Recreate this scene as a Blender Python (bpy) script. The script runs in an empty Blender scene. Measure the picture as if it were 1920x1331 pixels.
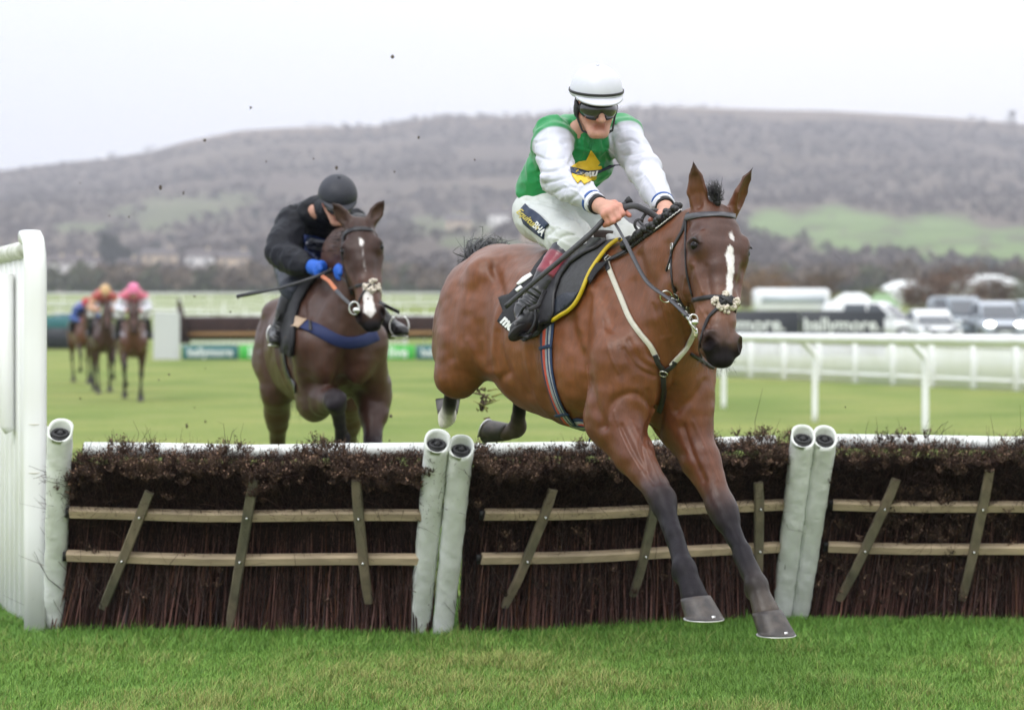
import bpy, math, random
import numpy as np
from mathutils import Vector, Matrix, geometry
from mathutils.bvhtree import BVHTree

random.seed(7); RNG = np.random.default_rng(11)
scene = bpy.context.scene
COL = scene.collection

# ------------------------------------------------------------------ camera, world, sun, exposure
FPX = 4400.0; HZ = 545.0; EYE = 1.7          # focal length in photo pixels, horizon row, eye height
cam_d = bpy.data.cameras.new('camera'); cam = bpy.data.objects.new('camera', cam_d); COL.objects.link(cam)
cam.location = (0, 0, EYE); cam.rotation_euler = (math.radians(90), 0, 0)
cam_d.sensor_width = 36; cam_d.lens = FPX/1920*36; cam_d.shift_y = -(665.5-HZ)/1920
cam_d.clip_start = 0.5; cam_d.clip_end = 12000
cam_d.dof.use_dof = True; cam_d.dof.focus_distance = 9.15; cam_d.dof.aperture_fstop = 2.7
scene.camera = cam
scene.cycles.use_denoising = True

world = bpy.data.worlds.new('World'); scene.world = world; world.use_nodes = True
wn = world.node_tree.nodes; wl = world.node_tree.links
bg = wn['Background']
sky = wn.new('ShaderNodeTexSky'); sky.sky_type = 'NISHITA'; sky.sun_disc = False
SUN_EL, SUN_AZ = math.radians(48), math.radians(200)
sky.sun_elevation = SUN_EL; sky.sun_rotation = SUN_AZ; sky.air_density = 1; sky.dust_density = 6
hs = wn.new('ShaderNodeHueSaturation'); hs.inputs['Saturation'].default_value = 0.12
tc = wn.new('ShaderNodeTexCoord'); sx = wn.new('ShaderNodeSeparateXYZ')
wl.new(tc.outputs['Generated'], sx.inputs[0])
# overcast dome: cloud layer brightens towards the zenith, slightly bluer to the left
mr = wn.new('ShaderNodeMapRange'); mr.inputs[1].default_value = .10; mr.inputs[2].default_value = 1
mr.inputs[3].default_value = 13.8; mr.inputs[4].default_value = 27.0
wl.new(sx.outputs['Z'], mr.inputs[0])
rampx = wn.new('ShaderNodeMapRange'); rampx.inputs[1].default_value = -0.3; rampx.inputs[2].default_value = 0.1
rampx.inputs[3].default_value = 0; rampx.inputs[4].default_value = 1
wl.new(sx.outputs['X'], rampx.inputs[0])
mc = wn.new('ShaderNodeMix'); mc.data_type = 'RGBA'
mc.inputs[6].default_value = (0.84, 0.885, 0.96, 1); mc.inputs[7].default_value = (0.97, 0.98, 1.0, 1)
wl.new(rampx.outputs[0], mc.inputs[0])
ml = wn.new('ShaderNodeVectorMath'); ml.operation = 'SCALE'
wl.new(mc.outputs[2], ml.inputs[0]); wl.new(mr.outputs[0], ml.inputs['Scale'])
mx = wn.new('ShaderNodeMix'); mx.data_type = 'RGBA'; mx.inputs[0].default_value = 0.9
wl.new(sky.outputs[0], hs.inputs['Color']); wl.new(hs.outputs[0], mx.inputs[6]); wl.new(ml.outputs[0], mx.inputs[7])
wl.new(mx.outputs[2], bg.inputs[0]); bg.inputs[1].default_value = 0.1

sun_d = bpy.data.lights.new('sun', 'SUN'); sun = bpy.data.objects.new('sun', sun_d); COL.objects.link(sun)
sun_d.energy = 1.1; sun_d.angle = math.radians(25); sun_d.color = (1, 0.96, 0.9)
# sun behind the photographer, to the left and high
sdir = Vector((-0.45, -0.65, 0.9)).normalized()
sun.rotation_euler = sdir.to_track_quat('Z', 'Y').to_euler()
scene.view_settings.view_transform = 'Standard'; scene.view_settings.look = 'None'
scene.view_settings.exposure = 0.0; scene.view_settings.gamma = 1

# ------------------------------------------------------------------ helpers
def at(px, py, D): return np.array([(px-960)/FPX*D, D, EYE+(HZ-py)/FPX*D])
def ray(px, py):
    d = Vector(((px-960)/FPX, 1, (HZ-py)/FPX)); return Vector((0, 0, EYE)), d.normalized()
def nrm(v): v = np.asarray(v, float); return v/max(np.linalg.norm(v), 1e-9)
def srgb(r, g, b):
    f = lambda c: (c/255/12.92) if c/255 <= 0.04045 else ((c/255+0.055)/1.055)**2.4
    return (f(r), f(g), f(b))
ORG = {}
def tag(o, label=None, cat=None, group=None, kind=None):
    if label: o['label'] = label
    if cat: o['category'] = cat
    if group: o['group'] = group
    if kind: o['kind'] = kind
    return o
def empty(name, loc, label=None, cat=None, group=None, kind=None):
    o = bpy.data.objects.new(name, None); COL.objects.link(o); o.location = tuple(loc); o.empty_display_size = 0.1
    ORG[o.name] = np.array(loc, float); return tag(o, label, cat, group, kind)
def mesh_obj(name, V, F, mat=None, parent=None, smooth=True, cols=None, origin=None, fmat=None):
    V = np.asarray(V, float)
    org = ORG[parent.name] if parent is not None else (np.zeros(3) if origin is None else np.asarray(origin, float))
    me = bpy.data.meshes.new(name)
    Vl = V-org
    if isinstance(F, np.ndarray):
        n = len(F); k = F.shape[1]
        me.vertices.add(len(Vl)); me.vertices.foreach_set('co', Vl.astype(np.float32).ravel())
        me.loops.add(n*k); me.loops.foreach_set('vertex_index', F.astype(np.int32).ravel())
        me.polygons.add(n); me.polygons.foreach_set('loop_start', np.arange(0, n*k, k, dtype=np.int32))
        me.update(calc_edges=True); me.validate()
    else:
        me.from_pydata([tuple(v) for v in Vl], [], [tuple(f) for f in F]); me.validate()
    if smooth: me.polygons.foreach_set('use_smooth', [True]*len(me.polygons))
    if cols is not None:
        a = me.color_attributes.new('Col', 'FLOAT_COLOR', 'POINT')
        c = np.ones((len(Vl), 4), np.float32); c[:, :3] = cols
        a.data.foreach_set('color', c.ravel())
    mats = mat if isinstance(mat, (list, tuple)) else [mat]
    for m_ in mats:
        if m_ is not None: me.materials.append(m_)
    if fmat is not None: me.polygons.foreach_set('material_index', np.asarray(fmat, np.int32))
    o = bpy.data.objects.new(name, me); COL.objects.link(o)
    if parent is not None: o.parent = parent; ORG[o.name] = ORG[parent.name]
    else: o.location = tuple(org); ORG[o.name] = org
    return o

class MB:
    """collects simple shapes into one mesh"""
    def __init__(s): s.V = []; s.F = []; s.C = []; s.hasc = False
    def add(s, V, F, c=None):
        o = len(s.V); s.V += [tuple(v) for v in V]; s.F += [tuple(i+o for i in f) for f in F]
        s.C += [c if c is not None else (1, 1, 1)]*len(V); s.hasc |= c is not None; return s
    def box(s, c, size, R=None, col=None, taper=1.0, bevel=0.0):
        c = np.asarray(c, float); hx, hy, hz = [x/2 for x in size]; R = np.eye(3) if R is None else np.asarray(R)
        b = min(bevel, hx*.9, hy*.9, hz*.9)
        if b <= 0:
            P = [(x*hx, y*hy, z*hz) for z in (-1, 1) for x, y in ((-1, -1), (1, -1), (1, 1), (-1, 1))]
            P = [(p[0]*(taper if p[2] > 0 else 1), p[1]*(taper if p[2] > 0 else 1), p[2]) for p in P]
            F = [(3, 2, 1, 0), (4, 5, 6, 7), (0, 1, 5, 4), (1, 2, 6, 5), (2, 3, 7, 6), (3, 0, 4, 7)]
        else:
            P = []; F = []
            rings = [(-hz, b), (-hz+b, 0), (hz-b, 0), (hz, b)]
            for z, i in rings:
                x, y = hx-i, hy-i
                tp = taper if z > 0 else 1
                for a_, b_ in ((-x+b, -y), (x-b, -y), (x, -y+b), (x, y-b), (x-b, y), (-x+b, y), (-x, y-b), (-x, -y+b)):
                    P.append((a_*tp, b_*tp, z))
            for r in range(3):
                for i in range(8): F.append((r*8+i, r*8+(i+1) % 8, r*8+8+(i+1) % 8, r*8+8+i))
            F.append(tuple(range(7, -1, -1))); F.append(tuple(range(24, 32)))
        return s.add([c+R@np.array(p) for p in P], F, col)
    def tube(s, pts, rad, n=10, col=None, cap=True, flat=None, up=None, closed=False):
        pts = [np.asarray(p, float) for p in pts]; m = len(pts)
        if np.isscalar(rad): rad = [rad]*m
        V = []; F = []; pu = None
        for i, p in enumerate(pts):
            if closed: t = nrm(pts[(i+1) % m]-pts[i-1])
            else: t = nrm(pts[min(i+1, m-1)]-pts[max(i-1, 0)])
            if pu is None:
                h = np.array(up if up is not None else ((0, 0, 1) if abs(t[2]) < .9 else (1, 0, 0)), float)
            else: h = pu
            u = nrm(h-t*np.dot(h, t)); v = np.cross(t, u); pu = u
            ru = rad[i]; rv = rad[i]*(flat if flat else 1)
            for k in range(n):
                a = 2*math.pi*k/n; V.append(p+u*math.cos(a)*ru+v*math.sin(a)*rv)
        for i in range(m if closed else m-1):
            j = (i+1) % m
            for k in range(n): F.append((i*n+k, i*n+(k+1) % n, j*n+(k+1) % n, j*n+k))
        if cap and not closed: F.append(tuple(range(n-1, -1, -1))); F.append(tuple((m-1)*n+k for k in range(n)))
        return s.add(V, F, col)
    def ell(s, c, r, R=None, nu=16, nv=10, col=None):
        c = np.asarray(c, float); R = np.eye(3) if R is None else np.asarray(R); r = np.ones(3)*r
        V = [c+R@np.array((0, 0, r[2]))]; F = []
        for j in range(1, nv):
            a = math.pi*j/nv
            for i in range(nu):
                b = 2*math.pi*i/nu; V.append(c+R@np.array((r[0]*math.sin(a)*math.cos(b), r[1]*math.sin(a)*math.sin(b), r[2]*math.cos(a))))
        V.append(c-R@np.array((0, 0, r[2]))); L = len(V)-1
        for i in range(nu):
            F.append((0, 1+i, 1+(i+1) % nu)); F.append((L, L-nu+(i+1) % nu, L-nu+i))
            for j in range(nv-2):
                o = 1+j*nu; F.append((o+i, o+nu+i, o+nu+(i+1) % nu, o+(i+1) % nu))
        return s.add(V, F, col)
    def ribbon(s, pts, nor, w, th=0.004, col=None, closed=False):
        """flat strap: rectangular section, wide across the surface, raised th above it"""
        pts = [np.asarray(p, float) for p in pts]; m = len(pts); V = []; F = []
        if np.isscalar(w): w = [w]*m
        for i, p in enumerate(pts):
            if closed: t = nrm(pts[(i+1) % m]-pts[i-1])
            else: t = nrm(pts[min(i+1, m-1)]-pts[max(i-1, 0)])
            n = nrm(np.asarray(nor[i])-t*np.dot(nor[i], t)); sd = np.cross(t, n)
            h = w[i]/2; b = min(th*.35, h*.3)
            for a_, z in ((-h, -th*.3), (-h, th*.6), (-h+b, th), (h-b, th), (h, th*.6), (h, -th*.3)): V.append(p+sd*a_+n*z)
        for i in range(m if closed else m-1):
            j = (i+1) % m
            for k in range(6): F.append((i*6+k, j*6+k, j*6+(k+1) % 6, i*6+(k+1) % 6))
        if not closed: F.append(tuple(range(6))); F.append(tuple((m-1)*6+k for k in range(5, -1, -1)))
        return s.add(V, F, col)
    def build(s, name, mat, parent=None, smooth=True, origin=None):
        return mesh_obj(name, s.V, s.F, mat, parent, smooth, cols=np.array(s.C) if s.hasc else None, origin=origin)

def crom(pts, n=8):
    """Catmull-Rom through points"""
    P = [np.asarray(p, float) for p in pts]; P = [2*P[0]-P[1]]+P+[2*P[-1]-P[-2]]; out = []
    for i in range(1, len(P)-2):
        a, b, c, d = P[i-1:i+3]
        for k in range(n):
            t = k/n; out.append(.5*((2*b)+(-a+c)*t+(2*a-5*b+4*c-d)*t*t+(-a+3*b-3*c+d)*t**3))
    out.append(P[-2]); return out

def _hash(ix, iy, iz, seed):
    n = (ix.astype(np.int64)*374761393+iy.astype(np.int64)*668265263+iz.astype(np.int64)*2147483647+seed*974634777) & 0x7fffffff
    n = ((n ^ (n >> 13))*1274126177) & 0x7fffffff
    return ((n ^ (n >> 16)) & 0xffff)/65535.0
def vnoise(P, f=1.0, seed=0):
    Q = np.asarray(P)*f; I = np.floor(Q).astype(np.int64); T = Q-I; T = T*T*(3-2*T); r = 0
    for dx in (0, 1):
        for dy in (0, 1):
            for dz in (0, 1):
                w = (T[..., 0] if dx else 1-T[..., 0])*(T[..., 1] if dy else 1-T[..., 1])*(T[..., 2] if dz else 1-T[..., 2])
                r = r+w*_hash(I[..., 0]+dx, I[..., 1]+dy, I[..., 2]+dz, seed)
    return r*2-1

# ------------------------------------------------------------------ implicit surfaces (bodies sculpted as one skin)
class SDF:
    def __init__(s, lo, hi, h):
        s.lo = np.asarray(lo, float); s.h = h; s.n = np.ceil((np.asarray(hi)-s.lo)/h).astype(int)+1
        s.F = np.full(s.n, 1.0, np.float32); s.P = []
        s.ax = [s.lo[i]+np.arange(s.n[i])*h for i in range(3)]
    @staticmethod
    def dist(X, Y, Z, p):
        p1, a, L, u, v, r1, r2, cap = p
        wx, wy, wz = X-p1[0], Y-p1[1], Z-p1[2]
        al = wx*a[0]+wy*a[1]+wz*a[2]; t = np.clip(al/L, 0, 1) if L > 1e-6 else al*0
        da = al-t*L; du = wx*u[0]+wy*u[1]+wz*u[2]; dv = wx*v[0]+wy*v[1]+wz*v[2]
        ru = r1[0]+(r2[0]-r1[0])*t; rv = r1[1]+(r2[1]-r1[1])*t; rc = cap[0]+(cap[1]-cap[0])*t
        x, y, z = du/ru, dv/rv, da/rc; k0 = np.sqrt(x*x+y*y+z*z); k1 = np.sqrt((x/ru)**2+(y/rv)**2+(z/rc)**2)+1e-9
        return np.where(k0 < .05, -np.minimum(ru, rv), k0*(k0-1)/k1)
    def prim(s, p1, r1, p2=None, r2=None, u=(1, 0, 0), cap=None):
        p1 = np.asarray(p1, float); p2 = p1 if p2 is None else np.asarray(p2, float); r2 = r1 if r2 is None else r2
        r1 = (r1, r1) if np.isscalar(r1) else r1; r2 = (r2, r2) if np.isscalar(r2) else r2
        L = np.linalg.norm(p2-p1); a = (p2-p1)/L if L > 1e-6 else None; u = np.asarray(u, float)
        if a is None:
            u = nrm(u); a = nrm(np.cross(u, (0, 0, 1))) if abs(u[2]) < .9 else nrm(np.cross(u, (0, 1, 0)))
        u = nrm(u-a*np.dot(u, a)); v = np.cross(a, u)
        cap = (min(r1), min(r2)) if cap is None else ((cap, cap) if np.isscalar(cap) else cap)
        return (p1, a, L, u, v, r1, r2, cap), p2
    def _apply(s, pr, p2, k, col, mode):
        R = max(max(pr[5]), max(pr[6]), max(pr[7]))+k+.02
        lo = np.minimum(pr[0], p2)-R; hi = np.maximum(pr[0], p2)+R
        i0 = np.clip(np.floor((lo-s.lo)/s.h).astype(int), 0, s.n); i1 = np.clip(np.ceil((hi-s.lo)/s.h).astype(int)+1, 0, s.n)
        if (i1 <= i0).any(): return
        sl = tuple(slice(a, b) for a, b in zip(i0, i1))
        X = s.ax[0][sl[0]][:, None, None].astype(np.float32); Y = s.ax[1][sl[1]][None, :, None].astype(np.float32); Z = s.ax[2][sl[2]][None, None, :].astype(np.float32)
        d = SDF.dist(X, Y, Z, pr).astype(np.float32); f = s.F[sl]
        if mode == 'add':
            hh = np.maximum(k-np.abs(f-d), 0)/k; s.F[sl] = np.minimum(f, d)-hh*hh*k*.25
            s.P.append((pr, col))
        elif mode == 'sub':
            hh = np.maximum(k-np.abs(f+d), 0)/k; s.F[sl] = np.maximum(f, -d)+hh*hh*k*.25
            if col is not None: s.P.append((pr, col))
    def c(s, p1, r1, p2=None, r2=None, k=.03, u=(1, 0, 0), col=None, cap=None):
        pr, q = s.prim(p1, r1, p2, r2, u, cap); s._apply(pr, q, k, col, 'add')
    def sub(s, p1, r1, p2=None, r2=None, k=.02, u=(1, 0, 0), col=None, cap=None):
        pr, q = s.prim(p1, r1, p2, r2, u, cap); s._apply(pr, q, k, col, 'sub')
    def e(s, c, r3, axes, k=.03, col=None, sub=False):
        """ellipsoid: radii along axes[0], axes[1], axes[2]"""
        A = [nrm(x) for x in axes]; c = np.asarray(c, float)
        pr = (c, A[2], 0.0, A[0], A[1], (r3[0], r3[0+1]), (r3[0], r3[1]), (r3[2], r3[2]))
        s._apply(pr, c, k, col, 'sub' if sub else 'add')
    def mesh(s):
        F = s.F; F[0] = F[-1] = 1; F[:, 0] = F[:, -1] = 1; F[:, :, 0] = F[:, :, -1] = 1
        I = F < 0; n = np.array(F.shape)-1
        cnt = np.zeros(n, np.int8)
        for dx in (0, 1):
            for dy in (0, 1):
                for dz in (0, 1): cnt += I[dx:dx+n[0], dy:dy+n[1], dz:dz+n[2]]
        act = np.argwhere((cnt > 0) & (cnt < 8)); idx = np.full(n, -1, np.int32); idx[tuple(act.T)] = np.arange(len(act))
        acc = np.zeros((len(act), 3)); num = np.zeros(len(act)); c8 = [(a, b, c) for a in (0, 1) for b in (0, 1) for c in (0, 1)]
        val = {c: F[act[:, 0]+c[0], act[:, 1]+c[1], act[:, 2]+c[2]].astype(float) for c in c8}
        for c in c8:
            for ax in range(3):
                if c[ax]: continue
                d = list(c); d[ax] = 1; d = tuple(d); a, b = val[c], val[d]; m = (a < 0) != (b < 0)
                t = np.where(m, a/np.where(m, a-b, 1), 0); p = np.array(c, float)[None, :].repeat(len(act), 0); p[:, ax] += t
                acc[m] += p[m]; num += m
        V = s.lo+(act+acc/num[:, None])*s.h; Q = []
        for ax in range(3):
            sl0 = [slice(None)]*3; sl1 = [slice(None)]*3; sl0[ax] = slice(0, -1); sl1[ax] = slice(1, None)
            A, B = I[tuple(sl0)], I[tuple(sl1)]; e = np.argwhere(A != B); o1, o2 = (ax+1) % 3, (ax+2) % 3
            e = e[(e[:, o1] > 0) & (e[:, o2] > 0) & (e[:, o1] < n[o1]) & (e[:, o2] < n[o2])]
            def g(d1, d2):
                q = e.copy(); q[:, o1] -= d1; q[:, o2] -= d2; return idx[tuple(q.T)]
            q = np.stack([g(1, 1), g(0, 1), g(0, 0), g(1, 0)], 1); fl = ~A[tuple(e.T)]
            q[fl] = q[fl][:, ::-1]; Q.append(q)
        Q = np.concatenate(Q); Q = Q[(Q >= 0).all(1)]
        return V, Q
    def colors(s, V, default=(.5, .5, .5), soft=.02):
        acc = np.zeros((len(V), 3)); W = np.zeros(len(V))
        X, Y, Z = V[:, 0], V[:, 1], V[:, 2]
        for pr, col in s.P:
            if col is None: continue
            w = np.exp(-np.clip((SDF.dist(X, Y, Z, pr)+soft*.5)/soft, -2, 30)); acc += w[:, None]*np.array(col); W += w
        return np.where(W[:, None] > 1e-9, acc/np.maximum(W, 1e-9)[:, None], default)
def smooth_mesh(V, Q, it=2, lam=.5):
    E = np.concatenate([Q[:, [0, 1]], Q[:, [1, 2]], Q[:, [2, 3]], Q[:, [3, 0]]]); n = len(V)
    for _ in range(it):
        A = np.zeros_like(V); C = np.zeros(n)
        for i in range(3): A[:, i] = np.bincount(E[:, 0], V[E[:, 1], i], n)+np.bincount(E[:, 1], V[E[:, 0], i], n)
        C = np.bincount(E[:, 0], minlength=n)+np.bincount(E[:, 1], minlength=n)
        V = V+lam*(A/np.maximum(C, 1)[:, None]-V)
    return V
def vert_normals(V, Q):
    a = V[Q[:, 0]]; N = np.cross(V[Q[:, 2]]-a, V[Q[:, 3]]-V[Q[:, 1]]); R = np.zeros_like(V)
    for k in range(4):
        for i in range(3): R[:, i] += np.bincount(Q[:, k], N[:, i], len(V))
    return R/np.maximum(np.linalg.norm(R, axis=1), 1e-12)[:, None]
def bvh_of(V, Q): return BVHTree.FromPolygons([Vector(v) for v in V], [tuple(int(i) for i in q) for q in Q])
def cast(px, py, bvhs, guess=None):
    o, d = ray(px, py); best = None
    for b in (bvhs if isinstance(bvhs, (list, tuple)) else [bvhs]):
        h = b.ray_cast(o, d)
        if h[0] is not None and (best is None or h[3] < best[2]): best = (np.array(h[0]), np.array(h[1]), h[3])
    if best is None:
        b = bvhs[0] if isinstance(bvhs, (list, tuple)) else bvhs
        g = at(px, py, guess or 9.3); h = b.find_nearest(Vector(g)); best = (np.array(h[0]), np.array(h[1]), 0)
    n = best[1]
    if np.dot(n, np.array(d)) > 0: n = -n
    return best[0], n
def path_on(pix, bvhs, n=6, off=.004, guess=None, sm=2):
    """pixel polyline laid onto a body surface -> points, normals"""
    pp = crom([np.array((a, b, 0.)) for a, b in pix], n); P = []; N = []
    for p in pp:
        q, nn = cast(p[0], p[1], bvhs, guess); P.append(q+nn*off); N.append(nn)
    P = np.array(P); N = np.array(N)
    for _ in range(sm):
        P[1:-1] = (P[:-2]+2*P[1:-1]+P[2:])/4; N[1:-1] = (N[:-2]+2*N[1:-1]+N[2:])/4
    N /= np.linalg.norm(N, axis=1)[:, None]
    return [p for p in P], [x for x in N]
def decal(name, pix, bvhs, off, mat, parent, step=5, guess=None, th=.003, sm=3, smooth=True):
    """a sheet of cloth cut to a pixel outline and laid on the body, with real thickness"""
    pix = [Vector(p) for p in pix]; dense = []
    for i, p in enumerate(pix):
        q = pix[(i+1) % len(pix)]; m = max(1, int((q-p).length/step))
        dense += [p+(q-p)*(k/m) for k in range(m)]
    nb = len(dense); xs = [p.x for p in pix]; ys = [p.y for p in pix]
    def inside(x, y):
        c = False; j = len(pix)-1
        for i in range(len(pix)):
            if (pix[i].y > y) != (pix[j].y > y) and x < (pix[j].x-pix[i].x)*(y-pix[i].y)/(pix[j].y-pix[i].y)+pix[i].x: c = not c
            j = i
        return c
    y = min(ys)+step*.5; pts = list(dense)
    while y < max(ys):
        x = min(xs)+step*.5
        while x < max(xs):
            if inside(x, y) and min((p-Vector((x, y))).length for p in dense) > step*.45: pts.append(Vector((x, y)))
            x += step
        y += step
    vv, ee, ff, *_ = geometry.delaunay_2d_cdt(pts, [(i, (i+1) % nb) for i in range(nb)], [list(range(nb))], 1, 1e-4)
    return sheet(name, [(v.x, v.y) for v in vv], ff, bvhs, off, mat, parent, guess, th, sm, smooth)
def sheet(name, pv, ff, bvhs, off, mat, parent, guess=None, th=.003, sm=2, smooth=True):
    P = []; N = []
    for v in pv:
        p, n = cast(v[0], v[1], bvhs, guess); P.append(p); N.append(n)
    P = np.array(P); N = np.array(N); nb = [set() for _ in P]
    for f in ff:
        for i in range(len(f)): nb[f[i]].add(f[i-1]); nb[f[i-1]].add(f[i])
    for _ in range(sm):
        N = np.array([(N[i]+sum(N[j] for j in nb[i]))/(1+len(nb[i])) for i in range(len(N))])
    N /= np.linalg.norm(N, axis=1)[:, None]+1e-9; m = len(P)
    V = np.concatenate([P+N*(off+th), P+N*(off-th*.5)])
    ed = {}
    for f in ff:
        for i in range(len(f)):
            k = (f[i-1], f[i]); ed[tuple(sorted(k))] = None if tuple(sorted(k)) in ed else k
    F = [tuple(f) for f in ff]+[tuple(i+m for i in reversed(f)) for f in ff]
    F += [(k[1], k[0], k[0]+m, k[1]+m) for k in ed.values() if k]
    return mesh_obj(name, V, F, mat, parent, smooth)
def text_mesh(txt, font_size=1.0, bold=0.0, shear=0.0, spacing=1.0):
    cu = bpy.data.curves.new('t', 'FONT'); cu.body = txt; cu.size = font_size; cu.align_x = 'CENTER'; cu.align_y = 'CENTER'
    cu.offset = bold; cu.shear = shear; cu.resolution_u = 3; cu.space_character = spacing
    o = bpy.data.objects.new('t', cu); COL.objects.link(o); bpy.context.view_layer.update()
    me = bpy.data.meshes.new_from_object(o.evaluated_get(bpy.context.evaluated_depsgraph_get()))
    V = [tuple(v.co) for v in me.vertices]; F = [tuple(p.vertices) for p in me.polygons]
    bpy.data.objects.remove(o); bpy.data.meshes.remove(me); bpy.data.curves.remove(cu); return V, F

# ------------------------------------------------------------------ materials
MATS = {}
def mat(name, col=(.5, .5, .5), rough=.6, attr=False, nz=0.15, ns=20, ns2=None, bump=0.0, bs=60, stretch=(1, 1, 1), metal=0, spec=.5,
        sheen=0, coat=0, col2=None, trans=0, emit=None, obj=True, bdist=.01, wave=None, streak=0):
    if name in MATS: return MATS[name]
    m = bpy.data.materials.new(name); m.use_nodes = True; MATS[name] = m; N = m.node_tree.nodes; L = m.node_tree.links
    b = N['Principled BSDF']; b.inputs['Roughness'].default_value = rough; b.inputs['Metallic'].default_value = metal
    b.inputs['Specular IOR Level'].default_value = spec; b.inputs['Sheen Weight'].default_value = sheen; b.inputs['Coat Weight'].default_value = coat
    b.inputs['Coat Roughness'].default_value = .25
    t = N.new('ShaderNodeTexCoord'); mp = N.new('ShaderNodeMapping'); mp.inputs['Scale'].default_value = stretch
    L.new(t.outputs['Object'], mp.inputs[0])
    n1 = N.new('ShaderNodeTexNoise'); n1.inputs['Scale'].default_value = ns; n1.inputs['Detail'].default_value = 5; L.new(mp.outputs[0], n1.inputs['Vector'])
    if attr: c = N.new('ShaderNodeVertexColor'); c.layer_name = 'Col'; src = c.outputs[0]
    else:
        c = N.new('ShaderNodeRGB'); c.outputs[0].default_value = (*col, 1); src = c.outputs[0]
    if col2 is not None:
        n2 = N.new('ShaderNodeTexNoise'); n2.inputs['Scale'].default_value = ns2 or ns*.3; n2.inputs['Detail'].default_value = 4
        L.new(mp.outputs[0], n2.inputs['Vector'])
        r = N.new('ShaderNodeMapRange'); r.inputs[1].default_value = .4; r.inputs[2].default_value = .65; L.new(n2.outputs[0], r.inputs[0])
        mx_ = N.new('ShaderNodeMix'); mx_.data_type = 'RGBA'; L.new(r.outputs[0], mx_.inputs[0]); L.new(src, mx_.inputs[6]); mx_.inputs[7].default_value = (*col2, 1)
        src = mx_.outputs[2]
    mr_ = N.new('ShaderNodeMapRange'); mr_.inputs[1].default_value = .25; mr_.inputs[2].default_value = .75
    mr_.inputs[3].default_value = 1-nz; mr_.inputs[4].default_value = 1+nz; L.new(n1.outputs[0], mr_.inputs[0])
    vm = N.new('ShaderNodeVectorMath'); vm.operation = 'SCALE'; L.new(src, vm.inputs[0]); L.new(mr_.outputs[0], vm.inputs['Scale'])
    L.new(vm.outputs[0], b.inputs['Base Color'])
    if bump:
        n3 = N.new('ShaderNodeTexNoise'); n3.inputs['Scale'].default_value = bs; n3.inputs['Detail'].default_value = 4; L.new(mp.outputs[0], n3.inputs['Vector'])
        bp = N.new('ShaderNodeBump'); bp.inputs['Strength'].default_value = bump; bp.inputs['Distance'].default_value = bdist
        L.new(n3.outputs[0], bp.inputs['Height']); L.new(bp.outputs[0], b.inputs['Normal'])
    if trans: b.inputs['Transmission Weight'].default_value = trans
    if emit: b.inputs['Emission Color'].default_value = (*emit[:3], 1); b.inputs['Emission Strength'].default_value = emit[3]
    return m
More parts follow.
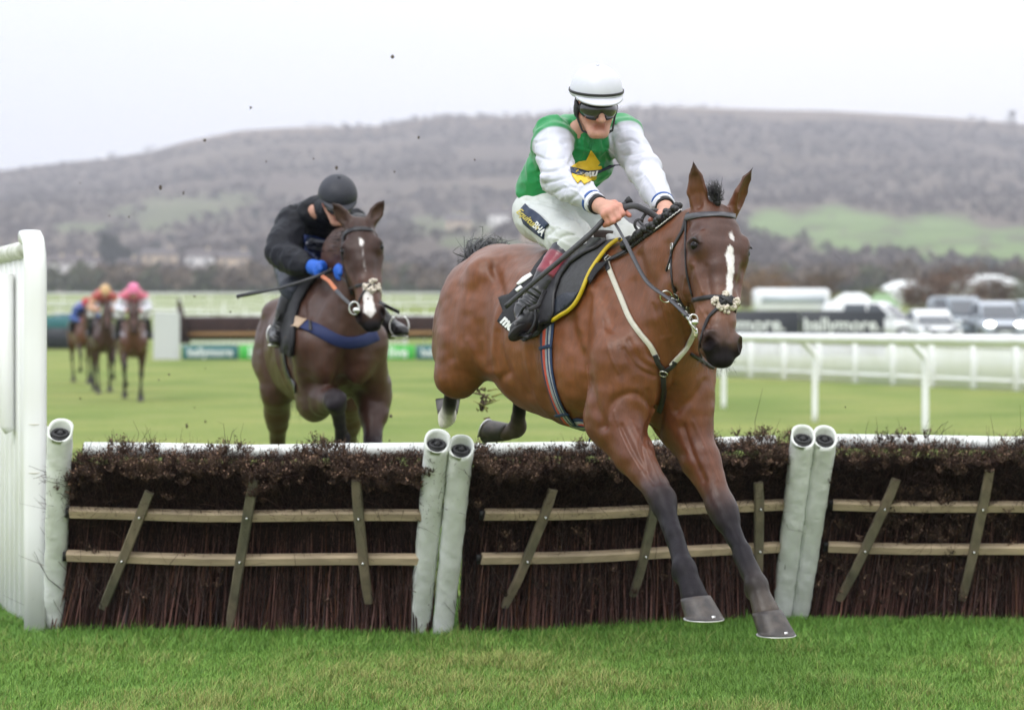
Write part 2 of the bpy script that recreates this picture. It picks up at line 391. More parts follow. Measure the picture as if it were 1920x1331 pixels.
# ------------------------------------------------------------------ horse
class Horse: pass
def build_horse(J, pal, h=.009, seed=1, detail=True):
    """J: withers world point, az (heading), pitch, leg/neck/head joints in world space. One continuous skin."""
    H = Horse(); az, pt, sc = J['az'], J['pitch'], J.get('scale', 1.0)
    fw = np.array([math.sin(az)*math.cos(pt), -math.cos(az)*math.cos(pt), math.sin(pt)])
    lf = np.array([math.cos(az), math.sin(az), 0.0])          # the horse's left
    up = np.cross(fw, lf); up = up if up[2] > 0 else -up
    W = np.asarray(J['withers'], float)
    B = lambda x, y, z: W+(fw*x+lf*y+up*(z-1.65))*sc
    H.B, H.fw, H.lf, H.up, H.sc = B, fw, lf, up, sc
    bc, dk, pc = pal['body'], pal['dark'], pal['point']; bl = pal.get('belly', bc)
    P0, M0 = np.asarray(J['poll'], float), np.asarray(J['muzzle'], float); hl = np.linalg.norm(M0-P0)/.58
    a = nrm(M0-P0); n = nrm(np.asarray(J['face'])-a*np.dot(J['face'], a)); s = np.cross(a, n); s = s if np.dot(s, lf) > 0 else -s
    wf = J.get('wf', 1.2); HD = lambda t, l, m: P0+(a*t+s*l*wf+n*m)*hl
    H.HD, H.ha, H.hn, H.hs, H.hl = HD, a, n, s, hl
    allp = [B(.6, 0, 1), B(-1.35, .35, 1.7), B(-1.35, -.35, .9), B(0, .4, .8), B(0, -.4, 1.7), P0, M0, HD(0, .2, .1), HD(-.25, -.2, -.2), HD(.65, 0, .1)]
    for k in ('fore', 'hind'):
        for lg in J[k]: allp += [np.asarray(q) for q in lg]
    lo = np.min(allp, 0)-.13; hi = np.max(allp, 0)+.13
    S = SDF(lo, hi, h)
    f = sc
    # trunk stations: x, centre z, half height, half width
    T = [(.40, 1.22, .20, .14), (.27, 1.24, .29, .20), (.05, 1.24, .36, .235), (-.22, 1.235, .345, .275), (-.48, 1.25, .325, .29),
         (-.70, 1.29, .29, .265), (-.92, 1.35, .25, .24), (-1.08, 1.33, .22, .17)]
    for i in range(len(T)-1):
        x, z, hh, hw = T[i]; x2, z2, hh2, hw2 = T[i+1]
        S.c(B(x, 0, z), (hw*f, hh*f), B(x2, 0, z2), (hw2*f, hh2*f), k=.012, u=lf, col=bc, cap=.11*f)
    S.c(B(-.1, 0, 1.02), (.17*f, .12*f), B(-.6, 0, 1.06), (.17*f, .11*f), k=.08, u=lf, col=bl)
    S.c(B(.16, 0, 1.54), (.05*f, .09*f), B(-.12, 0, 1.57), (.055*f, .085*f), k=.10, u=lf, col=bc)         # withers
    S.c(B(-.12, 0, 1.53), (.07*f, .08*f), B(-.7, 0, 1.52), (.09*f, .07*f), k=.08, u=lf, col=bc)            # back, loin
    S.c(B(-.7, 0, 1.50), (.12*f, .09*f), B(-.9, 0, 1.52), (.12*f, .08*f), k=.08, u=lf, col=dk)            # croup
    for y in (-1, 1):
        # breast and shoulder
        S.e(B(.38, y*.095, 1.12), (.095*f, .17*f, .10*f), (lf, up, fw), k=.045, col=bc)                  # pectoral
        S.c(B(-.02, y*.10, 1.50), (.06*f, .13*f), B(.30, y*.155, 1.20), (.085*f, .10*f), k=.07, u=lf, col=bc)  # scapula
        S.c(B(.14, y*.13, 1.45), (.055*f, .05*f), B(.36, y*.165, 1.24), (.06*f, .05*f), k=.05, u=lf, col=bc)   # front edge of shoulder
        S.e(B(.0, y*.17, 1.14), (.085*f, .15*f, .15*f), (lf, up, fw), k=.06, col=bc)                     # triceps
        # haunch
        S.c(B(-.80, y*.13, 1.46), (.11*f, .12*f), B(-.86, y*.17, 1.2), (.13*f, .20*f), k=.08, u=lf, col=bc)
        S.e(B(-.74, y*.2, 1.49), (.045*f, .05*f, .06*f), (lf, up, fw), k=.07, col=bc)                   # point of hip
        S.c(B(-1.0, y*.12, 1.42), (.10*f, .12*f), B(-1.12, y*.12, 1.15), (.10*f, .11*f), k=.08, u=lf, col=dk)
    for y in (-1, 1):
        S.sub(B(-.60, y*.33, 1.42), .03*f, B(-.66, y*.31, 1.02), .035*f, k=.09)                            # flank, in front of the stifle
        S.sub(B(-1.03, y*.265, 1.48), .012*f, B(-1.10, y*.25, 1.12), .012*f, k=.05)                       # between the hamstrings
        S.sub(B(-.14, y*.275, 1.42), .012*f, B(-.17, y*.30, 1.08), .014*f, k=.06)                        # behind the triceps
        S.sub(B(.20, y*.19, 1.50), .010*f, B(.42, y*.20, 1.22), .012*f, k=.05)                            # neck meets shoulder
        S.sub(B(.07, y*.235, 1.33), .008*f, B(.20, y*.245, 1.12), .010*f, k=.045)
    S.sub(B(.50, 0, 1.35), (.02*f, .03*f), B(.44, 0, .98), (.02*f, .03*f), k=.07, u=lf)                    # groove between the pectorals
    # neck
    nb, nm = B(.20, 0, 1.36), np.asarray(J.get('neck', (B(.2, 0, 1.36)+HD(.08, 0, -.1))/2)); ne = HD(.06, 0, -.085)
    nu = nrm(lf*.5+s*.5)
    S.c(B(.12, 0, 1.32), (.135*f, .27*f), nm, (.085*f, .175*f), k=.08, u=nrm(lf*.8+s*.2), col=bc, cap=.12*f)
    S.c(nm, (.085*f, .175*f), ne, (.062*f, .12*f), k=.06, u=nu, col=bc, cap=.06*f)
    S.c(B(.06, 0, 1.52), .045*f, nm+(up*.13)*f, .035*f, k=.08, u=nu, col=pal.get('crest', bc)); S.c(nm+(up*.13)*f, .035*f, HD(-.01, 0, -.09), .035*f, k=.07, u=nu, col=pal.get('crest', bc))
    S.c(B(.36, 0, 1.22), (.13*f, .13*f), HD(.16, 0, -.15), (.055*f, .06*f), k=.10, u=nu, col=bc)
    for y in (-1, 1):
        S.c(nm+nu*y*.055*f+up*.03*f, (.05*f, .09*f), HD(.04, y*.04, -.10), (.035*f, .05*f), k=.05, u=nu, col=bc)
        pass
    # head
    g = hl; fc, mz, br = pal['face'], pal['muzzle'], pal.get('nose', bc)
    T = [(.0, -.03, .060, .070, fc), (.075, -.018, .078, .085, fc), (.15, -.036, .088, .105, fc), (.25, -.046, .077, .11, fc), (.35, -.026, .061, .082, br),
         (.44, -.014, .050, .064, br), (.52, -.008, .054, .053, mz), (.565, -.012, .046, .042, mz)]
    for i in range(len(T)-1):
        t, m, w, d, cc = T[i]; t2, m2, w2, d2, _ = T[i+1]
        S.c(HD(t, 0, m), (w*g*wf, d*g*1.04), HD(t2, 0, m2), (w2*g*wf, d2*g*1.04), k=.012, u=s, col=cc, cap=.035*g)
    S.c(HD(.10, 0, .045), (.045*g, .02*g), HD(.50, 0, .030), (.027*g, .016*g), k=.03, u=s, col=fc)
    S.e(HD(.545, 0, -.055), (.032*g, .032*g, .028*g), (s, a, n), k=.02, col=mz)                           # chin
    S.e(HD(.585, 0, .0), (.038*g, .022*g, .026*g), (s, a, n), k=.025, col=mz)                             # upper lip
    for y in (-1, 1):
        S.e(HD(.15, y*.070, .018), (.027*g, .044*g, .036*g), (s, a, n), k=.05, col=fc)                   # orbit
        S.c(HD(.122, y*.070, .046), .012*g, HD(.150, y*.088, .036), .009*g, k=.018, col=dk)               # brow
        S.c(HD(.20, y*.080, -.012), .016*g, HD(.335, y*.054, -.004), .012*g, k=.03, col=bc)               # facial crest
        S.e(HD(.195, y*.050, -.125), (.042*g, .115*g, .095*g), (s, a, n), k=.04, col=bc)                  # jowl
        S.sub(HD(.085, y*.080, .018), .013*g, k=.03)                                                      # hollow above the eye
        S.sub(HD(.160, y*.098, .040), .019*g, k=.010, col=pal['point'])                                   # eye socket
        S.e(HD(.522, y*.048, .020), (.027*g, .040*g, .034*g), (s, nrm(a+.3*n), n), k=.02, col=mz)         # nostril wing
        S.e(HD(.528, y*.056, .042), (.017*g, .028*g, .028*g), (nrm(s*y+n*.3), nrm(a+.25*n-.25*s*y), n), k=.010, col=(.008, .007, .008), sub=True)
        S.c(HD(.40, y*.045, -.045), .016*g, HD(.53, y*.035, -.050), .014*g, k=.03, col=br)                # lower jaw bars
        S.sub(HD(.575, y*.018, -.028), .0045*g, HD(.515, y*.052, -.030), .0035*g, k=.008, col=(.02, .012, .012))  # mouth line
    for y, (eb, et, eo) in zip((-1, 1), J['ears']):
        eb, et = np.asarray(eb), np.asarray(et); ea = nrm(et-eb); el = np.linalg.norm(et-eb); eo = nrm(np.asarray(eo)-ea*np.dot(eo, ea)); es = np.cross(ea, eo)
        m1 = eb+ea*el*.35; m2 = eb+ea*el*.7-eo*.006
        S.c(eb-ea*.03, (.030*g, .030*g), eb+ea*el*.15, (.034*g, .026*g), k=.03, u=es, col=bc)
        S.c(eb+ea*el*.12, (.033*g, .026*g), m1, (.041*g, .022*g), k=.012, u=es, col=bc)
        S.c(m1, (.041*g, .022*g), m2, (.029*g, .016*g), k=.008, u=es, col=bc)
        S.c(m2, (.029*g, .016*g), et, (.005*g, .006*g), k=.006, u=es, col=pc)
        o_ = eo*.019*g
        S.sub(eb+ea*el*.10+o_*1.2, (.014*g, .012*g), m1+o_, (.026*g, .014*g), k=.010, u=es, col=pal['ear'])
        S.sub(m1+o_, (.026*g, .014*g), m2+o_*.8, (.016*g, .011*g), k=.008, u=es, col=pal['ear'])
    # fore legs: elbow, knee, fetlock, coronet, toe
    H.feet = []; f0 = f; f = f*J.get('leg', 1.2)
    for y, lg in zip((-1, 1), J['fore']):
        el_, kn, ft, co, toe = [np.asarray(q, float) for q in lg]; sp = B(.33, y*.16, 1.19)
        S.c(sp, (.085*f, .09*f), el_, (.075*f, .105*f), k=.07, u=lf, col=bc)
        fa = nrm(kn-el_); fr = nrm(fw-fa*np.dot(fw, fa)); lt = lf
        mid = el_+(kn-el_)*.42
        S.c(el_-fa*.03, (.070*f, .100*f), mid, (.055*f, .068*f), k=.06, u=lt, col=pal.get('fore', bc))
        S.c(mid, (.055*f, .068*f), kn-fa*.05, (.038*f, .044*f), k=.03, u=lt, col=dk)
        S.c(el_+fr*.045+lt*y*.015+fa*.03, (.035*f, .035*f), mid+fr*.035+lt*y*.008+fa*.04, (.020*f, .022*f), k=.035, u=lt, col=pal.get('fore', bc))
        S.c(el_-lt*y*.03+fr*.02, .05*f, mid-lt*y*.02+fr*.015, .03*f, k=.04, u=lt, col=pal.get('fore', bc))
        pc = (.017, .015, .0185); ca = nrm(ft-kn); cf = nrm(fw-ca*np.dot(fw, ca))
        S.c(kn-fa*.035, (.043*f, .042*f), kn+ca*.035, (.041*f, .040*f), k=.03, u=lt, col=pc)
        S.e(kn+cf*.012, (.043*f, .036*f, .04*f), (lt, ca, cf), k=.02, col=pc)
        S.e(kn-cf*.030-fa*.01, (.022*f, .03*f, .022*f), (lt, ca, cf), k=.02, col=pc)
        S.c(kn+ca*.03, (.032*f, .036*f), kn+(ft-kn)*.55, (.0235*f, .031*f), k=.02, u=lt, col=pc)
        S.c(kn+(ft-kn)*.55, (.0235*f, .031*f), ft-ca*.02, (.028*f, .035*f), k=.015, u=lt, col=pc)
        S.c(kn+ca*.06-cf*.026, .012*f, ft-ca*.03-cf*.026, .013*f, k=.012, u=lt, col=pc)               # tendon
        S.e(ft, (.036*f, .036*f, .037*f), (lt, ca, cf), k=.02, col=pc)
        S.e(ft-cf*.030+ca*.008, (.026*f, .022*f, .022*f), (lt, ca, cf), k=.02, col=pc)
        S.c(ft, (.029*f, .030*f), co, (.043*f, .040*f), k=.02, u=lt, col=(J.get('pastern') or {}).get(('f', y), pc))
        H.feet.append(('f', y, co, toe, nrm(co-ft)))
    for y, lg in zip((-1, 1), J['hind']):
        pc = (.009, .008, .009); st, hk, ft, co, toe = [np.asarray(q, float) for q in lg]; hp = B(-.93, y*.13, 1.34); f = f0
        S.c(hp, (.12*f, .20*f), st, (.085*f, .12*f), k=.09, u=lf, col=bc)
        S.c(B(-1.08, y*.12, 1.25), (.09*f, .10*f), st+(hk-st)*.35, (.06*f, .075*f), k=.09, u=lf, col=dk)
        ga = nrm(hk-st); 
        S.c(st, (.08*f, .10*f), st+(hk-st)*.5, (.06*f, .07*f), k=.06, u=lf, col=bc)
        S.c(st+(hk-st)*.5, (.06*f, .07*f), hk, (.036*f, .048*f), k=.04, u=lf, col=dk)
        f = f0*J.get('hleg', .98); ca = nrm(ft-hk); bk = nrm(-fw+ca*np.dot(fw, ca))
        S.c(hk-ca*.02+bk*.01, (.038*f, .05*f), hk+ca*.04, (.034*f, .042*f), k=.03, u=lf, col=pc)
        S.c(hk, (.034*f, .042*f), ft, (.028*f, .034*f), k=.02, u=lf, col=pc)
        sk = (J.get('pastern') or {}).get(('h', y), pc)
        if sk is not pc: S.c(ft+(hk-ft)*.16, (.030*f, .036*f), ft, (.034*f, .038*f), k=.012, u=lf, col=sk)
        S.e(ft, (.040*f, .048*f, .044*f), (lf, ca, bk), k=.02, col=sk)
        S.c(ft, (.032*f, .034*f), co, (.042*f, .040*f), k=.02, u=lf, col=sk)
        H.feet.append(('h', y, co, toe, nrm(co-ft)))
    f = f0
    V, Q = S.mesh(); V = smooth_mesh(V, Q, 4, .5)
    C = S.colors(V, bc, .022)
    N_ = vert_normals(V, Q)
    if detail:   # veins, muscle ripple, loose skin
        rip = vnoise(V, 7, seed)*.0065+vnoise(V*np.array([1, 1, 1.7]), 17, seed+1)*.0028
        V = V+N_*rip[:, None]
    mott = (1+.16*vnoise(V, 3.5, seed+5)+.09*vnoise(V, 12, seed+6)+.07*vnoise(V*np.array([1, 1, .4]), 60, seed+7))[:, None]
    C = np.clip(C*mott, 0, 1)
    # coordinates in the head frame, for face markings
    R_ = V-P0; H.hc = np.stack([R_@a, R_@s, R_@n], 1)/hl; H.wf = wf
    H.V, H.Q, H.C, H.N, H.S = V, Q, C, N_, S
    return H
def hoof(name, co, toe, fwd, w, mt, parent, pax, shoe=True, tint=(1, 1, 1), updir=None):
    """tapered hoof wall with a flat sole; the shoe is nailed beneath it"""
    co, toe = np.asarray(co), np.asarray(toe)
    sn = nrm(updir if updir is not None else (0, 0, 1)); f = nrm(fwd-sn*np.dot(fwd, sn)); l = np.cross(sn, f)
    base = toe-f*w*.45; rings = 7; n = 28; V = []; F = []
    for r in range(rings):
        t = r/(rings-1); c = co+(base-co)*t; rr = w*(.39+.11*t**.8)
        for k in range(n):
            a = 2*math.pi*k/n; ca, sa = math.cos(a), math.sin(a)
            rad = rr*(1.02 if ca > 0 else (1-.18*ca*ca)); tilt = (1-t)*(.10*w*ca)
            V.append(c+f*ca*rad+l*sa*rad*.98+sn*tilt)
    for r in range(rings-1):
        for k in range(n): F.append((r*n+k, r*n+(k+1) % n, (r+1)*n+(k+1) % n, (r+1)*n+k))
    V.append(base+sn*.008); c0 = len(V)-1
    for k in range(n): F.append(((rings-1)*n+(k+1) % n, (rings-1)*n+k, c0))
    F.append(tuple(range(n-1, -1, -1)))
    ho = mesh_obj(name, V, F, mt, parent)
    if shoe:
        m = MB(); pts = []
        for k in range(-12, 13):
            a = k/12*2.55; pts.append(base-sn*.004+f*math.cos(a)*w*.46+l*math.sin(a)*w*.45)
        m.ribbon(pts, [-sn]*len(pts), .018, .0035); m.box(toe+sn*.006-f*.001, (.014, .006, .018), np.stack([l, f, sn], 1))
        m.build('horseshoe', MATS['shoe_metal'], ho)
    return ho
def eyes(H, parent, root_mat, lidmat=None):
    for y in (-1, 1):
        m = MB(); c = H.HD(.158, y*.081, .022); m.ell(c, .0225*H.hl); m.build('eye', root_mat, parent)
        if lidmat:
            m = MB(); pts = []; N = []
            for k in range(7):
                a = -1.2+k*.4; q = H.HD(.158-.021*math.cos(a), y*(.092+.004*math.cos(a*.8)), .033+.023*math.sin(a)); pts.append(q)
            m.tube(pts, [.002, .0035, .0042, .0045, .0042, .0035, .002], 6); m.build('eyelid', lidmat, parent)
# ------------------------------------------------------------------ materials for animals and tack
coat = mat('horse_coat', attr=True, rough=.40, nz=.2, ns=55, stretch=(1, 1, .35), bump=.3, bs=170, spec=.13, bdist=.004)
_n, _l = coat.node_tree.nodes, coat.node_tree.links; _b = _n['Principled BSDF']; _v = [x for x in _n if x.type == 'VERTEX_COLOR'][0]
_r = _n.new('ShaderNodeMapRange'); _r.inputs[1].default_value = .010; _r.inputs[2].default_value = .055; _r.inputs[3].default_value = .03; _r.inputs[4].default_value = .42
_s = _n.new('ShaderNodeSeparateColor'); _l.new(_v.outputs[0], _s.inputs[0]); _l.new(_s.outputs[0], _r.inputs[0]); _l.new(_r.outputs[0], _b.inputs['Specular IOR Level'])
hoofm = mat('hoof_horn', (.032, .027, .027), rough=.45, nz=.3, ns=40, col2=(.06, .048, .042), ns2=25, bump=.2, bs=120, bdist=.003)
mat('shoe_metal', (.55, .55, .55), rough=.35, metal=.9, nz=.2)
eyem = mat('horse_eye', (.006, .004, .004), rough=.12, spec=.25, nz=0)
lid = mat('eyelid_skin', (.018, .014, .014), rough=.4)
hair = mat('black_hair', (.012, .011, .013), rough=.45, nz=.4, ns=60)
leather = mat('black_leather', (.02, .019, .022), rough=.38, nz=.3, ns=50, bump=.2, bs=150, bdist=.002, spec=.35)
steel = mat('steel', (.6, .6, .58), rough=.22, metal=1, nz=.1)
brass = mat('brass', (.3, .28, .16), rough=.3, metal=1, nz=.1)
fleece = mat('cream_fleece', (.62, .55, .46), rough=.95, nz=.25, ns=80, bump=.8, bs=120, sheen=.4)

# ------------------------------------------------------------------ leading horse
az1 = math.radians(28); fw_ = np.array([math.sin(az1), -math.cos(az1), 0]); lf_ = np.array([math.cos(az1), math.sin(az1), 0])
W1 = at(1150, 452, 9.35)
J1 = dict(withers=W1, az=az1, pitch=math.radians(-2.5), poll=at(1342, 398, 8.64), muzzle=at(1354, 676, 8.42), face=(.36, -.92, .0),
    neck=at(1262, 500, 8.93),
    ears=[(at(1312, 392, 8.64), at(1300, 303, 8.60), (-.25, -1, 0)), (at(1378, 388, 8.70), at(1413, 312, 8.66), (.75, -.6, 0))],
    fore=[(at(1150, 790, 9.02), at(1241, 933, 8.74), at(1284, 1068, 8.50), at(1303, 1120, 8.43), at(1338, 1162, 8.33)),
          (at(1283, 790, 9.12), at(1357, 962, 8.92), at(1420, 1098, 8.68), at(1437, 1147, 8.62), at(1474, 1192, 8.52))],
    hind=[(at(858, 700, 10.08), at(850, 716, 10.50), at(838, 783, 10.78), at(839, 775, 10.90), at(840, 752, 11.04)),
          (at(985, 690, 10.0), at(982, 690, 10.45), at(970, 803, 10.72), at(950, 812, 10.76), at(922, 792, 10.84))],
    pastern={('h', -1): (.85, .80, .74), ('h', 1): (.06, .042, .032), ('f', 1): (.06, .045, .035)})
pal1 = dict(body=(.150, .049, .017), dark=(.105, .034, .014), point=(.013, .011, .014), belly=(.15, .066, .034), face=(.060, .023, .015),
            muzzle=(.012, .010, .011), nose=(.19, .080, .042), crest=(.05, .02, .012), ear=(.035, .018, .013), fore=(.115, .036, .017))
H1 = build_horse(J1, pal1, h=.006, seed=3)
def paint1(H):
    V, C, hc = H.V, H.C.copy(), H.hc; t, l, m = hc.T
    n1 = vnoise(V, 120, 4)*.5+vnoise(V, 60, 5)*.5
    onface = (m > -.02)
    # blaze: broken star above, long stripe down the nose bone
    cx = .012-.004*(t-.2)/.2+.004*vnoise(V, 18, 2); hw = np.interp(t, [.155, .175, .2, .3, .36, .385], [0, .013, .019, .015, .015, 0])
    b = np.clip((hw-np.abs(l-cx)+n1*.006)/.005, 0, 1)*onface*((t > .15) & (t < .4))
    st = np.clip((.011-np.sqrt((l-.02)**2+((t-.122)*.55)**2)+n1*.008)/.005, 0, 1)*onface
    wt = np.maximum(b, st*.75)[:, None]; C = C*(1-wt)+np.array((.72, .69, .68))*wt
    mz = np.clip((t+m*.35+.012*vnoise(V, 30, 8)-.53)/.03, 0, 1)*(t < .7)*(t > .4)*(np.abs(l) < .2); C = C*(1-mz[:, None]*.9)+np.array((.011, .010, .012))*mz[:, None]*.9
    for y in (-1, 1):
        dn = np.sqrt(((t-.530)/.027)**2+((l-y*.056*1.2)/.020)**2+((m-.040)/.030)**2); k = np.clip(1.45-dn, 0, 1)[:, None]; C = C*(1-k)+np.array((.004, .003, .004))*k
        de = np.sqrt(((t-.160)/.030)**2+((l-y*.095*1.2)/.030)**2+((m-.030)/.030)**2); k = np.clip(1.5-de, 0, .8)[:, None]; C = C*(1-k)+np.array((.018, .010, .009))*k
    # near white hind pastern keeps a dark front of the cannon
    return np.clip(C, 0, 1)
C1 = paint1(H1)
def sculpt(H, lines, dmax=None):
    V, N = (H.V, H.N) if hasattr(H, 'V') else H; px = 960+V[:, 0]/V[:, 1]*FPX; py = HZ-(V[:, 2]-EYE)/V[:, 1]*FPX; vis = (N*(V-np.array((0, 0, EYE)))).sum(1) < .15
    for pts, wd, amp in lines:
        pts = [p[:2] for p in crom([np.array((a, b, 0.)) for a, b in pts], 5)]; best = np.full(len(V), 1e9)
        bx = (px > min(p[0] for p in pts)-40)&(px < max(p[0] for p in pts)+40)&(py > min(p[1] for p in pts)-40)&(py < max(p[1] for p in pts)+40)&vis; I = np.where(bx)[0]
        if not len(I): continue
        for a, b in zip(pts[:-1], pts[1:]):
            ab = b-a; q = np.stack([px[I], py[I]], 1)-a; t = np.clip((q@ab)/(ab@ab), 0, 1); best[I] = np.minimum(best[I], np.linalg.norm(q-t[:, None]*ab, axis=1))
        V[I] += N[I]*(np.exp(-(best[I]/wd)**2)*amp)[:, None]
LN = [([(1243, 705), (1240, 760), (1226, 830)], 9, -.016), ([(1180, 640), (1200, 676), (1238, 696)], 6, -.007), ([(1170, 655), (1195, 690), (1228, 706)], 4, -.006), ([(1205, 640), (1215, 665), (1236, 684)], 3, -.005),
    ([(1130, 800), (1150, 752), (1190, 738), (1226, 765)], 7, -.010), ([(1215, 735), (1224, 778), (1205, 835), (1215, 880)], 6, -.009), ([(1105, 555), (1096, 640), (1110, 735), (1132, 800)], 9, -.010),
    ([(1292, 650), (1277, 600), (1264, 545)], 8, -.012), ([(1196, 480), (1224, 545), (1252, 625)], 9, -.009), ([(1150, 540), (1175, 600), (1185, 650)], 12, .007), ([(1255, 640), (1262, 680), (1262, 720)], 5, -.006),
    ([(926, 500), (938, 560), (932, 640), (948, 700)], 10, -.020), ([(905, 500), (914, 580), (902, 660)], 12, -.010), ([(860, 540), (845, 600), (846, 670)], 10, -.008), ([(955, 480), (985, 520), (990, 560)], 14, .010), ([(880, 640), (905, 690), (935, 700)], 8, .008),
    ([(1000, 640), (1005, 700), (1030, 750)], 12, -.005), ([(970, 620), (975, 680), (995, 735)], 12, -.006), ([(1065, 640), (1075, 720), (1098, 790)], 12, -.006), ([(1270, 770), (1300, 745), (1322, 715)], 7, -.008), ([(1282, 800), (1298, 850), (1320, 900)], 6, -.008),
    ([(1165, 800), (1195, 860), (1225, 905)], 6, -.008), ([(1150, 770), (1172, 830), (1200, 880)], 2.5, .004), ([(1300, 790), (1330, 860), (1345, 900)], 2.5, .004), ([(1186, 790), (1215, 850), (1236, 900)], 2.5, .004),
    ([(1300, 497), (1308, 520), (1318, 548)], 4, .005), ([(1297, 505), (1290, 530), (1296, 555)], 6, -.006), ([(1325, 500), (1328, 530), (1332, 552)], 5, -.005), ([(1392, 500), (1385, 530), (1379, 552)], 5, -.005), ([(1285, 520), (1281, 548), (1288, 565)], 2, .003), ([(1310, 575), (1322, 595), (1330, 620)], 2, .0025),
    ([(1325, 590), (1330, 615), (1345, 635)], 5, -.005), ([(1365, 600), (1370, 620), (1368, 636)], 5, -.005), ([(1318, 640), (1330, 630), (1345, 640), (1348, 656)], 3, .004), ([(1290, 455), (1300, 448), (1315, 455)], 3, .005), ([(1130, 600), (1142, 660), (1160, 700)], 2.2, .003), ([(1010, 590), (1000, 640), (1010, 700)], 2, .002),
    ([(1232, 560), (1240, 590), (1248, 620)], 2.5, -.004), ([(1222, 570), (1232, 600), (1240, 630)], 2.5, -.004), ([(1245, 560), (1254, 590), (1262, 640)], 2.5, -.004)]
sculpt(H1, LN)
root1 = empty('horse', H1.B(0, 0, .9), 'bay racehorse in mid leap in front, white stripe down its face, plaited mane', 'horse')
body1 = mesh_obj('body', H1.V, H1.Q, coat, root1, cols=C1)
B1 = bvh_of(H1.V, H1.Q)
eyes(H1, root1, eyem, lid)
for kind, y, co, toe, pax in H1.feet:
    if kind == 'f': hoof('hoof', co+(toe-co)*.0, toe, H1.fw, .142, hoofm, root1, pax)
    else:
        hoof('hoof', co, toe, np.array((0, 1, -.2)) if y < 0 else np.array((-.5, .6, .6)), .118, hoofm, root1, pax, shoe=(y > 0), updir=np.array((0, -.2, -1.)) if y < 0 else nrm((.8, -.5, -.25)))
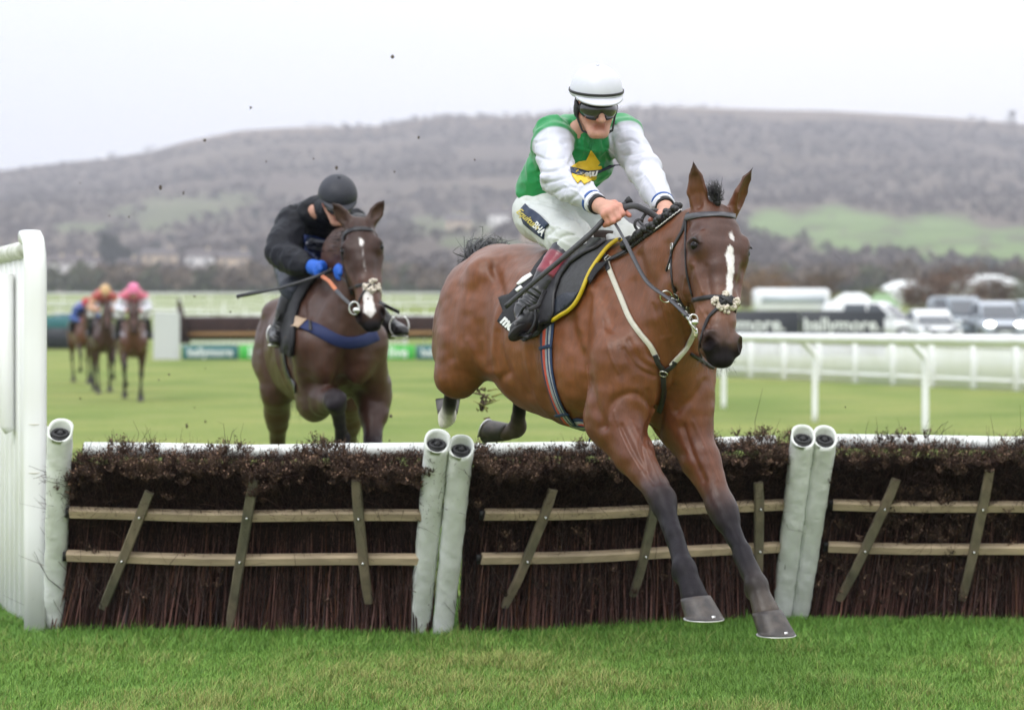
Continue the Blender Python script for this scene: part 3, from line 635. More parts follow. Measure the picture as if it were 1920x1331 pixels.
# ------------------------------------------------------------------ people
skinm = mat('skin', attr=True, rough=.5, nz=.08, ns=60, bump=.15, bs=200, bdist=.001, spec=.4)
glass = mat('goggle_lens', (.012, .012, .016), rough=.05, coat=1, nz=0)
rubber = mat('black_rubber', (.015, .015, .017), rough=.6, nz=.2)
def creases(V, N, amp, seed, f1=11, f2=26, st=(1, 1, 1)):
    W = V*np.array(st); r = 1-np.abs(vnoise(W+vnoise(V, 6, seed+3)[:, None]*.05, f1, seed))*2.2; r2 = 1-np.abs(vnoise(W, f2, seed+1))*2.2
    return V+N*((np.clip(r, -1, 1)*amp+np.clip(r2, -1, 1)*amp*.4)[:, None])
def person(J, root, h=.005, skin=(.50, .27, .20), fingers=True):
    """J joints: pelvis, chest, neck, head, face, sh/el/wr/hip/knee/ankle pairs (right, left), hands: list of finger chains"""
    P = {k: (np.asarray(v, float) if not isinstance(v, (list, tuple)) or np.isscalar(v[0]) else [np.asarray(q, float) for q in v]) for k, v in J.items() if k not in ('hands', 'feet')}
    al = [P['pelvis'], P['chest'], P['neck'], P['head']]+P['sh']+P['el']+P['wr']+P['hip']+P['knee']+P['ankle']
    lo = np.min(al, 0)-.22; hi = np.max(al, 0)+.22
    S = SDF(lo, hi, h); ax = nrm(P['sh'][1]-P['sh'][0])
    S.c(P['pelvis'], (.13, .10), P['chest'], (.13, .095), k=.04, u=ax, col=skin)
    S.c(P['chest'], (.14, .095), P['neck']-nrm(P['neck']-P['chest'])*.06, (.12, .07), k=.05, u=ax, col=skin)
    S.c(P['neck']-nrm(P['neck']-P['chest'])*.04, .06, P['head'], .052, k=.03, col=skin)
    for i in (0, 1):
        S.c(P['sh'][i], .05, P['el'][i], .038, k=.05, col=skin); S.c(P['el'][i], .038, P['wr'][i], .024, k=.03, col=skin)
        S.c(P['hip'][i], .085, P['knee'][i], .05, k=.06, col=skin); S.c(P['knee'][i], .05, P['knee'][i]*.7+P['ankle'][i]*.3, .052, k=.03, col=skin)
        S.c(P['knee'][i]*.7+P['ankle'][i]*.3, .052, P['ankle'][i], .033, k=.03, col=skin)
    # head: f = forward, u = crown, r = the person's left
    f = nrm(P['face']); u = nrm(P['up']-f*np.dot(P['up'], f)); r = np.cross(u, f); c = P['head']
    K = lambda x, y, z: c+r*x+f*y+u*z
    red = (skin[0]*1.05, skin[1]*.72, skin[2]*.72)
    S.e(c+u*.035-f*.01, (.074, .092, .085), (r, f, u), k=.03, col=skin)
    S.e(K(0, .02, -.03), (.054, .068, .072), (r, f, u), k=.03, col=skin)
    S.c(K(-.016, .064, -.098), .018, K(.016, .064, -.098), .018, k=.03, col=skin)
    for x in (-1, 1):
        S.c(K(x*.054, -.01, -.05), .018, K(x*.022, .065, -.100), .015, k=.03, col=skin)
        S.e(K(x*.042, .062, -.028), (.020, .016, .018), (r, f, u), k=.02, col=red)
        S.e(K(x*.078, -.012, -.015), (.008, .018, .028), (r, f, u), k=.008, col=red)
        S.sub(K(x*.030, .092, .012), .013, k=.012); S.e(K(x*.030, .076, .010), (.014, .012, .012), (r, f, u), k=.004, col=skin)
    S.c(K(0, .086, .010), .010, K(0, .118, -.032), .0135, k=.012, col=skin); S.c(K(-.013, .098, -.037), .0095, K(.013, .098, -.037), .0095, k=.008, col=red)
    S.c(K(-.030, .080, .032), .010, K(.030, .080, .032), .010, k=.02, col=skin)
    lip = (skin[0]*.62, skin[1]*.36, skin[2]*.36)
    S.c(K(-.018, .081, -.062), .0055, K(.018, .081, -.062), .0055, k=.006, col=lip); S.c(K(-.014, .079, -.075), .0065, K(.014, .079, -.075), .0065, k=.006, col=lip)
    S.sub(K(-.023, .094, -.068), .0042, K(.023, .094, -.068), .0042, k=.004, col=(.12, .04, .035)); S.sub(K(-.014, .092, -.084), .006, K(.014, .092, -.084), .006, k=.012)
    for x in (-1, 1): S.sub(K(x*.020, .094, -.040), .0035, K(x*.036, .082, -.072), .0035, k=.008)
    S.e(K(0, .082, -.098), (.018, .016, .014), (r, f, u), k=.02, col=skin)
    # hands
    for hd in J['hands']:
        w, pal, chains, thumb = [np.asarray(hd[0])], hd[1], hd[2], hd[3]
        mc = [np.asarray(q[0]) for q in chains]; cen = sum(mc)/len(mc); w = w[0]
        for q in mc: S.c(w*.85+q*.15, .019, q, .0135, k=.02, col=skin)
        S.c(w, .024, cen*.5+w*.5, .022, k=.02, col=skin)
        for ch in chains:
            rr = [.0128, .0112, .0102, .0088]; pr = [np.asarray(q) for q in ch]
            for j in range(len(pr)-1):
                S.c(pr[j], rr[j], pr[j+1], rr[j+1], k=.0045, col=skin if j == 0 else red)
            S.e(pr[0], (.0145, .0145, .0145), (r, f, u), k=.01, col=red)
        th = [np.asarray(q) for q in thumb]; rr = [.018, .0145, .0125, .0098]
        for j in range(len(th)-1): S.c(th[j], rr[j], th[j+1], rr[j+1], k=.008, col=red if j else skin)
    V, Q = S.mesh(); V = smooth_mesh(V, Q, 1, .4); C = S.colors(V, skin, .006)
    C = np.clip(C*(1+.08*vnoise(V, 40, 9)[:, None]), 0, 1)
    mesh_obj('body', V, Q, skinm, root, cols=C)
    return P, K, (r, f, u), (V, Q)
def jacket(P, root, mt, ctor, cslv, h=.006, amp=.0045, seed=5, sl=(.074, .060, .040), tw=(.165, .125), cw=(.185, .125), name='jacket', hem=None, puff=.0, collar=True, lines=None):
    al = [P['pelvis'], P['chest'], P['neck']]+P['sh']+P['el']+P['wr']; lo = np.min(al, 0)-.26; hi = np.max(al, 0)+.26
    S = SDF(lo, hi, h); ax = nrm(P['sh'][1]-P['sh'][0]); d = nrm(P['neck']-P['chest']); hm = P['pelvis'] if hem is None else hem
    S.c(hm, tw, P['chest'], cw, k=.05, u=ax, col=ctor, cap=.02)
    S.c(P['chest'], cw, P['neck']-d*.06, (.15, .085), k=.06, u=ax, col=ctor, cap=.03)
    S.c(P['sh'][0]*.75+P['sh'][1]*.25, .07, P['sh'][1]*.75+P['sh'][0]*.25, .07, k=.06, col=ctor)
    S.c(P['neck']-d*.06, .080, P['neck']+d*.012, .066, k=.03, col=ctor, cap=.008)
    if puff: S.c(P['neck']-d*.04, .072, P['neck']*.55+P['head']*.45-np.array((0, 0, .03)), .066, k=.02, col=ctor, cap=.006)
    for i in (0, 1):
        s_, e_, w_ = P['sh'][i], P['el'][i], P['wr'][i]
        S.c(s_, sl[0]*1.12, s_*.82+e_*.18, sl[0]*1.09, k=.02, col=ctor, cap=.03); S.c(s_*.80+e_*.20, sl[0]*1.0, e_, sl[1], k=.035, col=cslv, cap=.02); S.c(e_, sl[1], e_*.45+w_*.55, sl[1]*.86, k=.03, col=cslv)
        S.c(e_*.45+w_*.55, sl[1]*.86, w_-nrm(w_-e_)*.012, sl[2], k=.02, col=cslv, cap=.006)
        if puff:
            for t in (.2, .45, .7): S.c(s_*(1-t)+e_*t, sl[0]*1.08, k=.02, col=cslv); S.c(e_*(1-t)+w_*t, sl[1]*1.02, k=.02, col=cslv)
    V, Q = S.mesh(); N = vert_normals(V, Q); V = creases(V, N, amp, seed, 9, 24)
    if lines: sculpt((V, N), lines)
    C = S.colors(V, ctor, .0012)
    mesh_obj(name, V, Q, mt, root, cols=C); return V, Q
def breeches(P, root, mt, col, h=.006, amp=.004, seed=8, th=(.108, .085), end=.10, lines=None):
    al = [P['pelvis']]+P['hip']+P['knee']; lo = np.min(al, 0)-.26; hi = np.max(al, 0)+.26
    S = SDF(lo, hi, h); ax = nrm(P['hip'][1]-P['hip'][0]); d = nrm(P['chest']-P['pelvis'])
    S.c(P['pelvis']-d*.01, (.150, .115), P['pelvis']+d*.12, (.135, .105), k=.04, u=ax, col=col, cap=.09)
    for i in (0, 1):
        S.c(P['hip'][i], th[0]*1.0, P['knee'][i], th[1], k=.06, col=col)
        S.c(P['knee'][i], th[1], P['knee'][i]*(1-end)+P['ankle'][i]*end, th[1]*.80, k=.03, col=col, cap=.01)
    V, Q = S.mesh(); N = vert_normals(V, Q); V = creases(V, N, amp, seed, 9, 22)
    if lines: sculpt((V, N), lines)
    C = S.colors(V, col, .004)
    mesh_obj('breeches', V, Q, mt, root, cols=C); return V, Q
def boot(kn, an, heel, toe, root, top=(.12, .012, .02), sock=(.012, .012, .022), blk=(.012, .012, .014), h=.005, mt=None, soledir=None, up=None):
    kn, an, heel, toe = [np.asarray(q, float) for q in (kn, an, heel, toe)]; lo = np.min([kn, an, heel, toe], 0)-.12; hi = np.max([kn, an, heel, toe], 0)+.12
    S = SDF(lo, hi, h); pt = lambda t: kn+(an-kn)*t; sn = nrm(soledir); fo = nrm(toe-heel); wd = np.cross(fo, sn)
    S.c(pt(.02), .066, pt(.26), .060, k=.01, col=sock, cap=.02)
    S.c(pt(.22), .064, pt(.50), .060, k=.002, col=top, cap=.008); S.c(pt(.50), .059, pt(.8), .043, k=.004, col=blk, cap=.006)
    S.c(pt(.8), .043, an, .042, k=.02, col=blk); S.c(an, .042, heel-sn*.02, .036, k=.03, col=blk)
    S.c(heel-sn*.022, (.036, .026), (heel+toe)/2-sn*.025, (.034, .028), k=.02, u=wd, col=blk); S.c((heel+toe)/2-sn*.025, (.036, .028), toe-fo*.03-sn*.02, (.042, .022), k=.02, u=wd, col=blk)
    S.c(an, .040, toe*.6+heel*.4-sn*.03, .028, k=.04, col=blk)
    V, Q = S.mesh(); N = vert_normals(V, Q); t = ((V-kn)@nrm(an-kn))/np.linalg.norm(an-kn)
    amp = np.where(t > .72, .004, .0)*(t < 1.02); V = V+N*(np.sin(t*95+vnoise(V, 14, 3)*2.5)*amp)[:, None]; V = creases(V, N, .0014, 4, 18, 40)
    b = mesh_obj('boot', V, Q, mt, root, cols=S.colors(V, blk, .002))
    # sole: outline extruded along the sole normal
    m = MB(); L = np.linalg.norm(toe-heel); pts = []
    prof = [(-.02, 0), (-.015, .026), (.02, .033), (.35*L, .026), (.65*L, .040), (.85*L, .040), (L, .024), (L+.012, 0)]
    out = [(a_, b_) for a_, b_ in prof]+[(a_, -b_) for a_, b_ in prof[-2:0:-1]]; n = len(out)
    out = crom([np.array((a_, b_, 0.)) for a_, b_ in out]+[np.array((*out[0], 0.))], 3)[:-1]; n = len(out)
    V = []
    for z, sc_ in ((-.012, .97), (-.010, 1), (.004, 1), (.007, .96)):
        V += [heel+fo*(L/2+(p[0]-L/2)*sc_)+wd*p[1]*sc_+sn*z for p in out]
    F = [tuple(range(n-1, -1, -1)), tuple(range(3*n, 4*n))]+[(r*n+k, r*n+(k+1) % n, (r+1)*n+(k+1) % n, (r+1)*n+k) for r in range(3) for k in range(n)]
    m.add(V, F); m.box(heel+fo*.015+sn*.012, (.05, .055, .016), np.stack([fo, wd, sn], 1), bevel=.004); m.build('sole', rubber, b)
    return b
def helmet(K, fr, root, mt, bandm=None, rad=(.112, .132, .118), peak=True, peakm=None, z0=.012):
    r, f, u = fr; m = MB(); n = 40; rows = 14; V = []; F = []
    for j in range(rows+1):
        th = math.pi*.5*j/rows; zz = z0+.012+rad[2]*math.cos(th)
        for k in range(n):
            a = 2*math.pi*k/n; lob = 1+.006*math.cos(a*6)*math.sin(th)
            dip = -.012*(j/rows)**2*(1-math.cos(a))*.5     # a little lower at the nape (a=pi is back)
            V.append(K(math.sin(a)*rad[0]*math.sin(th)**.92*lob, -.012+math.cos(a)*rad[1]*math.sin(th)**.92*lob, zz+dip*2))
    for j in range(rows):
        for k in range(n): F.append((j*n+k, (j+1)*n+k, (j+1)*n+(k+1) % n, j*n+(k+1) % n))
    b = len(V)
    for k in range(n):
        a = 2*math.pi*k/n; V.append(K(math.sin(a)*rad[0]*.93, -.012+math.cos(a)*rad[1]*.93, z0+.004-.024*(1-math.cos(a))*.5))
    for k in range(n): F.append((rows*n+k, b+k, b+(k+1) % n, rows*n+(k+1) % n))
    m.add(V, F); m.ell(K(0, -.012, z0+.014+rad[2]), (.010, .010, .004), np.stack(fr, 1)); hobj = m.build('helmet', mt, root)
    if peak:
        m = MB(); V = []; F = []; q = 17; tv = 5
        for i in range(q):
            a = -1.15+2.3*i/(q-1); w = math.cos(a/1.15*math.pi/2)**.6
            for j in range(tv):
                t = j/(tv-1); e = 1+.30*t*w
                V.append(K(math.sin(a)*rad[0]*1.0*(1+.10*t*w), -.012+math.cos(a)*rad[1]*e, z0+.012-.016*t*w-.004*abs(a)))
        o = len(V); V += [v-u*.006 for v in V]
        for i in range(q-1):
            for j in range(tv-1):
                a_ = i*tv+j; F += [(a_, a_+tv, a_+tv+1, a_+1), (a_+o, a_+o+1, a_+o+tv+1, a_+o+tv)]
            F.append((i*tv+tv-1, (i+1)*tv+tv-1, (i+1)*tv+tv-1+o, i*tv+tv-1+o))
        m.add(V, F); m.build('peak', peakm or mt, hobj)
    if bandm:
        m = MB(); P = []; N = []
        for k in range(49):
            a = 2*math.pi*k/48; P.append(K(math.sin(a)*(rad[0]+.001), -.012+math.cos(a)*(rad[1]+.001), z0+.024-.010*(1-math.cos(a)))); N.append(r*math.sin(a)+f*math.cos(a))
        m.ribbon(P[:-1], N[:-1], .011, .0025, closed=True); m.build('elastic_band', bandm, hobj)
    return hobj
def goggles(K, fr, root, zc=.008):
    r, f, u = fr; V = []; F = []; q = 23; rows = 7
    for i in range(q):
        a = -1.28+2.56*i/(q-1)
        lo = -.034+.016*math.exp(-(a/.18)**2)+.012*abs(a)**3*.5; hi = .026-.004*abs(a)
        for j in range(rows):
            t = j/(rows-1); z = lo+(hi-lo)*t; e = 1-.10*abs(2*t-1)**3
            V.append(K(math.sin(a)*.080*e, .010+math.cos(a)*.100*e, zc+z))
    for i in range(q-1):
        for j in range(rows-1): a_ = i*rows+j; F.append((a_, a_+rows, a_+rows+1, a_+1))
    g = mesh_obj('goggles', V, F, glass, root); sm = g.modifiers.new('thick', 'SOLIDIFY'); sm.thickness = .004; sm.offset = 0
    m = MB(); E = [V[i*rows] for i in range(q)]+[V[(q-1)*rows+j] for j in range(1, rows)]+[V[i*rows+rows-1] for i in range(q-2, -1, -1)]+[V[j] for j in range(rows-2, 0, -1)]
    m.tube(E, .0042, 8, closed=True)
    for s_ in (-1, 1): m.tube([K(s_*.078, .035, zc), K(s_*.086, -.02, zc+.01), K(s_*.07, -.08, zc+.012), K(0, -.112, zc+.01)], .006, 6, flat=.4)
    m.build('frame', rubber, g); return g
# ------------------------------------------------------------------ jockey on the leading horse
silk = mat('silk', attr=True, rough=.42, nz=.05, ns=30, bump=.14, bs=26, bdist=.012, spec=.4, sheen=.15)
nylon = mat('breeches_cloth', attr=True, rough=.6, nz=.05, ns=30, bump=.3, bs=24, bdist=.012)
bootm = mat('boot_leather', attr=True, rough=.28, nz=.15, ns=30, bump=.2, bs=60, spec=.6, bdist=.004)
whitep = mat('helmet_silk', (.58, .59, .66), rough=.4, nz=.03, ns=20, bump=.15, bs=30, bdist=.006)
kR = at(1074, 452, 9.42); rel = lambda p: ((p-W1)@H1.fw, (p-W1)@H1.lf, (p-W1)@H1.up+1.65)
mir = lambda p: H1.B(rel(p)[0], -rel(p)[1], rel(p)[2])
aR = at(990, 583, 9.36); heelR = at(1021, 602, 9.34); toeR = at(957, 630, 9.22)
D_ = lambda x, y, d: at(x, y, d)
R1 = dict(pelvis=at(1032, 386, 9.86), chest=at(1074, 292, 9.72), neck=at(1108, 232, 9.62), head=at(1118, 197, 9.50), face=(.17, -.90, -.32), up=(.02, -.25, 1),
    sh=[at(1036, 252, 9.62), at(1158, 246, 9.78)], el=[at(1046, 338, 9.36), at(1208, 318, 9.52)], wr=[at(1121, 384, 9.14), at(1247, 388, 9.20)],
    hip=[at(1014, 402, 9.78), at(1066, 400, 9.96)], knee=[kR, mir(kR)], ankle=[aR, mir(aR)],
    hands=[(at(1121, 384, 9.14), None,
            [[at(1160, 387, 9.055), at(1168, 401, 9.03), at(1160, 408, 9.06), at(1151, 405, 9.09)],
             [at(1151, 392, 9.04), at(1160, 409, 9.02), at(1151, 416, 9.05), at(1142, 410, 9.09)],
             [at(1142, 398, 9.035), at(1150, 415, 9.02), at(1141, 420, 9.06), at(1134, 414, 9.09)],
             [at(1134, 403, 9.045), at(1141, 418, 9.04), at(1134, 422, 9.07), at(1129, 416, 9.09)]],
            [at(1133, 384, 9.12), at(1152, 382, 9.11), at(1167, 394, 9.08), at(1180, 404, 9.05)]),
           (at(1247, 388, 9.20), None,
            [[at(1237, 402, 9.12), at(1226, 408, 9.10), at(1225, 417, 9.13), at(1232, 419, 9.16)],
             [at(1243, 408, 9.11), at(1233, 418, 9.09), at(1233, 426, 9.12), at(1240, 426, 9.15)],
             [at(1249, 410, 9.12), at(1241, 422, 9.10), at(1241, 430, 9.13), at(1247, 430, 9.16)],
             [at(1255, 410, 9.14), at(1249, 422, 9.12), at(1249, 429, 9.15), at(1254, 429, 9.17)]],
            [at(1240, 398, 9.17), at(1234, 405, 9.14), at(1227, 410, 9.12), at(1219, 413, 9.10)])])
FL = [([(1086, 258), (1080, 282), (1068, 306)], 4, -.007), ([(1094, 262), (1092, 285), (1084, 304)], 3, .006), ([(1128, 258), (1136, 280), (1142, 300)], 4, -.007), ([(1146, 258), (1150, 282), (1152, 302)], 3, -.005), ([(992, 290), (1002, 325), (1022, 352)], 4, -.006), ([(1000, 262), (994, 300), (1008, 340)], 3, .005),
    ([(1005, 268), (1030, 262), (1058, 270)], 3, -.005), ([(1004, 292), (1030, 300), (1060, 296)], 3, -.006), ([(1010, 322), (1035, 322), (1062, 312)], 3.5, -.008), ([(1020, 345), (1045, 338), (1068, 330)], 3, -.007), ([(1040, 362), (1058, 352), (1078, 352)], 3, -.006), ([(1070, 375), (1085, 364), (1092, 352)], 3, -.005), ([(1060, 348), (1085, 362), (1104, 384)], 2.5, .004),
    ([(1162, 268), (1182, 262), (1196, 268)], 3, -.006), ([(1168, 292), (1190, 288), (1206, 284)], 3, -.006), ([(1184, 312), (1205, 300), (1216, 300)], 3, -.007), ([(1194, 332), (1214, 322), (1226, 322)], 3, -.006), ([(1212, 330), (1226, 350), (1236, 372)], 2.5, .004), ([(1100, 345), (1120, 340), (1140, 326)], 3, .005), ([(1108, 262), (1108, 300), (1104, 350)], 2, -.004)]
FB = [([(985, 376), (1015, 380), (1050, 392)], 3.5, -.006), ([(1010, 372), (1045, 385), (1072, 408)], 3.5, -.007), ([(1040, 378), (1070, 396), (1088, 420)], 3, -.006), ([(1030, 440), (1045, 428), (1066, 424)], 3, -.006), ([(1040, 456), (1055, 444), (1078, 440)], 3, -.006), ([(1000, 392), (1024, 408), (1040, 430)], 4, .005), ([(1110, 400), (1130, 415), (1150, 440)], 4, -.006), ([(1130, 395), (1150, 410), (1170, 430)], 3, -.005), ([(1085, 410), (1098, 432), (1100, 452)], 4, -.008)]
rd1 = empty('person', R1['pelvis'], 'jockey in green silks with white sleeves and white helmet riding the leading horse', 'jockey')
P1, K1, fr1, bm1 = person(R1, rd1, h=.0045)
gcol = (.006, .23, .06)
jv, jq = jacket(P1, rd1, silk, gcol, (.54, .55, .63), h=.005, amp=.0065, name='silks', lines=FL, hem=at(1028, 372, 9.84), tw=(.155, .13), cw=(.175, .13), sl=(.078, .062, .040))
bv, bq = breeches(P1, rd1, nylon, (.60, .62, .61), h=.0055, amp=.006, lines=FB)
boot(kR+(aR-kR)*.04, aR, heelR, toeR, rd1, mt=bootm, top=(.22, .010, .028), soledir=nrm((.12, -.86, -.48)))
boot(mir(kR), mir(aR), mir(heelR), mir(toeR), rd1, mt=bootm, soledir=nrm((.5, -.2, -.85)))
hel1 = helmet(K1, fr1, rd1, whitep, bandm=mat('band_black', (.02, .02, .022), rough=.5), rad=(.108, .126, .106), z0=.044)
goggles(K1, fr1, rd1, zc=-.002)
# ear pads, chin strap, stock collar
m = MB()
for x in (-1, 1):
    m.ell(K1(x*.079, -.010, -.018), (.012, .026, .036), np.stack(fr1, 1))
    m.tube([K1(x*.082, -.01, .02), K1(x*.080, .0, -.045), K1(x*.062, .045, -.095), K1(0, .070, -.118)], .0045, 6, flat=2)
m.build('harness', rubber, rd1)
BJ = bvh_of(jv, jq); BB = bvh_of(bv, bq)
def pix_ring(c, axis, rr, w, nm, mt, th=.003, par=None, n=24):
    a = nrm(axis); u = nrm(np.cross(a, (0, 0, 1))); v = np.cross(a, u); m = MB()
    m.ribbon([c+u*math.cos(t)*rr+v*math.sin(t)*rr for t in np.linspace(0, 2*math.pi, n, endpoint=False)], [u*math.cos(t)+v*math.sin(t) for t in np.linspace(0, 2*math.pi, n, endpoint=False)], w, th, closed=True)
    return m.build(nm, mt, par or rd1)
bluem = mat('blue_cuff', (.03, .09, .30), rough=.6); blackc = mat('black_cloth', (.012, .012, .014), rough=.8, nz=.2, ns=60, bump=.2)
whitec = mat('white_cloth', (.7, .71, .76), rough=.6, nz=.05)
for i in (0, 1):
    d = nrm(P1['wr'][i]-P1['el'][i]); pix_ring(P1['wr'][i]-d*.040, d, .043, .012, 'cuff_stripe', bluem); pix_ring(P1['wr'][i]-d*.024, d, .041, .018, 'cuff', whitec)
    pix_ring(P1['wr'][i]-d*.004, d, .0345, .020, 'wristband', blackc, th=.005)
yel = mat('yellow_cloth', (.62, .42, .015), rough=.5, nz=.1, ns=40); navy = mat('navy_cloth', (.008, .020, .055), rough=.55, nz=.2)
# star badge and sponsor band on the chest
star = [(1107, 281), (1113, 288), (1119, 300), (1123, 306), (1118, 312), (1126, 313), (1127, 318), (1117, 322), (1117, 335), (1095, 348), (1089, 340), (1083, 346), (1072, 331), (1071, 318), (1070, 314), (1084, 303), (1098, 301), (1103, 291)]
decal('star_badge', star, [BJ], .0045, yel, rd1, step=4, guess=9.5)
decal('sponsor_band', [(1068, 317), (1098, 320), (1124, 319), (1140, 311), (1152, 309), (1146, 315), (1122, 325), (1098, 331), (1082, 331), (1070, 327)], [BJ], .008, navy, rd1, step=4, guess=9.5)
def ptext(name, txt, cx, cy, size, ang, bvhs, off, mt, parent, xs=1.0, bold=.0, shear=0, guess=None, sm=2):
    V, F = text_mesh(txt, 1.0, bold, shear); ca, sa = math.cos(ang), math.sin(ang)
    pv = [(cx+(v[0]*xs*ca+v[1]*sa)*size, cy+(v[0]*xs*sa-v[1]*ca)*size) for v in V]
    return sheet(name, pv, F, bvhs, off, mt, parent, guess, .0012, sm, False)
lett = mat('white_lettering', (.78, .78, .78), rough=.6)
ptext('lettering', 'zetu', 1099, 325.5, 17, -.10, [BJ], .0125, lett, rd1, xs=1.2, bold=.03, shear=.2, guess=9.5, sm=0)
# panel on the thigh
decal('thigh_panel', [(987, 383), (993, 390), (1001, 394), (1012, 402), (1031, 421), (1022, 431), (1021, 449), (1003, 436), (984, 420), (978, 404), (979, 392)], [BB], .005, navy, rd1, step=4, guess=9.7)
yl = mat('yellow_lettering', (.55, .45, .10), rough=.6)
ptext('lettering', 'Equitum', 993, 411.5, 15.5, .72, [BB], .0095, yl, rd1, bold=.02, shear=.35, guess=9.7, sm=0)
ptext('lettering', 'BHA', 1014, 430, 17, .80, [BB], .0095, lett, rd1, xs=.75, bold=.02, guess=9.7, sm=0)
# button placket on the silks
pp, nn = path_on([(1109, 258), (1108, 268), (1106, 280)], [BJ], 5, .002, 9.5); m = MB(); m.ribbon(pp, nn, .022, .0025); m.build('placket', mat('green_trim', (.010, .20, .06), rough=.5), rd1)
pp, nn = path_on([(1003, 294), (1012, 322), (1030, 352), (1060, 372)], [BJ], 5, .0, 9.5)
# whip, held in the right hand
wh = empty('whip', at(1140, 408, 9.08), 'black whip held across the leg by the jockey in green', 'whip'); m = MB()
wp = [at(1178, 377, 9.085), at(1140, 405, 9.07), at(1108, 438, 9.06), at(1060, 480, 9.06), at(1000, 530, 9.09), at(948, 575, 9.14)]
m.tube(crom(wp, 6), [.0085]*6+[.0105]*7+[.0115]*6+[.0100]*6+[.0095]*5+[.0105], 10); m.build('shaft', mat('whip_black', (.035, .035, .04), rough=.5, nz=.3, ns=70, bump=.4, bs=120, bdist=.003), wh)
m = MB(); d = nrm(wp[0]-wp[1]); m.tube([wp[0]-d*.012, wp[0]+d*.004, wp[0]+d*.012], [.011, .015, .0145], 14); m.build('knob', rubber, wh)
# ------------------------------------------------------------------ hair helper
def hairs(m, roots, tips, w, bend=.02, seg=5, rng=None, curl=.01):
    r = rng or RNG
    for a, b in zip(roots, tips):
        a, b = np.asarray(a), np.asarray(b); L = np.linalg.norm(b-a); o = r.normal(0, 1, 3)*bend; c = r.normal(0, 1, 3)*curl
        P = [a+(b-a)*t+o*math.sin(t*math.pi)+c*math.sin(t*math.pi*2.2) for t in np.linspace(0, 1, seg)]
        sd = nrm(np.cross(b-a, r.normal(0, 1, 3)))*w/2; V = []
        for i, p in enumerate(P):
            k = 1-(i/(seg-1))**2*.9; V += [p-sd*k, p+sd*k]
        m.add(V, [(2*i, 2*i+1, 2*i+3, 2*i+2) for i in range(seg-1)])
# ------------------------------------------------------------------ tack of the leading horse
def strap(name, pix, w, mt, par, th=.0035, off=.002, n=6, bv=None, guess=8.8, sm=3):
    p, q = path_on(pix, bv or [B1], n, off, guess, sm); m = MB(); m.ribbon(p, q, w, th); return m.build(name, mt, par)
br = strap('bridle', [(1290, 400), (1285, 418), (1279, 435), (1266, 458), (1260, 470), (1259, 491), (1261, 524), (1269, 554), (1289, 587)], .017, leather, root1)
strap('browband', [(1286, 409), (1305, 405), (1338, 403), (1360, 404), (1378, 407), (1389, 413)], .023, mat('grey_leather', (.06, .06, .07), rough=.4, nz=.2, ns=60), br, off=.004)
strap('cheek_strap', [(1287, 412), (1286, 440), (1286, 465), (1288, 511), (1299, 556)], .0085, leather, br)
strap('noseband', [(1299, 563), (1322, 558), (1345, 557), (1372, 560), (1384, 566)], .016, leather, br, th=.004)
strap('chin_strap', [(1350, 574), (1340, 584), (1329, 597), (1321, 617), (1316, 635), (1312, 657), (1316, 676), (1335, 689), (1352, 691)], .013, leather, br, off=.004)
strap('chin_strap', [(1372, 574), (1379, 586), (1383, 600)], .013, leather, br, off=.004)
pc_, pn_ = cast(1359, 566, [B1]); U_ = -H1.ha; R_ = np.cross(U_, pn_)
m = MB()
for a_ in range(6): m.ell(pc_+pn_*.012+(R_*math.cos(a_*1.047)*.014+U_*math.sin(a_*1.047)*.011), (.012, .011, .006), np.stack([R_, U_, pn_], 1), 10, 6)
m.ribbon([pc_+pn_*.017-R_*.022-U_*.016, pc_+pn_*.020, pc_+pn_*.017+R_*.022+U_*.016], [pn_]*3, .012, .004); m.ribbon([pc_+pn_*.017+R_*.022-U_*.016, pc_+pn_*.022, pc_+pn_*.017-R_*.022+U_*.016], [pn_]*3, .012, .004)
m.build('crosspiece', leather, br)
m = MB()
for cx, cy, rr in ((1343, 566, 10), (1378, 566, 9), (1361, 578, 12), (1360, 553, 7), (1352, 576, 8), (1371, 575, 8)):
    q, nn = cast(cx, cy, [B1])
    for _ in range(26):
        o = RNG.normal(0, 1, 3); o = o/np.linalg.norm(o)*rr/FPX*8.4*.72; o = o-nn*np.dot(o, nn)*.3; m.ell(q+nn*.006+o, RNG.uniform(.0045, .008), None, 7, 5)
m.build('fleece_pad', fleece, br)
# buckles on the cheek piece
for cx, cy in ((1262, 462), (1258, 500), (1270, 556)):
    m = MB(); q, nn = cast(cx, cy, [B1]); t = nrm(np.cross(nn, (1, 0, 0))); s_ = np.cross(t, nn)
    m.tube([q+nn*.007+t*a_*.011+s_*b_*.010 for a_, b_ in ((-1, -1), (1, -1), (1, 1), (-1, 1))], .0018, 6, closed=True); m.build('buckle', steel, br)
strap('strap_end', [(1261, 480), (1257, 495), (1252, 508)], .010, leather, br, off=.007)
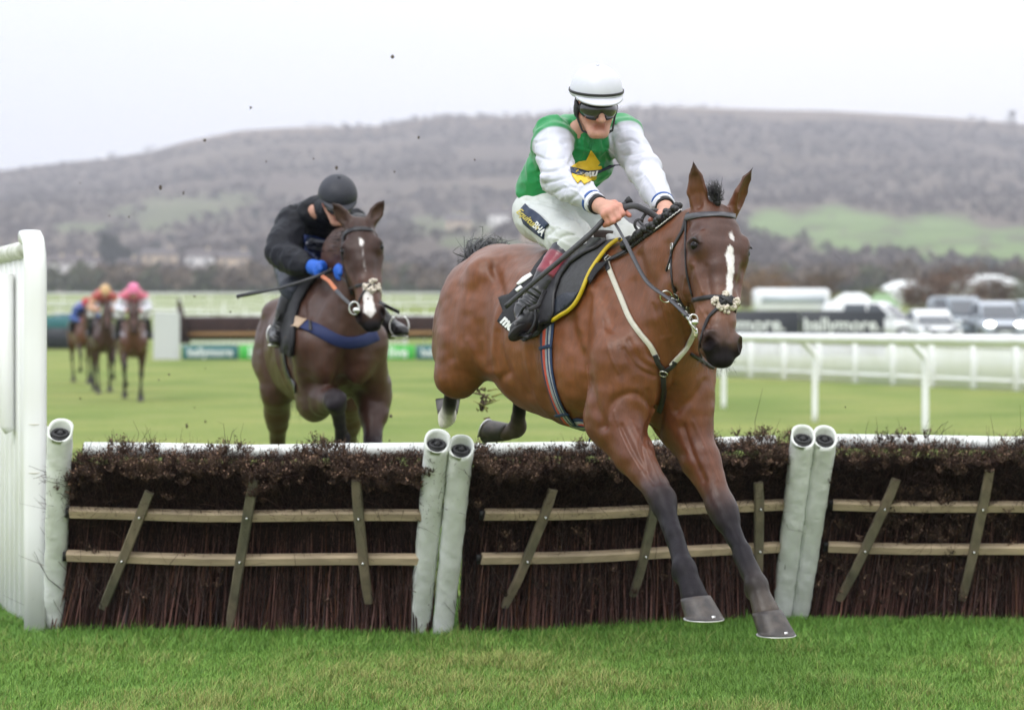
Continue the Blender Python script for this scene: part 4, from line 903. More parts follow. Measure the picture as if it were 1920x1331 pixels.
# bit
dB = lambda px, py, o=.012: (lambda c: c[0]+c[1]*o)(cast(px, py, [B1], 8.5))
m = MB(); b0, b1 = dB(1289, 574), at(1304, 630, 8.40); bm = (b0+b1)/2; bits = [b0, b0*.6+b1*.4, b0*.35+b1*.65, b1]
m.tube(bits, [.0045, .0065, .0075, .004], 10); m.ell(b0, .0075); m.ell(b1, .006); bit = m.build('bit', brass, root1)
m = MB(); q = at(1303, 604, 8.395); m.ell(q, (.014, .009, .010)); m.tube([at(1300, 600, 8.40)+np.array((math.cos(t)*.016, 0, math.sin(t)*.020)) for t in np.linspace(0, 6.28, 20)[:-1]], .003, 8, closed=True)
m.tube([at(1289, 594, 8.41), at(1296, 608, 8.40), at(1306, 622, 8.39)], .004, 8); m.build('bit_ring', steel, bit)
m = MB(); m.ell(at(1306, 624, 8.40), (.006, .004, .018)); m.build('mouthpiece', steel, bit)
# reins
def over(pix, d0, d1, n=6, cl=.012, bv=None):
    pp = crom([np.array((a, b, 0.)) for a, b in pix], n); out = []; L = len(pp)
    for i, p in enumerate(pp):
        d = d0+(d1-d0)*i/(L-1); o, dr = ray(p[0], p[1]); h = (bv or B1).ray_cast(o, dr)
        if h[0] is not None: d = min(d, h[0].y-cl)
        out.append(at(p[0], p[1], d))
    for _ in range(4):
        o2 = [out[0]]+[(out[i-1]+2*out[i]+out[i+1])/4 for i in range(1, L-1)]+[out[-1]]; out = o2
    return out
def face_n(pts): return [nrm(np.array((.25, -1, .35))) for _ in pts]
pts = over([(1150, 414), (1162, 434), (1177, 462), (1203, 514), (1221, 537), (1245, 554), (1264, 569), (1288, 592)], 9.06, 8.42)
m = MB(); m.ribbon(pts, face_n(pts), [.011]*10+[.016]*(len(pts)-10), .0035); rein = m.build('rein', mat('grey_rein', (.045, .045, .052), rough=.5, nz=.2, ns=60), root1)
m = MB(); lp = [at(x, y, d) for x, y, d in ((1164, 394, 9.06), (1175, 388, 9.05), (1190, 386, 9.04), (1205, 392, 9.05), (1220, 400, 9.07), (1238, 412, 9.09))]; m.tube(crom(lp, 6), .0125, 8, flat=.4)
m.tube(crom([at(x, y, d) for x, y, d in ((1240, 398, 9.15), (1226, 394, 9.10), (1213, 399, 9.08), (1205, 409, 9.07), (1202, 420, 9.08))], 6), .0075, 8, flat=.5)
m.tube(crom([at(x, y, d) for x, y, d in ((1206, 412, 9.07), (1194, 413, 9.05), (1190, 422, 9.05), (1197, 434, 9.06), (1207, 444, 9.06))], 6), .0058, 8, flat=.6)
m.tube(crom([at(x, y, d) for x, y, d in ((1198, 415, 9.05), (1207, 425, 9.04), (1213, 436, 9.05), (1204, 440, 9.05), (1198, 430, 9.04))], 6), .0055, 8, flat=.6)
m.build('rein', MATS['grey_rein'], root1)
q = over([(1249, 556), (1250, 557)], 8.9, 8.7)[0]+np.array((0, -.006, 0)); m = MB(); m.tube([q+np.array((math.cos(t), -.25*math.sin(t), math.sin(t)*.97))*.022 for t in np.linspace(0, 6.28, 28)[:-1]], .0028, 8, closed=True); m.build('martingale_ring', steel, rein)
m = MB(); pp_ = over([(1256, 560), (1270, 572), (1284, 588), (1292, 596)], 8.6, 8.42, cl=.02)
for i in range(0, len(pp_)-1, 3): m.ell(pp_[i], (.013, .008, .010))
m.build('rein_stop', rubber, rein)
for i in range(2, len(pp_)-1, 5): m = MB(); m.tube([pp_[i]+np.array((math.cos(t)*.009, -.008, math.sin(t)*.009)) for t in np.linspace(0, 6.28, 12)[:-1]], .0018, 6, closed=True); m.build('buckle', steel, rein)
# breastplate
cream = mat('cream_rubber', (.50, .48, .40), rough=.5, nz=.12, ns=40); blackl = leather
strap('breastplate', [(1140, 490), (1144, 507), (1164, 557), (1181, 597), (1203, 627), (1221, 649), (1233, 674)], .021, cream, root1, off=.004, th=.007)
bp_ = strap('breastplate', [(1301, 612), (1299, 625), (1289, 647), (1271, 670), (1256, 686)], .021, cream, root1, off=.004, th=.007)
for px_ in ([(1131, 480), (1137, 487), (1141, 500), (1144, 509)], [(1229, 664), (1235, 679), (1245, 693)], [(1266, 676), (1258, 685), (1248, 693)], [(1245, 694), (1244, 712), (1243, 740), (1238, 770)], [(1119, 476), (1130, 481), (1142, 489), (1160, 482), (1178, 472)]):
    strap('leather_end', px_, .020, leather, bp_, off=.010, th=.004)
m = MB(); q, nn = cast(1245, 695, [B1]); t = nrm(np.cross(nn, (0, 0, 1))); s_ = np.cross(t, nn); m.tube([q+nn*.016+(t*math.cos(a)+s_*math.sin(a))*.016 for a in np.linspace(0, 6.28, 24)[:-1]], .0026, 8, closed=True); m.build('ring', steel, bp_)
for cx, cy in ((1121, 477), (1144, 489)):
    m = MB(); q, nn = cast(cx, cy, [B1]); t = nrm(np.cross(nn, (1, .3, 0))); s_ = np.cross(t, nn); m.tube([q+nn*.018+t*a_*.011+s_*b_*.011 for a_, b_ in ((-1, -1), (1, -1), (1, 1), (-1, 1))], .0022, 6, closed=True); m.build('buckle', steel, bp_)
# saddle, cloths, girth
cloth = mat('number_cloth', (.010, .010, .014), rough=.75, nz=.25, ns=70, bump=.5, bs=90, bdist=.003)
nc = decal('number_cloth', [(938, 560), (945, 556), (958, 553), (970, 541), (980, 528), (994, 520), (1006, 500), (1024, 478), (1070, 462), (1130, 458), (1110, 500), (1090, 545), (1066, 575), (1045, 598), (1041, 606), (1010, 630), (985, 640), (958, 622), (936, 603), (947, 584)], [B1], .008, cloth, root1, step=7, guess=9.5, th=.004, sm=6)
greyp = mat('grey_pad', (.045, .045, .05), rough=.7, nz=.2, ns=60, bump=.3, bs=60); ylp = mat('yellow_piping', (.58, .42, .012), rough=.5, nz=.12, ns=40)
pad = decal('saddle_pad', [(1168, 455), (1150, 465), (1135, 480), (1119, 501), (1108, 524), (1099, 547), (1086, 570), (1073, 583), (1043, 603), (1040, 580), (1040, 540), (1060, 505), (1090, 480), (1130, 462)], [B1], .018, greyp, root1, step=7, guess=9.4, th=.006, sm=6)
pp, nn = path_on([(1172, 452), (1150, 465), (1135, 480), (1119, 501), (1108, 524), (1099, 547), (1086, 570), (1073, 583), (1042, 604)], [B1], 6, .020, 9.3); m = MB(); m.tube(pp, .0085, 8); m.build('yellow_piping', ylp, pad)
decal('pad_panel', [(1093, 552), (1083, 570), (1070, 580), (1046, 597), (1048, 570), (1056, 560), (1070, 553)], [B1], .026, mat('navy_leather', (.014, .018, .03), rough=.45, nz=.2, bump=.2), pad, step=6, guess=9.4)
decal('girth_flap', [(1145, 496), (1122, 500), (1107, 512), (1105, 522), (1112, 538), (1124, 518), (1134, 508)], [B1], .020, cloth, pad, step=6, guess=9.3)
sd = decal('saddle', [(1142, 462), (1126, 476), (1104, 486), (1080, 502), (1062, 526), (1052, 556), (1050, 590), (1042, 607), (1022, 611), (1008, 600), (1010, 560), (1026, 520), (1046, 490), (1070, 470), (1110, 458)], [B1], .030, leather, root1, step=7, guess=9.4, th=.008, sm=8)
S = SDF(H1.B(-.6, -.3, 1.5)-.3, H1.B(.05, .3, 1.7)+.3, .008)
S.c(H1.B(-.03, 0, 1.665), (.085, .035), H1.B(-.2, 0, 1.655), (.11, .030), k=.02, u=H1.lf); S.c(H1.B(-.2, 0, 1.655), (.11, .030), H1.B(-.42, 0, 1.69), (.13, .028), k=.02, u=H1.lf)
S.c(H1.B(-.03, -.05, 1.69), .022, H1.B(-.03, .05, 1.69), .022, k=.03)
for y in (-1, 1): S.c(H1.B(-.08, y*.07, 1.645), (.06, .02), H1.B(-.14, y*.20, 1.53), (.09, .018), k=.03, u=H1.fw); 
V, Q = S.mesh(); mesh_obj('seat', V, Q, mat('brown_leather', (.035, .022, .016), rough=.4, nz=.3, ns=30, bump=.2), sd)
ptext('lettering', 'mo', 954, 607, 26, .75, [bvh_of(*(lambda o: (np.array([np.array(v.co)+ORG[o.name] for v in o.data.vertices]), np.array([list(p.vertices)+[p.vertices[0]] if len(p.vertices) == 3 else list(p.vertices) for p in o.data.polygons])))(nc))], .002, lett, nc, xs=.8, bold=.05, guess=9.4, sm=0)
for poly in ([(974, 536), (984, 525), (998, 517), (1002, 522), (988, 532), (978, 538)], [(972, 546), (982, 538), (986, 542), (976, 550)], [(980, 554), (987, 549), (990, 553), (986, 557)]):
    decal('white_mark', poly, [B1], .015, lett, nc, step=5, guess=9.5)
gp = [(1029, 600), (1028, 612), (1026, 651), (1030, 701), (1044, 750), (1062, 785), (1091, 815), (1104, 824)]
gi = strap('girth', gp, .088, mat('girth_navy', (.012, .030, .085), rough=.7, nz=.2, ns=80), root1, off=.004, th=.004, guess=9.3)
def side(pix, o): return [(x+o, y) for x, y in pix]
strap('girth_stripe', side(gp, 1), .056, mat('girth_grey', (.28, .29, .33), rough=.7, nz=.2, ns=80), gi, off=.0075, th=.002, guess=9.3)
strap('girth_stripe', side(gp, -3), .019, mat('girth_red', (.50, .07, .04), rough=.7, nz=.2, ns=80), gi, off=.0095, th=.002, guess=9.3)
strap('girth_stripe', side(gp, 4), .007, MATS['girth_navy'], gi, off=.0095, th=.002, guess=9.3)
for kx, ky in ((1027, 651), (1056, 775)):
    strap('keeper', [(kx-11, ky+2), (kx, ky), (kx+12, ky-3)], .014, MATS['girth_navy'], gi, off=.011, th=.003, guess=9.3, n=3, sm=0)
# stirrups
def stirrup(c, fwd, upv, par):
    fwd, upv = nrm(fwd), nrm(upv); l = np.cross(fwd, upv); m = MB()
    m.tube([c+l*math.sin(t)*.056+upv*(.055-math.cos(t)*.062) for t in np.linspace(-2.6, 2.6, 24)], .006, 8); m.box(c-upv*.008, (.10, .035, .010), np.stack([l, fwd, upv], 1), bevel=.003); return m.build('stirrup', steel if par is not root1 else MATS['dark_iron'], par)
mat('dark_iron', (.03, .03, .032), rough=.35, metal=.6, nz=.2)
sc_ = (toeR*.62+heelR*.38)+np.array((0, -.012, -.01)); stirrup(sc_, nrm(toeR-heelR), nrm((.25, .1, 1)), root1)
m = MB(); m.ribbon([sc_+np.array((.02, -.06, .09)), at(1010, 572, 9.22), at(1022, 545, 9.26)], face_n(range(3)), .018, .004); m.build('stirrup_leather', leather, root1)
# mane plaits, white thread, forelock, tail
m = MB(); th_ = MB(); crest = crom([np.array((a, b, 0.)) for a, b in ((1172, 466), (1186, 456), (1202, 444), (1226, 427), (1252, 407), (1282, 385))], 5)[:-1]
cp = []
for p in crest:
    c, nn = cast(p[0]+3, p[1]+6, [B1], 9.0); cp.append(c+np.array((0, 0, .014))+nn*.006)
for i, c in enumerate(cp):
    r = .0165 if i > 3 else .021
    for _ in range(5): m.ell(c+RNG.normal(0, .0045, 3)+np.array((-.004, 0, .008)), r*RNG.uniform(.62, .85), None, 9, 6)
    if i < len(cp)-1: m.tube([c-np.array((-.004, .0, .008)), (c+cp[i+1])/2-np.array((-.002, 0, .010)), cp[i+1]-np.array((-.004, 0, .008))], .012, 8, flat=.6)
hairs(m, [cp[int(k)] for k in RNG.integers(0, len(cp), 120)], [cp[int(k)]+RNG.normal(0, .02, 3)+np.array((0, 0, .02)) for k in RNG.integers(0, 1, 120)] if False else [c+RNG.normal(0, .012, 3)+np.array((0, 0, .016)) for c in [cp[int(k)] for k in RNG.integers(0, len(cp), 120)]], .0015, .004) if False else None
mane = m.build('plaited_mane', hair, root1)
for i in range(len(cp)-1):
    a, b = cp[i], cp[i+1]; th_.tube([a+np.array((.010, -.016, -.006)), (a+b)/2+np.array((.012, -.020, -.002)), b+np.array((.010, -.016, -.008))], .0024, 5)
th_.build('white_thread', mat('white_thread', (.7, .7, .7), rough=.7), mane)
m = MB(); k0 = cast(1345, 381, [B1], 8.6)[0]+np.array((0, -.012, 0)); m.ell(k0, (.013, .013, .012)); rt = []; tp = []
for _ in range(240):
    u_ = RNG.uniform(-1, 1); rt.append(k0+np.array((RNG.normal(0, .006), RNG.normal(0, .006), RNG.normal(0.006, .006)))); tp.append(k0+np.array((-.020+u_*.022+RNG.normal(0, .006), .02+RNG.normal(0, .02), .066+.012*u_+RNG.normal(0, .012))))
hairs(m, rt, tp, .0022, .008, 5); m.build('forelock', hair, root1)
m = MB(); rt = []; tp = []
m.tube([H1.B(-1.06, 0, 1.50), H1.B(-1.18, 0, 1.51), H1.B(-1.28, .02, 1.55)], [.045, .036, .02], 10)
for i in range(1600):
    s_ = RNG.uniform(0, 1); r0 = H1.B(-1.10-.14*s_, RNG.normal(0, .015), 1.50+.04*s_); rt.append(r0)
    if i % 4: tp.append(at(RNG.normal(916, 20), RNG.normal(463, 9), RNG.normal(10.75, .12)))
    else: tp.append(at(RNG.normal(868, 6), RNG.normal(520, 14), 10.5))
hairs(m, rt, tp, .0055, .022, 7, curl=.012); m.build('tail', hair, root1)
# whiskers on the muzzle
m = MB(); rt = []; tp = []
for _ in range(90):
    t_, l_ = RNG.uniform(.52, .60), RNG.uniform(-.05, .05); c = H1.HD(t_, l_, -.045+RNG.normal(0, .02)); rt.append(c); tp.append(c+H1.ha*RNG.uniform(.02, .045)+H1.hs*l_*.4+H1.hn*RNG.normal(.0, .012))
hairs(m, rt, tp, .0011, .004, 4); m.build('whiskers', mat('grey_hair', (.10, .09, .09), rough=.6), root1)
# ------------------------------------------------------------------ ground
GD = [0, 20, 45, 76, 130, 300, 600, 900, 9000]; GZ = [0, 0, -.41, -.5, -.5, -.2, 1.0, 1.3, 1.3]
def gz(D): return np.interp(D, GD, GZ)
def solveD(py):
    D = 20.
    for _ in range(40): D = (EYE-gz(D))*FPX/(py-HZ)
    return D
def gp3(px, py): D = solveD(py); return np.array([(px-960)/FPX*D, D, float(gz(D))])
def gx(px, D): return np.array([(px-960)/FPX*D, D, float(gz(D))])
ys = np.unique(np.concatenate([np.arange(-60, 24, 4.), np.arange(24, 140, 4.), np.arange(140, 1000, 30.), [1500, 2500, 3400]]))
xs = np.unique(np.concatenate([np.linspace(-60, 60, 31), np.linspace(-600, 600, 25), [-2250, 2250]]))
GXX, GYY = np.meshgrid(xs, ys, indexing='ij'); V = np.stack([GXX.ravel(), GYY.ravel(), gz(GYY.ravel())], 1)
a = (np.arange(len(xs)-1)[:, None]*len(ys)+np.arange(len(ys)-1)[None, :]).ravel(); F = np.stack([a, a+len(ys), a+len(ys)+1, a+1], 1)
def ground_mat():
    m = bpy.data.materials.new('turf'); m.use_nodes = True; N = m.node_tree.nodes; L = m.node_tree.links; b = N['Principled BSDF']
    b.inputs['Roughness'].default_value = .9; b.inputs['Specular IOR Level'].default_value = .15
    t = N.new('ShaderNodeTexCoord')
    def noise(s, d=4, st=(1, 1, 1)):
        mp = N.new('ShaderNodeMapping'); mp.inputs['Scale'].default_value = st; L.new(t.outputs['Object'], mp.inputs[0])
        n = N.new('ShaderNodeTexNoise'); n.inputs['Scale'].default_value = s; n.inputs['Detail'].default_value = d; L.new(mp.outputs[0], n.inputs['Vector']); return n.outputs[0]
    def ramp(src, stops):
        r = N.new('ShaderNodeValToRGB'); L.new(src, r.inputs[0]); el = r.color_ramp.elements
        el[0].position, el[0].color = stops[0][0], (*stops[0][1], 1); el[1].position, el[1].color = stops[-1][0], (*stops[-1][1], 1)
        for p, c in stops[1:-1]: e = el.new(p); e.color = (*c, 1)
        return r.outputs[0]
    c1 = ramp(noise(.55, 6), [(.3, (.155, .215, .048)), (.5, (.185, .235, .060)), (.7, (.235, .255, .085))])
    c2 = ramp(noise(14, 5, (1, .5, 1)), [(.3, (.120, .170, .036)), (.5, (.175, .222, .055)), (.75, (.265, .265, .10))])
    mx_ = N.new('ShaderNodeMix'); mx_.data_type = 'RGBA'; mx_.inputs[0].default_value = .5; L.new(c1, mx_.inputs[6]); L.new(c2, mx_.inputs[7])
    c3 = ramp(noise(.35, 5), [(.32, (.68, .80, .66)), (.5, (1, 1, 1)), (.68, (1.22, 1.1, 1.2))]); m2 = N.new('ShaderNodeMix'); m2.data_type = 'RGBA'; m2.blend_type = 'MULTIPLY'; m2.inputs[0].default_value = 1
    L.new(mx_.outputs[2], m2.inputs[6]); L.new(c3, m2.inputs[7]); L.new(m2.outputs[2], b.inputs['Base Color'])
    bp = N.new('ShaderNodeBump'); bp.inputs['Strength'].default_value = .8; bp.inputs['Distance'].default_value = .03; L.new(noise(30, 5), bp.inputs['Height']); L.new(bp.outputs[0], b.inputs['Normal'])
    return m
turf = ground_mat(); g = mesh_obj('ground', V, F, turf); g['kind'] = 'structure'

# turf blades in front of and around the hurdles
vcol = mat('grass_blades', attr=True, rough=.55, nz=.1, spec=.25)
def blades(n, dlo, dhi, hmean, wid, name='grass', xr=None, seed=0):
    r = np.random.default_rng(seed); D = np.sqrt(r.uniform(dlo**2, dhi**2, n)); X = r.uniform(-1, 1, n)*(D*.232+.15) if xr is None else r.uniform(xr[0], xr[1], n)
    B = np.stack([X, D, gz(D)], 1); cl = vnoise(B, 3.2, 5); cl2 = vnoise(B, 11, 6); cl3 = vnoise(B, .9, 12)
    h = hmean*(1+.2*cl+.2*cl2)*r.uniform(.5, 1.4, n); ang = r.uniform(0, 2*np.pi, n); ln = r.uniform(.1, 1.0, n)**1.2*h
    lean = np.stack([np.cos(ang), np.sin(ang), 0*ang], 1)*ln[:, None]*1.25+np.array((-.15, .05, 0))*h[:, None]*.4
    sd = np.stack([-np.sin(ang+.5), np.cos(ang+.5), 0*ang], 1)*wid*r.uniform(.6, 1.4, n)[:, None]; up = np.array((0, 0, 1.))
    P0 = B-up*.004; P1 = B+lean*.35+up*(h*.6)[:, None]; P2 = B+lean+up*(h*.95)[:, None]
    V = np.stack([P0-sd, P0+sd, P1-sd*.75, P1+sd*.75, P2], 1).reshape(-1, 3); o = (np.arange(n)*5)[:, None]
    F = np.concatenate([o+np.array([0, 1, 3]), o+np.array([0, 3, 2]), o+np.array([2, 3, 4])])
    t = r.random(n); dry = np.clip(.16+.40*cl3+.30*cl2+.25*cl+.10*(11-D)/2+.0, 0, .8); isd = r.random(n) < dry
    gr = np.array((.095, .195, .034))*(1-t[:, None])+np.array((.185, .285, .058))*t[:, None]; dr = np.array((.33, .29, .125))*(1-t[:, None])+np.array((.20, .24, .075))*t[:, None]
    blu = rng_b = r.random(n)[:, None]; gr = gr*(1-.22*blu)+np.array((.05, .15, .055))*.22*blu; nearh = np.clip((B[:, 1:2]-10.6)/.9, 0, 1)*(B[:, 1:2] < 12.9); gr = gr*(1-nearh*.35)+np.array((.060, .165, .028))*nearh*.35; c = np.where(isd[:, None]&(r.random(n)[:, None] > nearh*.8), dr, gr)*(1+.25*r.normal(0, 1, n)[:, None]*.5)*(1-.0*D[:, None]); c = np.clip(c, .01, 1)  # deeper green by the hurdles: longer turf, and shade put into the colour
    c = c*np.array((1.14, 1.22, 1.02)); C = np.stack([c*.42, c*.42, c, c, c*1.2], 1).reshape(-1, 3)  # shade between blades painted in: roots darkened, tips lightened
    return V, F, C
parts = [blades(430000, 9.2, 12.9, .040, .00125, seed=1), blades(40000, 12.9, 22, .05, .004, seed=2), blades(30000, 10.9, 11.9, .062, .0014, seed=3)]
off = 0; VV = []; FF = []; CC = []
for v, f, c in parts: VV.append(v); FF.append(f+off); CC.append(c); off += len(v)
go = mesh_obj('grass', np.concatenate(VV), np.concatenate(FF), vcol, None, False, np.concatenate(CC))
tag(go, 'short green and straw coloured turf growing in front of the hurdles', 'grass', kind='stuff')

# ------------------------------------------------------------------ hurdles
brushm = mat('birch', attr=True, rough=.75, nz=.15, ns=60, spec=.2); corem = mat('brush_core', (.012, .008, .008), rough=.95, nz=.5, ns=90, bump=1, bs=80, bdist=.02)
wood = mat('rail_wood', (.48, .37, .25), rough=.7, nz=.22, ns=30, stretch=(.2, 1, 1), col2=(.36, .28, .19), bump=.4, bs=60, bdist=.003)
pole_m = mat('batten_wood', (.22, .175, .12), rough=.8, nz=.3, ns=22, stretch=(1, 1, .2), col2=(.13, .12, .08), bump=.5, bs=70, bdist=.004)
vinyl = mat('white_vinyl', (.76, .78, .77), rough=.42, nz=.08, ns=9, col2=(.62, .65, .60), ns2=5, bump=.55, bs=16, bdist=.014)
white_pl = mat('white_plastic', (.84, .85, .86), rough=.35, nz=.04, ns=6, col2=(.76, .77, .75), ns2=3)
def twigs(P0, P1, r, bend, cols, rng):
    n = len(P0); d = P1-P0; L = np.linalg.norm(d, axis=1, keepdims=True); a = d/L
    t = np.cross(a, np.where(np.abs(a[:, 2:3]) < .9, np.array([[0, 0, 1.]]), np.array([[1., 0, 0]]))); t /= np.linalg.norm(t, axis=1, keepdims=True); s = np.cross(a, t)
    M = (P0+P1)/2+rng.normal(0, 1, (n, 3))*bend; rings = []
    for c, k in ((P0, 1.0), (M, .8), (P1, .35)):
        for j in range(3):
            an = 2*math.pi*j/3; rings.append(c+(t*math.cos(an)+s*math.sin(an))*(r*k)[:, None])
    V = np.stack(rings, 1).reshape(-1, 3); o = (np.arange(n)*9)[:, None]; F = []
    for b in (0, 3):
        for j in range(3): F.append(o+np.array([b+j, b+(j+1) % 3, b+3+(j+1) % 3, b+3+j]))
    return V, np.concatenate(F), np.repeat(cols, 9, 0)
def hurdle(BL, BR, TL, TR, battens, label, rails=(.762, .508), posts=(True, True), seed=0, leafy=.0, padL=None, padR=None, h_top=1.07):
    rng = np.random.default_rng(seed); BL, BR, TL, TR = map(np.asarray, (BL, BR, TL, TR)); root = empty('hurdle', (BL+BR)/2, label, 'hurdle', 'brush hurdles in a row')
    ax = nrm(BR-BL); upv = nrm((TL-BL)+(TR-BR)); nf = nrm(np.cross(ax, upv)); nf = nf if nf[1] < 0 else -nf; Wd = np.linalg.norm(BR-BL)
    def S(s, h, f=0):
        b = BL+(BR-BL)*s; t = TL+(TR-TL)*s; u = (t-b)/np.linalg.norm(t-b); return b+u*h+nf*f
    def SV(s, h, f):
        b = BL+(BR-BL)*s[:, None]; t = TL+(TR-TL)*s[:, None]; u = (t-b)/np.linalg.norm(t-b, axis=1)[:, None]; return b+u*h[:, None]+nf*f[:, None]
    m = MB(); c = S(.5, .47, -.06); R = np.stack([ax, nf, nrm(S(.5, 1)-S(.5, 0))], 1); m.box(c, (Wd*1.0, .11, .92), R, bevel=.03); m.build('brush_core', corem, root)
    V = []; F = []; C = []; off = 0
    def push(v, f, c):
        nonlocal off
        V.append(v); F.append(f+off); C.append(c); off += len(v)
    U = lambda n, a=0, b=1: rng.uniform(a, b, n)
    top = lambda s: h_top-.03+.045*vnoise(np.stack([s*7, s*0, s*0+seed], 1))+.030*vnoise(np.stack([s*23, s*0, s*0+seed], 1))
    # stout stems at the foot, splayed at the ends of the panel
    n = 1700; s = U(n, .0, 1.0); fl = (s-.5)*.055; h0 = U(n, -.01, .03); P0 = SV(s+fl, h0, .02+U(n, 0, .12)); P1 = SV(s+rng.normal(0, .022, n)*(rng.random(n)**1.5+.3), U(n, .30, .72), .01+U(n, -.02, .03))
    col = np.array((.125, .062, .053))*(.25+1.7*U(n)[:, None]**1.8)+np.array((.05, .018, .003))*(rng.random((n, 1)) < .08)+np.array((.03, .03, .034))*(rng.random((n, 1)) < .15); push(*twigs(P0, P1, U(n, .0022, .0060), .008, col, rng))
    n = 500; s = U(n, -.02, 1.02); h0 = U(n, .0, .35); P0 = SV(s, h0, .06+U(n, 0, .05)); P1 = SV(s+rng.normal(0, .05, n), h0+U(n, .1, .3), .06+U(n, -.01, .05))
    col = np.array((.09, .06, .055))*(.2+1.5*U(n)[:, None]**1.5); push(*twigs(P0, P1, U(n, .0010, .0024), .02, col, rng))
    # fine dark birch through the height
    n = 8500; s = U(n, -.02, 1.02); h0 = U(n, .10, .86); P0 = SV(s, h0, U(n, -.02, .05)); P1 = SV(s+rng.normal(0, .022, n), h0+U(n, .10, .28), U(n, 0, .065))
    col = np.array((.048, .026, .024))*(.2+1.9*U(n)[:, None]**1.5); push(*twigs(P0, P1, U(n, .0008, .0020), .010, col, rng))
    # bushy upper part combed forward and up
    n = 9000; s = U(n, -.02, 1.02); tp_ = top(s); h0 = U(n, .62, .95); P0 = SV(s, h0, U(n, -.09, .04)); P1 = SV(s+rng.normal(0, .035, n), np.minimum(h0+U(n, .02, .26), tp_+rng.normal(0, .02, n)), .03+U(n, -.09, .13))
    col = np.array((.062, .037, .031))*(.2+1.9*U(n)[:, None]**1.5); push(*twigs(P0, P1, U(n, .0009, .0022), .012, col, rng))
    # sprigs: fans of twigs carrying dead leaves, thickest along the top edge
    ns = 520; ks = int(ns*leafy); ss = U(ns, -.02, 1.02); hh = top(ss)-np.abs(rng.normal(0, .050, ns)); hh[:ks] = U(ks, .05, .85); ss[:ks] = np.clip(rng.normal(.36, .2, ks), 0, 1)
    ff = U(ns, -.08, .14); ff[:ks] = U(ks, .06, .11); CS = SV(ss, hh, ff); per = 15; ci = np.repeat(np.arange(ns), per); n = len(ci)
    dirs = rng.normal(0, 1, (n, 3)); dirs[:, 2] = np.abs(dirs[:, 2])*1.1+.25; dirs /= np.linalg.norm(dirs, axis=1)[:, None]; Ls = U(n, .018, .055)[:, None]; E = CS[ci]+dirs*Ls
    tone = np.repeat(U(ns, .35, 1.5), per)[:, None]; push(*twigs(CS[ci]-np.array((0, 0, .012)), E, U(n, .0009, .0019), .005, np.array((.085, .052, .040))*tone, rng))
    # loose long wisps
    n = 200; s = U(n, 0.01, .99); h0 = U(n, .2, .9); P0 = SV(s, h0, U(n, .05, .09)); P1 = P0+rng.normal(0, .075, (n, 3))+nf*.03; push(*twigs(P0, P1, U(n, .0008, .0015), .025, np.tile((.06, .035, .028), (n, 1))*(.4+U(n)[:, None]), rng))
    n = 200; s = U(n, 0.01, .99); P0 = SV(s, top(s)-.03, U(n, -.08, .08)); P1 = P0+np.array((0, 0, .055))+rng.normal(0, .032, (n, 3)); push(*twigs(P0, P1, U(n, .0008, .0015), .012, np.tile((.035, .022, .018), (n, 1)), rng))
    n = 8; s = U(n, 0.05, .95); P0 = SV(s, top(s)-.05, U(n, -.05, .05)); P1 = P0+np.array((0, 0, .12))+rng.normal(0, .09, (n, 3)); push(*twigs(P0, P1, U(n, .0012, .0018), .03, np.tile((.05, .03, .025), (n, 1)), rng))
    V = np.concatenate(V); F = np.concatenate(F); C = np.concatenate(C); o = mesh_obj('brushwood', V, F, brushm, root, False, C); o['kind'] = 'stuff'
    # dead leaves on the sprigs
    li = np.repeat(np.arange(len(E)), 2); n = len(li); P = CS[ci][li]+(E-CS[ci])[li]*U(n, .4, 1.1)[:, None]+rng.normal(0, .003, (n, 3)); tl = tone[li]
    kx = rng.random(n) < .62; P, tl = P[kx], tl[kx]; n = len(P); a_ = rng.normal(0, 1, (n, 3)); a_ /= np.linalg.norm(a_, axis=1)[:, None]; b_ = np.cross(a_, rng.normal(0, 1, (n, 3))); b_ /= np.linalg.norm(b_, axis=1)[:, None]; z = U(n, .003, .0085)[:, None]
    c_ = np.cross(a_, b_)*z*.35; Vl = np.stack([P-a_*z, P-b_*z*.6+c_, P+a_*z, P+b_*z*.6+c_], 1).reshape(-1, 3); Fl = (np.arange(n)*4)[:, None]+np.array([0, 1, 2, 3])
    Cl = np.repeat(np.array((.150, .092, .064))*tl*(.3+1.3*U(n)[:, None])+np.array((.08, .05, .03))*(rng.random((n, 1)) < .10), 4, 0); o = mesh_obj('dead_leaves', Vl, Fl, brushm, root, False, Cl); o['kind'] = 'stuff'
    # white padded top bar behind the birch
    m = MB(); m.tube([S(.02, h_top-.085, -.14), S(.25, h_top-.09, -.14), S(.5, h_top-.10, -.14), S(.75, h_top-.09, -.14), S(.98, h_top-.085, -.14)], .036, 12); m.build('top_bar', vinyl, root)
    for rh in rails:
        m = MB(); pts = [S(t, rh-.012*math.sin(t*math.pi)+.004*math.sin(t*9+seed), .085) for t in np.linspace(.018, 1.0, 9)]
        m.ribbon(pts, [nf]*9, .054, .026); m.build('rail', wood, root, False)
    for (t0, h0, t1, h1) in battens:
        m = MB(); k = 9; pts = [S(t0+(t1-t0)*q, h0+(h1-h0)*q, .112-.10*max(0, abs(q-.45)-.28)) for q in np.linspace(0, 1, k)]; m.ribbon(pts, [nf]*k, [.046, .050, .050, .049, .048, .047, .046, .045, .040], .016); bt = m.build('batten', pole_m, root, False)
        for rh in rails:
            q = (rh-h0)/(h1-h0)
            if 0 < q < 1:
                m = MB(); p = S(t0+(t1-t0)*q, rh, .134); R = np.stack([ax, upv, nf], 1); m.ell(p, (.0085, .0085, .005), R, 8, 6); m.tube([p-nf*.004, p+nf*.008], .0045, 6); m.build('bolt', steel, bt)
